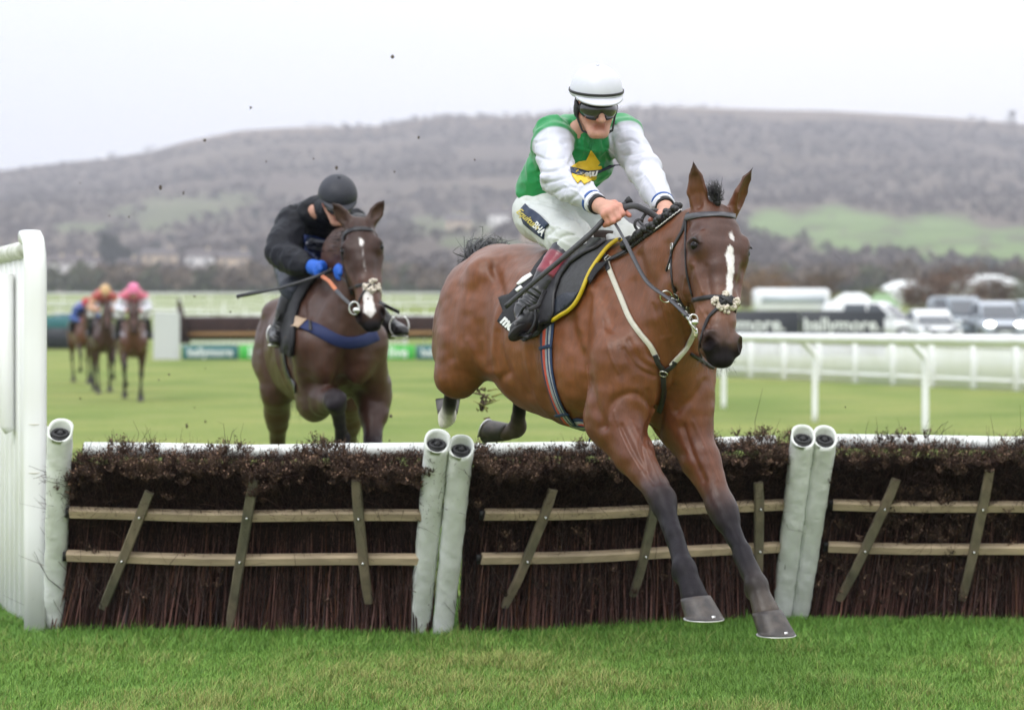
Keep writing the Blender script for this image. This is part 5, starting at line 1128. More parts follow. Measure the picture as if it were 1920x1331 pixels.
    def pad(base, top, r0=.048, r1=.060):
        base, top = np.asarray(base), np.asarray(top); d = nrm(top-base); L = np.linalg.norm(top-base); u = nrm(np.cross(d, (0, 1, 0))); v = np.cross(d, u); rows = 46; n = 24; V = []; F = []
        for i in range(rows+1):
            t = i/rows
            for k in range(n):
                a = 2*math.pi*k/n; w = 1+.036*math.sin(t*38+3*math.sin(a*2+t*5+seed)+seed*2)*math.sin(a+1)+.02*math.sin(t*90+a*3+seed); rr = (r0+(r1-r0)*t**.7)*w
                ct, st = math.cos(a), math.sin(a); sq = (abs(ct)**3+abs(st)**3)**(-1/3)*.5+.5
                V.append(base+d*(t*L+((u*ct+v*st)[1]*.035 if i == rows else 0))+(u*ct+v*st)*rr*sq)
        o_ = len(V)
        for ins, dz in ((.86, .0), (.80, -.012), (.78, -.10)):
            for k in range(n): a = 2*math.pi*k/n; V.append(base+d*(L+dz+(u*math.cos(a)+v*math.sin(a))[1]*.033)+(u*math.cos(a)+v*math.sin(a))*ins*r1)
        for i in range(rows+3):
            for k in range(n): F.append((i*n+k, i*n+(k+1) % n, (i+1)*n+(k+1) % n, (i+1)*n+k))
        p = mesh_obj('padded_post', V, F, vinyl, root); m = MB(); c = base+d*(L-.045)
        m.tube([c-d*.3, c+d*.025], .043, 20, cap=True); m.ell(c+d*.028, (.017, .017, .014), np.stack([u, v, d], 1), 12, 8); m.tube([c+d*.028+(u*math.cos(a)+v*math.sin(a))*.034 for a in np.linspace(0, 6.28, 22)[:-1]], .008, 8, closed=True)
        m.build('rubber_core', rubber, p)
        # rail strap brackets
    for pd in (padL, padR):
        if pd: pad(*pd)
    for t in ([.012] if padL else [])+([1.012] if padR else []):
        for rh in rails: m = MB(); m.box(S(t, rh, .09), (.022, .012, .050), np.stack([ax, nf, upv], 1)); m.build('bracket', rubber, root)
    return S
def lean(px, py, D): return at(px, py, D)
def pt_d(px, D, z): p = gx(px, D); p[2] = z; return p
BLa, BRa = pt_d(112, 11.78, 0), pt_d(795, 11.62, 0); TLa, TRa = pt_d(135, 11.28, .95), pt_d(812, 11.12, .95)
hurdle(BLa, BRa, TLa, TRa, [(.235, .89, .125, .20), (.52, .96, .475, .07), (.80, .96, .85, .25)], 'brush hurdle at the left, between the white wing and the double padded posts', seed=1, leafy=.05,
       padL=(pt_d(100, 11.72, -.02), pt_d(113, 11.20, 1.035)), padR=(pt_d(784, 11.56, -.02), pt_d(820, 11.02, .995)))
BLb, BRb = pt_d(870, 11.62, 0), pt_d(1455, 12.20, 0); TLb, TRb = pt_d(893, 11.12, .94), pt_d(1486, 11.70, .95)
hurdle(BLb, BRb, TLb, TRb, [(.22, .90, .10, .22), (.55, .95, .50, .25), (.87, .90, .90, .22)], 'brush hurdle in the middle, under the leaping horse', seed=2, leafy=.08,
       padL=(pt_d(828, 11.54, -.02), pt_d(865, 11.03, .968)), padR=(pt_d(1463, 12.10, -.02), pt_d(1506, 11.55, .985)))
BLc, BRc = pt_d(1522, 12.20, 0), pt_d(2210, 12.05, 0); TLc, TRc = pt_d(1560, 11.68, .965), pt_d(2235, 11.55, .965)
hurdle(BLc, BRc, TLc, TRc, [(.185, .92, .065, .18), (.44, .97, .40, .19), (.75, .95, .79, .19)], 'brush hurdle running out of the picture at the right', seed=3, leafy=.5,
       padL=(pt_d(1496, 12.12, -.02), pt_d(1547, 11.56, .980)), h_top=1.08)

# ------------------------------------------------------------------ white wing at the left
wg = empty('wing_fence', gx(60, 11.6), 'tall white plastic wing of upright slats at the left edge', 'fence')
d_w = nrm(np.array((-3.05, 13.3, 0))-np.array((-2.37, 11.65, 0))); pn0 = np.array((-2.36, 11.62, 0)); off_w = np.array(pn0)
Wt = 2.0
def wp_(s, z): return pn0+d_w*s+np.array((0, 0, z-.03*s))
m = MB(); nfw = np.array((d_w[1], -d_w[0], 0)); nfw = nfw if nfw[1] < 0 else -nfw
# broad end column with a rounded head that turns into the top rail
sec = []; pts = [wp_(0, -.02), wp_(0, .6), wp_(0, 1.2), wp_(0, 1.70), wp_(0, 1.80), wp_(.015, 1.88), wp_(.05, 1.945), wp_(.11, 1.97), wp_(.17, 1.975)]
V = []; F = []
for i, p in enumerate(pts):
    t = nrm(pts[min(i+1, len(pts)-1)]-pts[max(i-1, 0)]); u = nrm(np.array((1, 0, 0))-t*t[0]); v = np.cross(t, u); v = v if v[1] < 0 or i > 5 else v
    for k in range(16):
        a = 2*math.pi*k/16; q = (abs(math.cos(a))**5+abs(math.sin(a))**5)**(-1/5); V.append(p+u*math.cos(a)*q*.054+v*math.sin(a)*q*.035)
for i in range(len(pts)-1):
    for k in range(16): F.append((i*16+k, i*16+(k+1) % 16, (i+1)*16+(k+1) % 16, (i+1)*16+k))
F.append(tuple(range(15, -1, -1))); F.append(tuple((len(pts)-1)*16+k for k in range(16)))
m.add(V, F); m.build('end_column', white_pl, wg)
m = MB(); m.tube([wp_(.04, 1.915), wp_(1.0, 1.915), wp_(3.2, 1.915)], .046, 14); m.build('top_rail', mat('aged_plastic', (.66, .67, .63), rough=.4, nz=.1, ns=12, col2=(.42, .44, .36), ns2=9), wg)
m = MB(); m.tube([wp_(.04, 1.0)-nfw*.06, wp_(3.2, 1.0)-nfw*.06], .03, 10); m.tube([wp_(.04, .3)-nfw*.06, wp_(3.2, .3)-nfw*.06], .03, 10); m.build('cross_rail', white_pl, wg)
for i in range(46):
    m = MB(); s = .07+i*.068; w = .064
    m.box(wp_(s, .97)+nfw*(.004 if i % 2 else .0), (w, .014, 1.86), np.stack([d_w, nfw, (0, 0, 1)], 1), bevel=.004); m.build('slat', white_pl, wg)
for s, z0, z1 in ((.50, 1.02, 1.80), (1.6, 1.02, 1.80), (2.7, 1.02, 1.8)):
    m = MB(); m.tube([wp_(s, z0-.03)+nfw*.035, wp_(s, z0)+nfw*.05, wp_(s, z1)+nfw*.05], [.026, .036, .036], 12); m.build('brace', white_pl, wg)
m = MB(); b0 = wp_(0, 1.02)
for z in (1.04, .80):
    m.tube([wp_(0, z)+np.array((math.cos(a)*.0555, math.sin(a)*.0365, 0)) for a in np.linspace(0, 6.28, 24)[:-1]], .003, 6, closed=True)
m.build('tape', mat('clear_tape', (.60, .58, .50), rough=.5, nz=.15, ns=25), wg)
# ------------------------------------------------------------------ following horse and rider
az2 = math.radians(15)
J2 = dict(withers=at(612, 505, 13.5), az=az2, pitch=math.radians(7), poll=at(672, 420, 12.86), muzzle=at(698, 612, 12.62), face=(.08, -1, .1), wf=1.12, neck=at(640, 492, 13.18),
    ears=[(at(651, 416, 12.86), at(623, 381, 12.84), (-.35, -1, 0)), (at(699, 410, 12.88), at(720, 376, 12.86), (.3, -1, 0))],
    fore=[(at(590, 748, 13.28), at(630, 750, 12.84), at(643, 828, 13.05), at(642, 858, 13.13), at(641, 884, 13.10)),
          (at(700, 742, 13.38), at(700, 835, 13.16), at(702, 935, 13.10), at(703, 968, 13.05), at(704, 1000, 12.97))],
    hind=[(at(520, 735, 14.15), at(520, 850, 14.65), at(522, 955, 14.35), at(524, 990, 14.27), at(526, 1030, 14.2)),
          (at(655, 745, 14.25), at(655, 850, 14.75), at(650, 955, 14.5), at(652, 990, 14.42), at(654, 1030, 14.35))], leg=1.28)
pal2 = dict(body=(.062, .026, .016), dark=(.045, .018, .012), point=(.014, .012, .014), belly=(.075, .036, .022), face=(.040, .018, .013), muzzle=(.014, .012, .013), nose=(.13, .045, .022),
            crest=(.02, .012, .01), ear=(.03, .018, .013), fore=(.05, .022, .016))
H2 = build_horse(J2, pal2, h=.008, seed=21)
C2 = H2.C.copy(); t, l, m_ = H2.hc.T; n1 = vnoise(H2.V, 60, 4)
b = np.clip((np.interp(t, [.36, .38, .44, .52, .55], [0, .020, .026, .034, .0])-np.abs(l+.004)+n1*.004)/.006, 0, 1)*(m_ > -.02)*(t < .56)*(t > .36)
st = np.clip((.012-np.sqrt((l-.0)**2+((t-.14)*.4)**2)+n1*.004)/.006, 0, 1)*(m_ > 0); b = np.maximum(b, st)
sn_ = np.clip((.004-np.abs(l)+n1*.003)/.006, 0, 1)*(m_ > 0)*(t > .16)*(t < .3)*.4; b = np.maximum(b, sn_)[:, None]; C2 = C2*(1-b)+np.array((.72, .68, .66))*b
kk = np.clip((t-.545)/.03, 0, 1)*(t < .7)*(np.abs(l) < .12)*(m_ > -.12); C2 = C2*(1-kk[:, None])+np.array((.012, .011, .012))*kk[:, None]
for y in (-1, 1):
    dn = np.sqrt(((t-.530)/.027)**2+((l-y*.063)/.020)**2+((m_-.040)/.030)**2); k = np.clip(1.5-dn, 0, 1)[:, None]; C2 = C2*(1-k)+np.array((.004, .003, .004))*k
root2 = empty('horse', H2.B(0, 0, 0), 'dark brown racehorse with a white nose stripe rising to jump behind the left hurdle', 'horse')
mesh_obj('body', H2.V, H2.Q, coat, root2, cols=np.clip(C2, 0, 1)); B2 = bvh_of(H2.V, H2.Q); eyes(H2, root2, eyem, lid)
for kind, y, co, toe, pax in H2.feet: hoof('hoof', co, toe, H2.fw, .135, hoofm, root2, pax, shoe=False)
G2 = dict(bv=[B2], guess=13.2)
br2 = strap('bridle', [(655, 430), (645, 445), (641, 470), (645, 500), (652, 530), (660, 552)], .018, leather, root2, **G2)
strap('browband', [(643, 450), (648, 438), (665, 430), (688, 430), (706, 434), (717, 444)], .026, leather, br2, off=.004, **G2)
strap('noseband', [(655, 542), (670, 536), (690, 533), (706, 537), (718, 550)], .018, leather, br2, off=.004, **G2)
strap('cheek_strap', [(716, 446), (722, 480), (722, 520), (717, 552)], .014, leather, br2, off=.004, **G2)
strap('chin_strap', [(692, 536), (680, 552), (672, 572), (668, 592)], .012, leather, br2, off=.004, **G2)
m = MB()
for cx, cy in ((697, 528), (686, 538), (707, 538), (697, 545)):
    q, nn = cast(cx, cy, [B2]); 
    for _ in range(10): m.ell(q+nn*.008+RNG.normal(0, .008, 3), .010, None, 7, 5)
m.build('fleece_pad', fleece, br2)
m = MB(); q = at(664, 578, 12.52); m.tube([q+np.array((math.cos(a)*.026, 0, math.sin(a)*.034)) for a in np.linspace(0, 6.28, 24)[:-1]], .005, 8, closed=True); m.ell(at(668, 582, 12.5), (.02, .012, .016)); m.build('bit_ring', steel, root2)
# chest strap, saddle, cloth, girth
bs2 = strap('breast_girth', [(556, 606), (575, 611), (600, 621), (640, 641), (676, 640), (706, 628)], .066, mat('navy_webbing', (.008, .018, .085), rough=.7, nz=.15, ns=60), root2, off=.006, th=.008, **G2)
strap('tan_end', [(553, 605), (560, 608), (570, 610)], .075, mat('tan_leather', (.42, .30, .2), rough=.6, nz=.2), bs2, off=.016, **G2)
strap('buckle_strap', [(583, 606), (583, 614), (584, 622)], .018, leather, bs2, off=.018, **G2)
sd2 = decal('saddle_cloth', [(600, 520), (585, 520), (560, 540), (545, 560), (535, 600), (533, 660), (552, 668), (556, 640), (558, 600), (566, 570), (580, 545)], [B2], .015, cloth, root2, step=7, guess=13.6, th=.012, sm=6)
S = SDF(H2.B(-.6, -.3, 1.5)-.35, H2.B(.05, .3, 1.7)+.35, .012); S.c(H2.B(-.02, 0, 1.67), (.09, .04), H2.B(-.42, 0, 1.69), (.13, .035), k=.02, u=H2.lf)
V, Q = S.mesh(); mesh_obj('saddle', V, Q, leather, sd2)
strap('girth', [(533, 660), (537, 690), (548, 715), (556, 728)], .06, leather, root2, off=.006, **G2)
# mane, forelock, tail
m = MB(); rt = []; tp = []
for _ in range(500):
    s_ = RNG.uniform(0, 1); c = H2.HD(.01, 0, -.06)*(1-s_)+H2.B(.1, 0, 1.66)*s_; rt.append(c+RNG.normal(0, .015, 3)); tp.append(c+H2.lf*RNG.normal(-.07, .03)+np.array((0, 0, .02+.03*RNG.normal()))-np.array((0, 0, .05)))
m.ell(H2.HD(-.035, 0, -.05), (.06, .07, .05)); m.ell(H2.HD(-.02, .02, -.01), (.045, .04, .035))
hairs(m, rt, tp, .006, .015, 5); m.build('mane', hair, root2)
m = MB(); rt = [H2.B(-1.15, 0, 1.45)+RNG.normal(0, .02, 3) for _ in range(300)]; tp = [H2.B(-1.45, 0, 1.0)+RNG.normal(0, .07, 3) for _ in range(300)]; hairs(m, rt, tp, .006, .03, 6); m.build('tail', hair, root2)
# rider
B_ = H2.B
def rider_pose(H, drop=0, wide=.0):
    B = H.B; dz = -drop
    return dict(pelvis=B(-.46, 0, 1.93+dz), chest=B(-.16, 0, 2.03+dz), neck=B(.10, 0, 2.07+dz), head=B(.20, 0, 2.10+dz), face=H.fw*1-np.array((0, 0, .45)), up=np.array((0, 0, 1))+H.fw*.4,
        sh=[B(.02, -.19, 2.02+dz), B(.02, .19, 2.02+dz)], el=[B(.02, -.30, 1.76+dz), B(.02, .30, 1.76+dz)], wr=[B(.24, -.12, 1.72+dz), B(.24, .12, 1.72+dz)],
        hip=[B(-.46, -.10, 1.88+dz), B(-.46, .10, 1.88+dz)], knee=[B(-.06, -.25, 1.66+dz*.5), B(-.06, .25, 1.66+dz*.5)], ankle=[B(-.20, -.33, 1.30), B(-.20, .33, 1.30)], hands=[])
R2 = dict(pelvis=at(565, 478, 14.0), chest=at(584, 424, 13.75), neck=at(616, 392, 13.42), head=at(633, 377, 13.24), face=(.20, -.85, -.55), up=(.1, -.5, 1),
    sh=[at(556, 412, 13.55), at(655, 415, 13.65)], el=[at(524, 478, 13.35), at(672, 480, 13.5)], wr=[at(585, 500, 13.12), at(648, 505, 13.05)],
    hip=[at(545, 496, 13.9), at(585, 496, 14.0)], knee=[at(553, 540, 13.42), None], ankle=[at(521, 628, 13.50), None], hands=[])
rel2 = lambda p: ((p-J2['withers'])@H2.fw, (p-J2['withers'])@H2.lf, (p-J2['withers'])@H2.up+1.65); mir2 = lambda p: H2.B(rel2(p)[0], -rel2(p)[1], rel2(p)[2])
R2['knee'][1] = mir2(R2['knee'][0]); R2['ankle'][1] = at(728, 612, 13.42)
def fist(w, c, side, s=1.0):
    """four curled fingers and a thumb round the rein; c = knuckle centre"""
    w, c = np.asarray(w), np.asarray(c); d = nrm(c-w); dn = np.array((0, 0, -1.)); ch = []
    sd_ = nrm(np.cross(d, (0, 0, 1)))*side
    for i, q in enumerate((-.026, -.009, .009, .026)):
        k = c+np.array((0, 0, 1))*(-q)*.8+sd_*q*.3; L = (.030, .034, .032, .026)[i]
        ch.append([k, k+d*L*.6+sd_*L*.7, k+d*L*.2+sd_*L*1.2, k-d*L*.4+sd_*L*.9])
    th = [w*.5+c*.5+np.array((0, 0, .018)), c+np.array((0, 0, .030)), c+d*.02+sd_*.03+np.array((0, 0, .026)), c+d*.035+sd_*.035+np.array((0, 0, .012))]
    return (w, None, ch, th)
R2['hands'] = [fist(R2['wr'][0], at(603, 506, 13.06), 1), fist(R2['wr'][1], at(636, 512, 13.0), -1)]
rd2 = empty('person', R2['pelvis'], 'jockey in black jacket, black helmet and blue gloves crouched on the dark horse behind', 'jockey')
P2, K2, fr2, bm2 = person(R2, rd2, h=.007)
blk = mat('black_jacket', attr=True, rough=.5, nz=.15, ns=30, bump=.4, bs=22, bdist=.012, spec=.15)
jv2, jq2 = jacket(P2, rd2, blk, (.010, .011, .015), (.011, .012, .017), h=.008, amp=.010, seed=31, sl=(.088, .074, .050), tw=(.15, .12), cw=(.19, .13), puff=1)
BJ2 = [bvh_of(jv2, jq2)]
decal('blue_vest', [(568, 440), (590, 440), (612, 448), (622, 462), (612, 480), (590, 486), (570, 468)], BJ2, .010, mat('royal_blue', (.01, .03, .16), rough=.5), rd2, step=6, guess=13.4)
decal('name_panel', [(570, 453), (582, 442), (612, 448), (626, 453), (622, 470), (606, 466), (572, 460)], BJ2, .018, mat('grey_panel', (.36, .38, .46), rough=.6), rd2, step=5, guess=13.4)
ptext('lettering', 'HONDA' if False else 'LASSPA', 598, 455, 12, .10, BJ2, .024, MATS['navy_cloth'], rd2, bold=.02, guess=13.4, sm=0)
breeches(P2, rd2, nylon, (.030, .036, .055), h=.009, amp=.005, seed=33, th=(.10, .082))
for i in (0, 1):
    kn, an = P2['knee'][i], P2['ankle'][i]; sg = 1 if i == 0 else -1; he = an+np.array((.0, .05, -.055)); to = he+H2.fw*.20+H2.lf*(-.05*sg)+np.array((0, 0, .0))
    boot(kn, an, he, to, rd2, mt=bootm, sock=(.02, .022, .03), top=(.015, .015, .02), soledir=(0, -.25, -1), h=.007)
    stirrup(he*.35+to*.65+np.array((0, -.01, -.012)), H2.fw, (0, .1, 1), root2)
    m = MB(); c = he*.35+to*.65; m.ribbon([c+np.array((0, 0, .12)), c*.3+kn*.7+H2.lf*(-.03*sg)], [-H2.lf*sg]*2, .022, .004); m.build('stirrup_leather', leather, root2)
helmet(K2, fr2, rd2, mat('navy_helmet_silk', (.012, .014, .024), rough=.55, bump=.2, bs=40), rad=(.112, .130, .105), z0=.030); goggles(K2, fr2, rd2, zc=.0)
gl = mat('blue_glove', (.008, .10, .50), rough=.6, nz=.15, ns=50, bump=.3, bs=60)
for hd in R2['hands']:
    lo = np.min([q for ch in hd[2] for q in ch]+[hd[0]], 0)-.06; hi = np.max([q for ch in hd[2] for q in ch]+[hd[0]], 0)+.06; S = SDF(lo, hi, .006)
    mc = [ch[0] for ch in hd[2]]; 
    for q in mc: S.c(hd[0]*.9+q*.1, .034, q, .025, k=.02)
    for ch in hd[2]:
        for j in range(3): S.c(ch[j], .0195-.002*j, ch[j+1], .0175-.002*j, k=.006)
    for j in range(3): S.c(hd[3][j], .024-.002*j, hd[3][j+1], .021-.002*j, k=.01)
    V, Q = S.mesh(); mesh_obj('glove', V, Q, gl, rd2)
# rein of the second horse, whip of its rider
m = MB(); m.ribbon([at(604, 518, 12.98), at(618, 528, 12.85), at(630, 544, 12.72)], [np.array((0, -1, .3))]*3, .022, .005); r2 = m.build('rein', mat('orange_rubber', (.50, .16, .07), rough=.6, nz=.15), root2)
m = MB(); m.ribbon([at(630, 544, 12.72), at(645, 560, 12.6), at(660, 574, 12.52)], [np.array((0, -1, .3))]*3, .020, .005); m.build('rein_end', MATS['grey_rein'], r2)
m = MB(); m.ribbon([at(640, 520, 12.95), at(700, 560, 12.7), at(722, 572, 12.62)], [np.array((.3, -1, .3))]*3, .018, .004); m.build('rein', MATS['grey_rein'], root2)
w2 = empty('whip', at(600, 515, 13.02), 'thin black whip carried level by the jockey in the black jacket', 'whip'); m = MB(); m.tube([at(618, 508, 13.0), at(585, 522, 13.0), at(520, 542, 13.05), at(444, 556, 13.1)], [.010, .009, .008, .010], 8); m.build('shaft', MATS['whip_black'], w2)
m = MB(); m.ell(at(620, 507, 13.0), .013); m.build('knob', rubber, w2)
# ------------------------------------------------------------------ the three horses far behind
def far_horse(px, D, pal, seed, az, ca, cb, ccap, label, rlabel, hc=.02, ph=0, drop=-.05, sash=None, wcol=(.62, .62, .64)):
    W = gx(px, D)+np.array((0, 0, 1.60)); A = math.radians(az); fw = np.array([math.sin(A), -math.cos(A), 0]); lf = np.array([math.cos(A), math.sin(A), 0]); up = np.array((0, 0, 1.))
    B = lambda x, y, z: W+fw*x+lf*y+up*(z-1.65)
    L = [(B(.12, -.17, 1.0), B(.42, -.16, .74), B(.34, -.15, .42), B(.28, -.15, .40), B(.24, -.15, .34)), (B(.05, .17, .98), B(.05, .15, .56), B(.10, .13, .22), B(.14, .13, .12), B(.20, .13, .05))]
    if ph: L = [tuple(x-2*lf*((x-W)@lf) for x in q) for q in L[::-1]]
    J = dict(withers=W, az=A, pitch=0, poll=B(.72, 0, 1.86), muzzle=B(.92, 0, 1.36), face=fw+up*.35, ears=[(B(.70, -.05, 1.88), B(.72, -.08, 2.02), fw), (B(.70, .05, 1.88), B(.72, .08, 2.02), fw)], fore=L,
        hind=[(B(-.78, -.19, 1.0), B(-1.1, -.16, .62), B(-.95, -.15, .28), B(-.90, -.15, .18), B(-.86, -.15, .08)), (B(-.7, .19, 1.0), B(-.85, .16, .58), B(-.62, .15, .26), B(-.56, .15, .16), B(-.5, .15, .06))], leg=1.05)
    H = build_horse(J, pal, h=hc, seed=seed, detail=False); r = empty('horse', gx(px, D), label, 'horse'); mesh_obj('body', H.V, H.Q, coat, r, cols=H.C)
    for kind, y, co, toe, pax in H.feet: hoof('hoof', co, toe, H.fw, .13, hoofm, r, pax, shoe=False)
    m = MB(); m.tube([B(.62, 0, 1.9), B(.4, 0, 1.82), B(.1, 0, 1.70)], [.03, .04, .03], 8, flat=1.6); m.build('mane', hair, r)
    m = MB(); rt = [B(-1.15, 0, 1.48)]*60; tp = [B(-1.4, 0, .95)+RNG.normal(0, .07, 3) for _ in range(60)]; hairs(m, rt, tp, .02, .03, 5); m.build('tail', hair, r)
    m = MB()
    for y in (-1, 1): m.tube([B(.70, y*.09, 1.80), B(.80, y*.085, 1.6), B(.86, y*.075, 1.48)], .010, 6)
    m.tube([B(.86, -.085, 1.47), B(.93, -.05, 1.50), B(.95, 0, 1.51), B(.93, .05, 1.50), B(.86, .085, 1.47)], .010, 6); m.build('bridle', leather, r)
    m = MB(); m.box(B(-.2, 0, 1.60), (.5, .5, .05), np.stack([fw, lf, up], 1), bevel=.02)
    for y in (-1, 1): m.box(B(-.22, y*.27, 1.42), (.5, .03, .38), np.stack([fw, lf, up], 1), bevel=.01)
    m.build('saddle', cloth, r)
    if sash: m = MB(); m.tube([B(.20, -.24, 1.36), B(.42, -.16, 1.27), B(.50, 0, 1.24), B(.42, .16, 1.27), B(.20, .24, 1.36)], .035, 8, flat=.4, up=up); m.build('breast_girth', mat('grey_web', (.30, .28, .33), rough=.7), r)
    R = rider_pose(H, drop); R['hands'] = [fist(R['wr'][0], R['wr'][0]+fw*.07, 1), fist(R['wr'][1], R['wr'][1]+fw*.07, -1)]
    p = empty('person', R['pelvis'], rlabel, 'jockey'); P, K, fr, _ = person(R, p, h=.014); jacket(P, p, silk, ca, cb, h=.016, amp=.006, seed=seed, name='silks'); breeches(P, p, nylon, wcol, h=.016, amp=.004)
    for i in (0, 1):
        an = P['ankle'][i]; he = an+np.array((0, 0, -.055))-fw*.03; boot(P['knee'][i], an, he, he+fw*.2, p, mt=bootm, top=(.015, .015, .018), soledir=(0, 0, -1), h=.014)
    helmet(K, fr, p, ccap, rad=(.115, .130, .105), z0=.03); goggles(K, fr, p)
    return H, P
palf = dict(pal2, body=(.085, .032, .018), nose=(.10, .035, .02))
pink = mat('pink_cap', (.70, .18, .34), rough=.5)
far_horse(250, 44.5, palf, 41, 10, (.62, .14, .22), (.66, .66, .74), pink, 'bay horse galloping far behind, nearest of the distant group', 'jockey with pink cap and white sleeves on the nearest distant horse', sash=True)
far_horse(196, 48.5, dict(palf, body=(.05, .022, .016)), 42, 14, (.42, .07, .06), (.55, .32, .22), mat('cream_cap', (.55, .36, .18), rough=.5), 'dark horse in the middle of the distant galloping group', 'jockey in red and cream silks in the middle of the distant group', ph=1, hc=.025)
far_horse(160, 53.5, dict(palf, body=(.10, .036, .018)), 43, 18, (.04, .08, .30), (.04, .09, .30), mat('red_cap', (.45, .04, .05), rough=.5), 'rearmost bay horse of the distant group, partly hidden at its left', 'jockey in blue silks at the back of the distant group', hc=.025, drop=.22)
# ------------------------------------------------------------------ rails, fences and boards
def rail_run(pts, label, post_every=2.6, h=1.15, r=.06, crank=None, group='white running rails', pr=.05, kind='running_rail', low=None, prs=None):
    pts = [np.asarray(p, float) for p in pts]; root = empty(kind, pts[0], label, 'rail', group); m = MB(); up = np.array((0, 0, 1.)); off = np.array((-.22, 0, 0)) if crank else np.zeros(3)
    m.tube([p+up*h+off for p in pts], r, 12); m.build('rail', white_pl, root)
    if low: m = MB(); m.tube([p+up*low+off for p in pts], r*.6, 8); m.build('lower_rail', white_pl, root)
    P = prs
    if P is None:
        P = []; 
        for a, b in zip(pts[:-1], pts[1:]):
            n = max(1, int(np.linalg.norm(b-a)/post_every)); P += [a+(b-a)*k/n for k in range(n)]
        P.append(pts[-1])
    for p in P[:95]:
        m = MB()
        if crank: m.tube(crom([p-up*.05, p+up*h*.5, p+up*(h-.30), p+up*(h-.22)+off*.12, p+up*(h-.10)+off*.65, p+up*h+off], 4), pr, 10)
        else: m.tube([p-up*.05, p+up*h], pr, 8)
        m.build('post', white_pl, root)
    return root
pr_ = [gp3(1357, 765), gp3(1528, 790), gp3(1735, 812), gp3(1985, 843)]
ext = pr_[0]+(pr_[0]-pr_[1])*.4
rail_run([pr_[0]+(pr_[0]-pr_[1])*2.2, *pr_, pr_[3]+(pr_[3]-pr_[2])], 'white plastic running rail on cranked posts at the right, behind the horse', crank=1, prs=pr_, h=1.24, r=.068, pr=.048)
m = MB(); b = gp3(1332, 760); m.tube([b, b+np.array((0, 0, .72))], .062, 12); m.ell(b+np.array((0, 0, .72)), (.062, .062, .03)); tag(m.build('marker_post', mat('maroon_post', (.045, .010, .012), rough=.6, nz=.3), None, origin=b), 'short dark maroon post behind the horse\'s chest, left of a white post', 'post')
# paling fence along the far side of the course
def paling(a, b, label, h=.85, gap=.16, pst=2.0):
    root = empty('paling_fence', a, label, 'fence', 'white paling fences'); d = nrm(b-a); L = np.linalg.norm(b-a); up = np.array((0, 0, 1.)); nn = np.cross(d, up)
    m = MB(); R = np.stack([d, nn, up], 1); m.box((a+b)/2+up*(h-.05), (L, .05, .12), R); m.box((a+b)/2+up*.2, (L, .04, .06), R); m.build('rail', white_pl, root)
    m = MB(); k = 0
    while k*gap < L: m.box(a+d*k*gap+up*h*.5, (.05, .02, h), R); k += 1
    m.build('palings', white_pl, root)['kind'] = 'stuff'
    n = int(L/pst)
    for i in range(min(n+1, 90)): m = MB(); m.box(a+d*i*L/n+up*(h*.5-.02), (.15, .10, h+.06), R, bevel=.01); m.build('post', white_pl, root)
    return root
paling(gx(1290, 60), gx(2080, 47.5), 'low white paling fence beyond the running rail at the right', h=1.0, gap=.095, pst=1.25)
# boards
blackb = mat('board_black', (.010, .014, .022), rough=.5, nz=.1); teal = mat('board_teal', (.02, .13, .15), rough=.5); limeb = mat('board_green', (.05, .42, .06), rough=.5); boardw = mat('board_white', (.75, .78, .78), rough=.5)
def board(a, b, h, mt, label, txt=None, tcol=None, group=None, z0=0.0, th=.08, ts=1.0, cat='banner board', name='banner_board'):
    a = np.asarray(a, float); b = np.asarray(b, float); root = empty(name, (a+b)/2, label, cat, group); d = nrm(b-a); L = np.linalg.norm(b-a); up = np.array((0, 0, 1.)); nn = nrm(np.cross(d, up)); nn = nn if nn[1] < 0 else -nn
    m = MB(); R = np.stack([d, nn, up], 1); c = (a+b)/2+up*(z0+h/2); m.box(c, (L, th, h), R, bevel=.01); pb = m.build('panel', mt, root)
    if txt:
        V, F = text_mesh(txt, 1.0, .02); w = max(v[0] for v in V)-min(v[0] for v in V); s = min(L*.84/w, h*1.05)*ts; cx = (max(v[0] for v in V)+min(v[0] for v in V))/2
        mesh_obj('lettering', [c+nn*(th/2+.004)+d*(v[0]-cx)*s+up*(v[1]*s+(.27 if h > 1.3 else 0)) for v in V], F, tcol or boardw, pb, False)
    return root
def pz(px, D): return gx(px, D)
board(pz(1500, 80), pz(1658, 80), 1.52, blackb, 'black banner board with white lower-case wording, ends beside the white car', 'ballymore.', ts=1.08)
board(pz(1290, 80.6), pz(1499, 80), 1.52, blackb, 'black banner board with white wording, just right of the horse\'s muzzle', 'ballymore.', ts=.88)
# steeplechase fence with its wing and boards
DF = 76.; sf = empty('steeplechase_fence', gx(600, DF), 'long dark birch steeplechase fence in the middle distance behind the second horse', 'fence'); m = MB(); a_, b_ = gx(345, DF), gx(1180, DF+4); d = nrm(b_-a_); R = np.stack([d, np.cross((0, 0, 1.), d), (0, 0, 1)], 1); L = np.linalg.norm(b_-a_)
birchf = mat('birch_dark', (.042, .022, .020), rough=.95, nz=.5, ns=8, stretch=(3, 3, .5), bump=1, bs=20, bdist=.05)
m.box((a_+b_)/2+np.array((0, 0, .98)), (L, .8, .76), R, bevel=.08); m.build('birch', birchf, sf)
rng = np.random.default_rng(77); n = 9000; s = rng.random(n); P0 = a_+(b_-a_)*s[:, None]+np.stack([0*s, rng.uniform(-.4, .3, n), rng.uniform(.7, 1.3, n)], 1); P1 = P0+np.stack([rng.normal(0, .05, n), rng.normal(0, .05, n), rng.uniform(.05, .16, n)], 1)
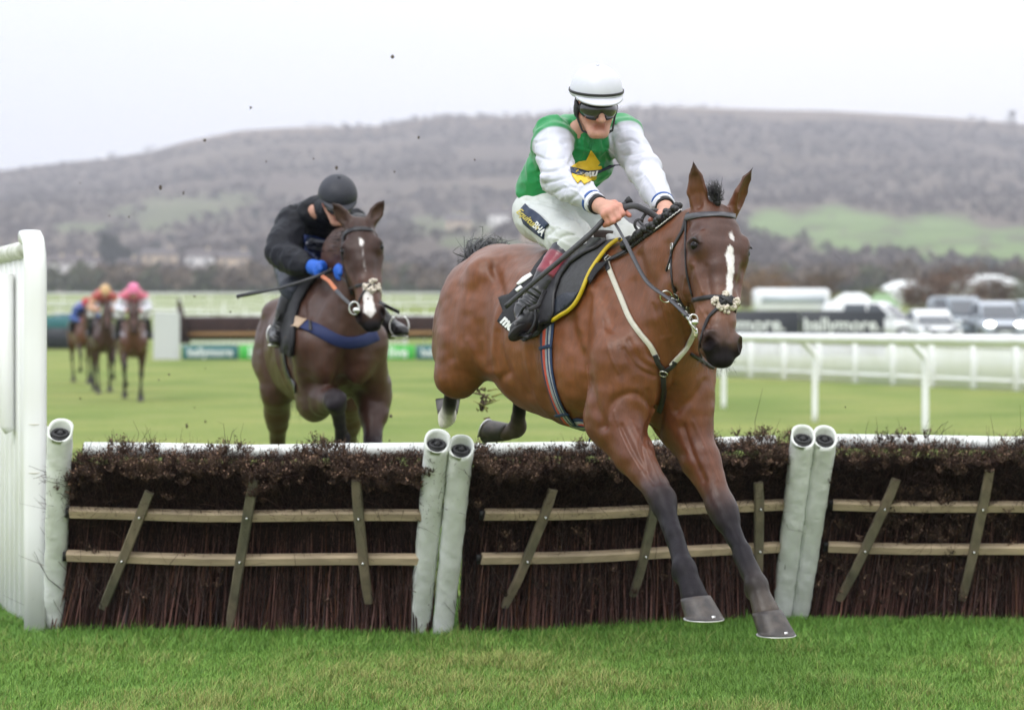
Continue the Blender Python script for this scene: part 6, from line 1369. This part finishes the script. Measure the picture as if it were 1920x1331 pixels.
o = mesh_obj('birch_tops', *(lambda t: (t[0], t[1], brushm, sf, False, t[2]))(twigs(P0, P1, np.full(n, .010), .02, np.array((.05, .028, .024))*(.4+rng.random((n, 1))), rng))); o['kind'] = 'stuff'
m = MB(); m.box((a_+b_)/2+np.array((0, -.45, .80)), (L, .12, .10), R); m.build('takeoff_board', mat('orange_board', (.35, .20, .08), rough=.7), sf)
m = MB(); q = gx(335, DF-.5); V = [q+np.array(v) for v in ((0, -.3, 1.95), (.18, -.3, 1.3), (.18, .3, 1.3), (0, .3, 1.95), (-.02, -.3, .5), (.35, -.3, .5), (.35, .3, .5), (-.02, .3, .5))]; m.add(V, [(0, 3, 2, 1), (0, 1, 5, 4), (1, 2, 6, 5), (2, 3, 7, 6), (3, 0, 4, 7), (4, 5, 6, 7)]); m.build('end_birch', birchf, sf)
m = MB(); q0, q1 = pz(288, DF-1), pz(337, DF-1); m.box((q0+q1)/2+np.array((0, 0, .75)), (q1[0]-q0[0], .1, 1.5)); m.build('wing', mat('wing_white', (.52, .54, .55), rough=.6), sf, False)
cols = [(342, 447, teal, 'ballymore'), (449, 520, limeb, 'live'), (522, 640, teal, 'ballymore'), (642, 714, teal, 'ballymore'), (716, 778, limeb, 'live'), (780, 880, teal, 'ballymore'), (882, 960, limeb, 'live'), (962, 1080, teal, 'ballymore')]
lb = ['teal board with white wording at the left end of the far fence', 'green board beside the first teal one, left of the second rider\'s stirrup', None, None, 'green board at the foot of the far fence, right of the second horse\'s nose', 'teal board at the foot of the far fence, touching the leading horse\'s rump', None, None]
for (x0, x1, mt_, tx), l_ in zip(cols, lb):
    if l_: board(pz(x0, DF-1.2), pz(x1, DF-1.2), .46, mt_, l_, tx, ts=.95)
# rails across the middle distance
rail_run([gx(80, 150), gx(330, 135), gx(650, 152), gx(900, 165)], 'white running rail slanting across the field behind the steeplechase fence', post_every=2.2, h=1.2, r=.07, pr=.035)
rail_run([gx(60, 110), gx(300, 118), gx(700, 100), gx(1000, 96)], 'white running rail just beyond the steeplechase fence', post_every=2.4, h=1.15, r=.06, pr=.04)
rail_run([gx(60, 250), gx(500, 262), gx(900, 262)], 'farthest white running rail below the dark tree belt', post_every=3.0, h=1.6, r=.11, pr=.06)
rail_run([gx(60, 190), gx(420, 200), gx(900, 215)], 'white running rail in the far field, second from the tree belt', post_every=4., h=1.2, r=.08, pr=.05)
paling(gx(345, 90), gx(760, 90), 'white paling fence showing over the top of the far steeplechase fence', h=1.25, gap=.2, pst=2.5)
for x0, x1, D, mt_, lbl in ((85, 150, 130, teal, 'dull teal board on the grass beside the white wing, nearer one'), (100, 185, 150, mat('board_slate', (.05, .12, .18), rough=.6), 'slate blue board on the far grass right of the white wing'), (85, 140, 88, blackb, 'low dark board on the grass left of the distant riders')):
    board(pz(x0, D), pz(x1, D), .8, mt_, lbl)
m = MB(); m.box(gx(858, 250)+np.array((0, 0, .9)), (1.6, .5, 1.6), bevel=.1); m.box(gx(858, 250)+np.array((0, -.3, 1.3)), (1.2, .1, .5)); tag(m.build('sign', mat('pale_blue', (.15, .32, .6), rough=.5), None, origin=gx(858, 250)), 'small pale blue sign on the horizon left of the leading horse\'s rump', 'sign')
# ------------------------------------------------------------------ vehicles
glassc = mat('car_glass', (.05, .06, .075), rough=.08, spec=.8, nz=0); tyre = mat('tyre', (.015, .015, .016), rough=.85); trim = mat('car_trim', (.02, .02, .022), rough=.5)
lampm = mat('headlamp_on', (.9, .9, .8), emit=(1, .97, .86, 14)); amber = mat('amber_lamp', (.9, .5, .2), emit=(1, .62, .25, 7)); redl = mat('tail_lamp', (.3, .02, .02), rough=.3)
def paint(n, c): return mat(n, c, rough=.25, coat=.6, nz=.03, ns=3)
def car(px, D, rot, mt_, label, L=4.6, Wd=1.86, Hh=1.72, suv=True, lights=None, group='vehicles parked beyond the rails', name='parked_car', cat='car'):
    root = empty(name, gx(px, D), label, cat, group); o = gx(px, D); c, s = math.cos(rot), math.sin(rot); Rm = np.array(((c, -s, 0), (s, c, 0), (0, 0, 1.)))
    T = lambda x, y, z: o+Rm@np.array((x, y, z))
    h = Hh/1.72; belt = .98*h
    low = [(-L/2, .42), (-L/2+.02, .78*h), (-L/2+.10, belt-.06), (-L/2+.4, belt), (L/2-1.25, belt), (L/2-.95, belt-.04), (L/2-.25, .84*h), (L/2-.05, .72*h), (L/2, .45), (L/2-.06, .30), (-L/2+.06, .30)]
    if suv: roof = [(-L/2+.10, belt-.02), (-L/2+.42, Hh-.10), (-L/2+.75, Hh-.01), (L/2-2.35, Hh), (L/2-2.05, Hh-.07), (L/2-1.15, belt-.02)]
    else: roof = [(-L/2+.5, belt-.02), (-L/2+1.1, Hh-.06), (-L/2+1.6, Hh), (L/2-2.2, Hh), (L/2-1.95, Hh-.05), (L/2-1.05, belt-.02)]
    def loft(prof, ws, name, mt__, par, zc):
        V = []; n = len(prof); F = []
        for (w, ins) in ws:
            cx = sum(p[0] for p in prof)/n; cz = sum(p[1] for p in prof)/n
            for x, z in prof:
                tw = 1-(.16*max(0, (z-belt)/(Hh-belt)) if zc else .05*max(0, abs(x)/(L/2))**4)
                V.append(T(cx+(x-cx)*ins, w*tw, cz+(z-cz)*ins))
        k = len(ws)
        for i in range(k-1):
            for j in range(n): F.append((i*n+j, i*n+(j+1) % n, (i+1)*n+(j+1) % n, (i+1)*n+j))
        F.append(tuple(range(n-1, -1, -1))); F.append(tuple((k-1)*n+j for j in range(n))); return mesh_obj(name, V, F, mt__, par, True)
    w = Wd/2; b = loft(low, [(-w, .96), (-w+.05, .995), (-w+.15, 1), (w-.15, 1), (w-.05, .995), (w, .96)], 'body', mt_, root, False)
    r = loft(roof, [(-w+.06, .97), (-w+.12, 1), (w-.12, 1), (w-.06, .97)], 'roof', mt_, root, True)
    def quad(p, nm, mt__, par, th=.012):
        p = [np.array(q) for q in p]; nn = nrm(np.cross(p[1]-p[0], p[2]-p[0])); V = [q+nn*th for q in p]+[q-nn*th for q in p]; k = len(p)
        F = [tuple(range(k)), tuple(range(2*k-1, k-1, -1))]+[(i, i+k, (i+1) % k+k, (i+1) % k) for i in range(k)]; return mesh_obj(nm, V, F, mt__, par, False)
    rf = roof; x0, x1 = rf[-1][0], rf[-2][0]; zt = Hh-.12; e = .03
    quad([T(x0+e-.03, -w+.16, belt+.04), T(x0+e-.03, w-.16, belt+.04), T(x1+.03, w-.26, zt), T(x1+.03, -w+.26, zt)], 'windscreen', glassc, root)
    xb0, xb1 = rf[0][0], rf[1][0]; quad([T(xb0-.01+.04, w-.18, belt+.05), T(xb0-.01+.04, -w+.18, belt+.05), T(xb1-.05, -w+.27, zt), T(xb1-.05, w-.27, zt)], 'rear_window', glassc, root)
    for sy in (-1, 1):
        yb, yt = sy*(w-.035), sy*(w-.135)
        for xa, xb, xc, xd in ((x0-.32, -.05+.0, -.05, x1-.02), (-.14, -1.15, -1.10, -.14)):
            quad([T(xa, yb, belt+.05), T(xb, yb, belt+.05), T(xc, yt, zt+.01), T(xd, yt, zt+.01)], 'side_window', glassc, root)
        m = MB(); m.box(T(x0-.35, sy*(w+.10), belt+.08), (.14, .20, .14), Rm, bevel=.03); m.build('wing_mirror', mt_, root)
        for wx in (-L/2+.85, L/2-.90):
            rr = .36 if suv else .32; m = MB(); m.tube([T(wx, sy*(w-.20), rr), T(wx, sy*(w-.19), rr), T(wx, sy*(w+.0), rr), T(wx, sy*(w+.02), rr)], [rr*.8, rr, rr, rr*.86], 24, up=(0, 0, 1)); wh_ = m.build('wheel', tyre, root)
            m = MB(); m.tube([T(wx, sy*(w+.015), rr), T(wx, sy*(w+.03), rr)], [rr*.64, rr*.55], 20, up=(0, 0, 1)); m.build('rim', steel, wh_)
        m = MB(); m.ell(T(L/2-.13, sy*(w-.30), .76*h), (.13, .20, .10), Rm); m.build('headlight', lights or glassc, root)
        m = MB(); m.box(T(-L/2+.02, sy*(w-.14), .82*h), (.08, .16, .28), Rm, bevel=.02); m.build('tail_light', redl, root)
    m = MB(); m.box(T(L/2-.02, 0, .62*h), (.06, Wd*.5, .20), Rm, bevel=.02); m.box(T(L/2-.0, 0, .36), (.08, Wd*.8, .14), Rm, bevel=.02); m.build('grille', trim, root)
    m = MB(); m.box(T(L/2+.03, 0, .44), (.02, .50, .11), Rm); m.build('number_plate', boardw, root); return root
cw = paint('car_white', (.72, .74, .76)); cs = paint('car_silver', (.38, .42, .48)); cg = paint('car_grey', (.22, .26, .30))
car(1868, 101, math.radians(-92), cs, 'silver four-wheel-drive with both headlights on, facing the course', Hh=1.75, lights=lampm)
car(1642, 99, math.radians(-28), cw, 'long white four-wheel-drive seen from its side beside the black board', L=4.9, Hh=1.75)
car(1746, 97, math.radians(-88), cw, 'low white hatchback parked nose-on between the long white and grey vehicles', Hh=1.42, suv=False, L=4.1, Wd=1.78)
car(1800, 104, math.radians(-80), cg, 'grey van parked behind the white hatchback', Hh=1.95, L=4.8)
car(1945, 103, math.radians(-95), cg, 'dark vehicle with an amber lamp cut off by the right edge', Hh=1.8, lights=amber)
# white cabin trailer with chassis and wheels
tr = empty('cabin_trailer', gx(1482, 108), 'long white cabin trailer behind the black banner boards', 'trailer'); o = gx(1482, 108); m = MB(); m.box(o+np.array((0, 0, 1.62)), (3.35, 2.2, 1.35), bevel=.12); m.build('cabin', cw, tr)
m = MB(); m.box(o+np.array((0, -1.105, 1.80)), (2.9, .03, .35)); m.build('window', mat('pale_glass', (.45, .5, .55), rough=.2), tr); m = MB(); m.box(o+np.array((0, 0, .86)), (3.3, 1.6, .14)); m.build('chassis', trim, tr)
for x in (-.9, .9): m = MB(); m.tube([o+np.array((x, -1.0, .35)), o+np.array((x, -.8, .35))], .35, 20); m.build('wheel', tyre, tr)
m = MB(); m.box(o+np.array((1.55, -1.2, .9)), (.22, .22, 1.5), bevel=.03); m.build('prop', cw, tr); m = MB(); m.box(o+np.array((-1.5, -1.2, .6)), (.16, .16, .9), bevel=.03); m.build('prop', cw, tr)
# low marquees and white tents beyond
def tent(px, D, w, h, mt_, label):
    o = gx(px, D); root = empty('marquee', o, label, 'marquee'); m = MB(); m.box(o+np.array((0, 0, h*.3)), (w, w*.6, h*.6)); m.build('wall', boardw, root)
    a = w/2*1.04; bq = w*.32; V = [o+np.array(v) for v in ((-a, -bq, h*.6), (a, -bq, h*.6), (a, bq, h*.6), (-a, bq, h*.6), (-a*.4, 0, h), (a*.4, 0, h))]; mesh_obj('roof', V, [(0, 1, 5, 4), (1, 2, 5), (2, 3, 4, 5), (3, 0, 4), (3, 2, 1, 0)], mt_, root, False)
tent(1655, 150, 2.0, 2.0, mat('green_canvas', (.24, .36, .20), rough=.8), 'pale green canopy behind the long white vehicle')
tent(1600, 190, 3.4, 1.9, boardw, 'low white marquee between the cabin trailer and the green canopy'); tent(1850, 420, 12, 4.2, boardw, 'white marquee roof far behind the silver vehicle'); tent(1700, 300, 7, 3.2, boardw, 'white marquee roof behind the brown thicket')
# ------------------------------------------------------------------ hill
prof = [(-2500, 380), (-1200, 360), (-400, 345), (0, 320), (60, 312), (100, 307), (200, 297), (280, 285), (350, 265), (450, 245), (550, 239), (700, 237), (750, 228), (825, 219), (1000, 218), (1180, 201), (1300, 201), (1450, 206), (1560, 208), (1700, 216), (1850, 226), (1920, 232), (2300, 262), (3000, 300), (4400, 340)]
DR = 2300.; PXs = np.array([p[0] for p in prof], float); PYs = np.array([p[1] for p in prof], float)
def ridge(px): return EYE+(HZ-np.interp(px, PXs, PYs))/FPX*DR
nu, nv = 640, 150; pxs = np.linspace(-2500, 4400, nu); tt = np.linspace(0, 1.25, nv); PX, TT = np.meshgrid(pxs, tt, indexing='ij')
DD = 640+(DR-640)*TT; XX = (PX-960)/FPX*DD; sh_ = np.clip(TT, 0, 1); prof_z = sh_**1.25*(1-.0*sh_)
ZZ = 1.2+(ridge(PX)-1.2)*np.where(TT <= 1, prof_z*(.75+.25*sh_)/1.0, 1-(TT-1)*.8); Pn = np.stack([XX, DD, 0*XX], -1)
ZZ = ZZ+vnoise(Pn, .006, 3)*14*sh_*(1-sh_)*2+vnoise(Pn, .02, 4)*4*sh_*(1-sh_)*2
def hill_z(px, D):
    t = (D-640)/(DR-640); i = (px+2500)/6900*(nu-1); j = t/1.25*(nv-1); i0, j0 = int(np.clip(i, 0, nu-2)), int(np.clip(j, 0, nv-2)); fi, fj = np.clip(i-i0, 0, 1), np.clip(j-j0, 0, 1)
    return ZZ[i0, j0]*(1-fi)*(1-fj)+ZZ[i0+1, j0]*fi*(1-fj)+ZZ[i0, j0+1]*(1-fi)*fj+ZZ[i0+1, j0+1]*fi*fj
PY = HZ-(ZZ-EYE)/DD*FPX
def blob(cx, cy, rx, ry, soft=.35): 
    n = vnoise(np.stack([PX/60, PY/22, 0*PX], -1), 1., 9)*.35; d = np.sqrt(((PX-cx)/rx)**2+((PY-cy)/ry)**2)+n; return np.clip((1-d)/soft, 0, 1)
field = np.maximum.reduce([blob(1560, 425, 170, 42), blob(1740, 450, 300, 42), blob(1940, 465, 200, 34), blob(330, 400, 120, 30)*.35, blob(190, 425, 120, 12)*.5, blob(430, 375, 70, 30)*.3, blob(860, 425, 110, 26)*.35, blob(900, 455, 90, 10)*.5])
hedge = (vnoise(np.stack([PX/26, PY/11, 0*PX], -1), 1., 19) > .55)*.6; field = field*(1-hedge*.8)
top = np.clip((TT-.88)/.12, 0, 1); nz_ = vnoise(np.stack([XX, DD, 0*XX], -1), .012, 7)*.5+.5; nz2 = vnoise(np.stack([XX, DD, 0*XX], -1), .04, 8)*.5+.5
woods = np.array((.084, .066, .056)); woods2 = np.array((.112, .090, .068)); moor = np.array((.16, .115, .075)); green = np.array((.135, .195, .072))
CC_ = woods[None, None]*(1-nz_[..., None])+woods2*nz_[..., None]; CC_ = CC_*(.75+.5*nz2[..., None]); CC_ = CC_*(1-top[..., None]*.7)+moor*top[..., None]*.7; CC_ = CC_*(1-field[..., None])+green*field[..., None]
V = np.stack([XX, DD, ZZ], -1).reshape(-1, 3); a = (np.arange(nu-1)[:, None]*nv+np.arange(nv-1)[None, :]).ravel(); F = np.stack([a, a+nv, a+nv+1, a+1], 1)
hl_ = mesh_obj('hills', V, F, mat('hillside', attr=True, rough=.95, nz=.3, ns=.03, spec=.1), None, True, CC_.reshape(-1, 3)); hl_['kind'] = 'structure'
# woodland on the slopes: one mass of leafless crowns
rng = np.random.default_rng(5); n = 33000; i = rng.integers(0, nu-1, n); j = np.clip((rng.random(n)**.8*nv*.80).astype(int), 1, nv-2); keep = (field[i, j] < .25)&(vnoise(np.stack([XX[i, j], DD[i, j], 0*XX[i, j]], -1), .008, 55) > -.45); i, j = i[keep], j[keep]; n = len(i)
C0 = np.stack([XX[i, j]+rng.uniform(-4, 4, n), DD[i, j]+rng.uniform(-5, 5, n), ZZ[i, j]], 1); R0 = rng.uniform(1.6, 3.4, n); nf_ = 12
dirs = rng.normal(0, 1, (n, nf_, 3)); dirs[..., 2] = np.abs(dirs[..., 2]); dirs /= np.linalg.norm(dirs, axis=2, keepdims=True); Pc = C0[:, None]+dirs*R0[:, None, None]*np.array((1, 1, 1.2))*rng.uniform(.5, 1, (n, nf_, 1))+np.array((0, 0, 1.5))
a1 = rng.normal(0, 1, (n, nf_, 3)); a1 /= np.linalg.norm(a1, axis=2, keepdims=True); a2 = np.cross(a1, dirs); a2 /= np.linalg.norm(a2, axis=2, keepdims=True); sz = (R0[:, None, None]*.42)
Vt = np.stack([Pc-a1*sz, Pc+a1*sz*.6-a2*sz, Pc+a1*sz*.6+a2*sz], 2).reshape(-1, 3); Ft = np.arange(len(Vt)).reshape(-1, 3)
base = np.array((.072, .058, .052))*.75+np.array((.09, .074, .060))*.4*rng.random((n, 1)); evg = rng.random(n) < .03; base[evg] = (.022, .034, .026); Ct = np.repeat(base*(.8+.5*rng.random((n, 1))), nf_*3, 0)
tag(mesh_obj('woodland', Vt, Ft, mat('far_trees', attr=True, rough=.95, nz=.1, spec=.1), None, False, Ct), 'grey brown leafless woods covering the slopes of the hill', 'woodland', kind='stuff')
# ------------------------------------------------------------------ trees
def tree(px, D, h, w, col, label, group, dens=900, seed=0, leaf=.10, name='tree', z=None, bare=.5, cat='tree'):
    rng = np.random.default_rng(seed); o = gx(px, D) if z is None else np.array([(px-960)/FPX*D, D, z]); root = empty(name, o, label, cat, group); m = MB(); up = np.array((0, 0, 1.)); tips = []
    tr_ = max(.05, h*.022); m.tube([o-up*.1, o+up*h*.22+rng.normal(0, .05, 3)*h*.1, o+up*h*.5, o+up*h*.8], [tr_, tr_*.8, tr_*.5, tr_*.15], 7)
    for k in range(11):
        s = rng.uniform(.12, .75); a = rng.uniform(0, 6.28); b0 = o+up*h*s; L = w*.5*rng.uniform(.6, 1)*(1.15-s*.5); e = b0+np.array((math.cos(a)*L, math.sin(a)*L, h*rng.uniform(.1, .28))); m.tube([b0, b0*.5+e*.5+up*h*.03, e], [tr_*.45, tr_*.28, tr_*.08], 5); tips += [b0*.6+e*.4, b0*.3+e*.7, e]
    m.build('trunk', pole_m, root); tips = np.array(tips); n = dens
    q = tips[rng.integers(0, len(tips), n)]+rng.normal(0, 1, (n, 3))*np.array((w*.13, w*.13, h*.085)); f = rng.random(n) < .5; u = rng.normal(0, 1, (n, 3)); u /= np.linalg.norm(u, axis=1)[:, None]
    q[f] = o+up*h*.53+u[f]*np.array((w*.46, w*.46, h*.46))*rng.uniform(.55, 1, (f.sum(), 1)); q[:, 2] = np.maximum(q[:, 2], o[2]+.05)
    a1 = rng.normal(0, 1, (n, 3))+np.array((0, 0, .8)); a1 /= np.linalg.norm(a1, axis=1)[:, None]; a2 = np.cross(a1, rng.normal(0, 1, (n, 3))); a2 /= np.linalg.norm(a2, axis=1)[:, None]; s1 = leaf*rng.uniform(.6, 1.5, n)[:, None]
    V = np.stack([q-a1*s1, q+a2*s1*bare, q+a1*s1, q-a2*s1*bare], 1).reshape(-1, 3); C = np.repeat(np.array(col)*(.45+1.1*rng.random((n, 1))), 4, 0)
    mesh_obj('crown', V, np.arange(n*4).reshape(-1, 4), MATS['far_trees'], root, False, C); return root
for k, (px, D, h, w, c, lb) in enumerate([
    (1440, 215, 3.9, 4.6, (.20, .125, .07), 'tan brown leafless thicket above the left end of the white cabin trailer'), (1535, 205, 3.6, 4.2, (.12, .085, .06), 'darker brown bare thicket above the right end of the cabin trailer'),
    (1395, 230, 3.2, 3.6, (.17, .11, .065), 'tan bush just right of the leading horse\'s cheek'),
    (1735, 175, 3.4, 4.0, (.13, .085, .065), 'brown bare thicket above the white hatchback, left of three'), (1800, 170, 4.1, 4.6, (.14, .088, .068), 'tall brown bare thicket above the grey van, middle of three'), (1862, 180, 3.2, 3.6, (.11, .08, .065), 'dark brown bare thicket above the silver vehicle'),
    (1925, 260, 3.4, 4.5, (.085, .10, .05), 'olive green bush at the right edge beyond the vehicles'),
    (1640, 240, 2.4, 3.6, (.13, .15, .06), 'low greenish hedge bush behind the pale green canopy')]):
    tree(px, D, h, w, c, lb, 'bushes beyond the parked vehicles', dens=2200, seed=60+k, leaf=.11, name='bush', cat='bush')
for k, (px, D, h, w, lb) in enumerate([(203, 820, 17, 8, 'tall dark conifer standing above the tree belt at the left'), (232, 830, 12, 7, 'shorter dark conifer just right of the tallest one'), (560, 800, 9, 9, 'round evergreen beside the second rider\'s elbow'), (285, 900, 10, 8, 'small dark evergreen right of the conifer pair')]):
    tree(px, D, h, w, (.028, .042, .032), lb, 'evergreens on the lower slope', dens=1500, seed=90+k, leaf=.55, z=hill_z(px, D)-.5, name='conifer')
# belt of bare trees along the foot of the hill
rng = np.random.default_rng(15); V = []; C = []
for k in range(420):
    px = rng.uniform(-300, 2250); D = rng.uniform(500, 640); o = gx(px, D); h = rng.uniform(5.0, 8.2); w = rng.uniform(4, 8); n = 130; u = rng.normal(0, 1, (n, 3)); u /= np.linalg.norm(u, axis=1)[:, None]
    q = o+np.array((0, 0, h*.52))+u*np.array((w*.5, w*.5, h*.5))*rng.uniform(.4, 1, (n, 1)); a1 = rng.normal(0, 1, (n, 3))+np.array((0, 0, 1.)); a1 /= np.linalg.norm(a1, axis=1)[:, None]; a2 = np.cross(a1, rng.normal(0, 1, (n, 3))); a2 /= np.linalg.norm(a2, axis=1)[:, None]; s1 = rng.uniform(.5, 1.2, (n, 1))
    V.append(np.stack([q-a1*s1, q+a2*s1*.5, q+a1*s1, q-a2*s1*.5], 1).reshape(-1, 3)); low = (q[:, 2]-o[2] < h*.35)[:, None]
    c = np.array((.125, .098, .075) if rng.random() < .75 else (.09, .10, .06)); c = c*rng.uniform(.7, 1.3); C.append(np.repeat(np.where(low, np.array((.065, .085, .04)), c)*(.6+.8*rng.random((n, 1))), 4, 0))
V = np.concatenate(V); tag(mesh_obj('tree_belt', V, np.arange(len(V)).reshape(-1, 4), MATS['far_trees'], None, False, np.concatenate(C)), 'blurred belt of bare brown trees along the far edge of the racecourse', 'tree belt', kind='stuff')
# houses on the lower slopes
hw = mat('render_white', (.72, .70, .68), rough=.8, nz=.05); hr = mat('roof_slate', (.10, .085, .085), rough=.8, nz=.2, ns=2); hb = mat('render_cream', (.55, .44, .32), rough=.8)
for k, (px, D, w, h, mt_, lb) in enumerate([(100, 760, 9, 5, hw, 'white house nearest the white wing, on the lower slope'), (132, 770, 10, 5.5, hw, 'white house second from the white wing'), (166, 765, 8, 5, hw, 'small white house left of the tall conifer'), (240, 700, 6, 5, hb, 'cream house standing right of the tall conifer, at the belt\'s edge'), (300, 860, 12, 5, hb, 'cream house above the tree belt, left of the second rider\'s whip'), (375, 800, 9, 5, hw, 'pale house above the tree belt behind the whip tip'),
    (440, 780, 10, 5, hb, 'cream house left of the second rider\'s elbow'), (935, 1150, 10, 8, hw, 'bright white house high on the slope above the horse\'s rump'), (860, 1100, 12, 6, hb, 'cream house left of the bright white one'), (1000, 900, 9, 5, hb, 'cream house low behind the green jockey\'s breeches')]):
    z = hill_z(px, D)+(2.5 if D < 1000 else 0); o = np.array([(px-960)/FPX*D, D, z]); r = empty('house', o, lb, 'house'); m = MB(); m.box(o+np.array((0, 0, h*.35)), (w, w*.7, h*.9)); wl_ = m.build('wall', mt_, r)
    a, bq = w*.54, w*.40; z0, z1 = h*.8, h*1.25; V = [o+np.array(v) for v in ((-a, -bq, z0), (a, -bq, z0), (a, bq, z0), (-a, bq, z0), (-a, 0, z1), (a, 0, z1))]; rf_ = mesh_obj('roof', V, [(0, 1, 5, 4), (1, 2, 5), (2, 3, 4, 5), (3, 0, 4), (3, 2, 1, 0)], hr, r, False)
    m = MB(); m.box(o+np.array((w*.3, 0, z1+.3)), (.9, .8, 1.4)); m.build('chimney', hb, rf_)
    for x in (-.28, .28): m = MB(); m.box(o+np.array((w*x, -w*.355, h*.45)), (1.3, .08, 1.3)); m.build('window', glassc, r)
o = np.array([(1898-960)/FPX*2290, 2290, ridge(1898)-2]); m = MB(); m.tube([o, o+np.array((0, 0, 13))], [1.4, 1.1], 8); m.box(o+np.array((0, 0, 10)), (7, 2, 5)); tag(m.build('hilltop_mast', trim, None, origin=o), 'tiny dark mast on the skyline at the far right', 'mast')
# ------------------------------------------------------------------ clods of turf thrown up by the horses
mud = mat('mud', (.085, .065, .045), rough=.95, nz=.5, ns=60, bump=1, bs=60, bdist=.01)
def clod(px, py, D, r, seed, label=None, group='small clods of turf in the air'):
    rg = np.random.default_rng(seed); r = r*.46; m = MB(); c = at(px, py, D); m.ell(c, (r*rg.uniform(.6, 1.2), r*rg.uniform(.6, 1.2), r*rg.uniform(.8, 1.6)), None, 9, 6)
    m.V = [tuple(np.array(v)+rg.normal(0, r*.22, 3)) for v in m.V]
    for _ in range(3): e = c+rg.normal(0, r*1.1, 3); m.tube([c, (c+e)/2+rg.normal(0, r*.2, 3), e], [r*.12, r*.09, r*.03], 4)
    tag(m.build('turf_clod', mud, None, origin=c), label or 'small dark clod of turf flying through the air', 'turf clod', group)
L_ = [(384, 263, 12.5, .018), (470, 202, 12.8, .014), (301, 352, 12.6, .018), (344, 362, 13, .014), (631, 315, 12.6, .014), (736, 107, 12.3, .018), (588, 298, 12.6, .009), (740, 322, 12.4, .009), (499, 303, 12.8, .009), (890, 300, 12, .008), (785, 258, 12, .010), (350, 798, 13.5, .020), (317, 702, 14, .013), (385, 790, 14, .012), (447, 560, 14, .010), (466, 620, 13.5, .014),
      (535, 632, 13, .010), (733, 780, 12.6, .016), (730, 826, 12.4, .010), (1585, 763, 9.4, .006), (365, 555, 14, .014), (432, 585, 14, .010), (241, 510, 14, .010), (150, 747, 14, .012), (298, 712, 14, .010), (365, 764, 14, .010), (385, 690, 14, .009), (817, 604, 12, .008), (690, 560, 12.4, .008), (150, 343, 14, .008), (205, 405, 14, .010), (242, 407, 13, .008)]
for k, (x, y, D, r) in enumerate(L_): clod(x, y, D, r, k)
rg = np.random.default_rng(8); m = MB(); c = at(908, 752, 12.2)
for k in range(26):
    q = c+np.array((rg.normal(0, .018), rg.normal(0, .02), rg.normal(0, .035))); e = q+rg.normal(0, .035, 3)+np.array((.01, 0, .02)); m.tube([q, (q+e)/2+rg.normal(0, .008, 3), e], [.006, .004, .001], 4, col=(.12, .085, .055) if k % 3 else (.22, .22, .07))
m.ell(c+np.array((-.01, 0, -.02)), (.016, .014, .03), None, 9, 6, col=(.05, .035, .022)); tag(m.build('turf_clod', brushm, None, origin=c), 'ragged sod with roots and grass between the leading horse\'s hind hooves', 'turf clod')
# ------------------------------------------------------------------ air
m = MB(); m.box((0, 1692, 119.7), (4700, 3515, 242.6)); hz = m.build('haze', None, None, False); hz['kind'] = 'stuff'; tag(hz, 'thin pale haze over the racecourse and hill', 'haze')
hm = bpy.data.materials.new('haze_air'); hm.use_nodes = True; N = hm.node_tree.nodes; N.remove(N['Principled BSDF']); pv = N.new('ShaderNodeVolumePrincipled'); pv.inputs['Color'].default_value = (.90, .905, 1, 1); pv.inputs['Density'].default_value = .00030; pv.inputs['Anisotropy'].default_value = 0
hm.node_tree.links.new(pv.outputs[0], N['Material Output'].inputs['Volume']); hz.data.materials.clear(); hz.data.materials.append(hm)
scene.cycles.volume_step_rate = 50; scene.cycles.volume_max_steps = 16
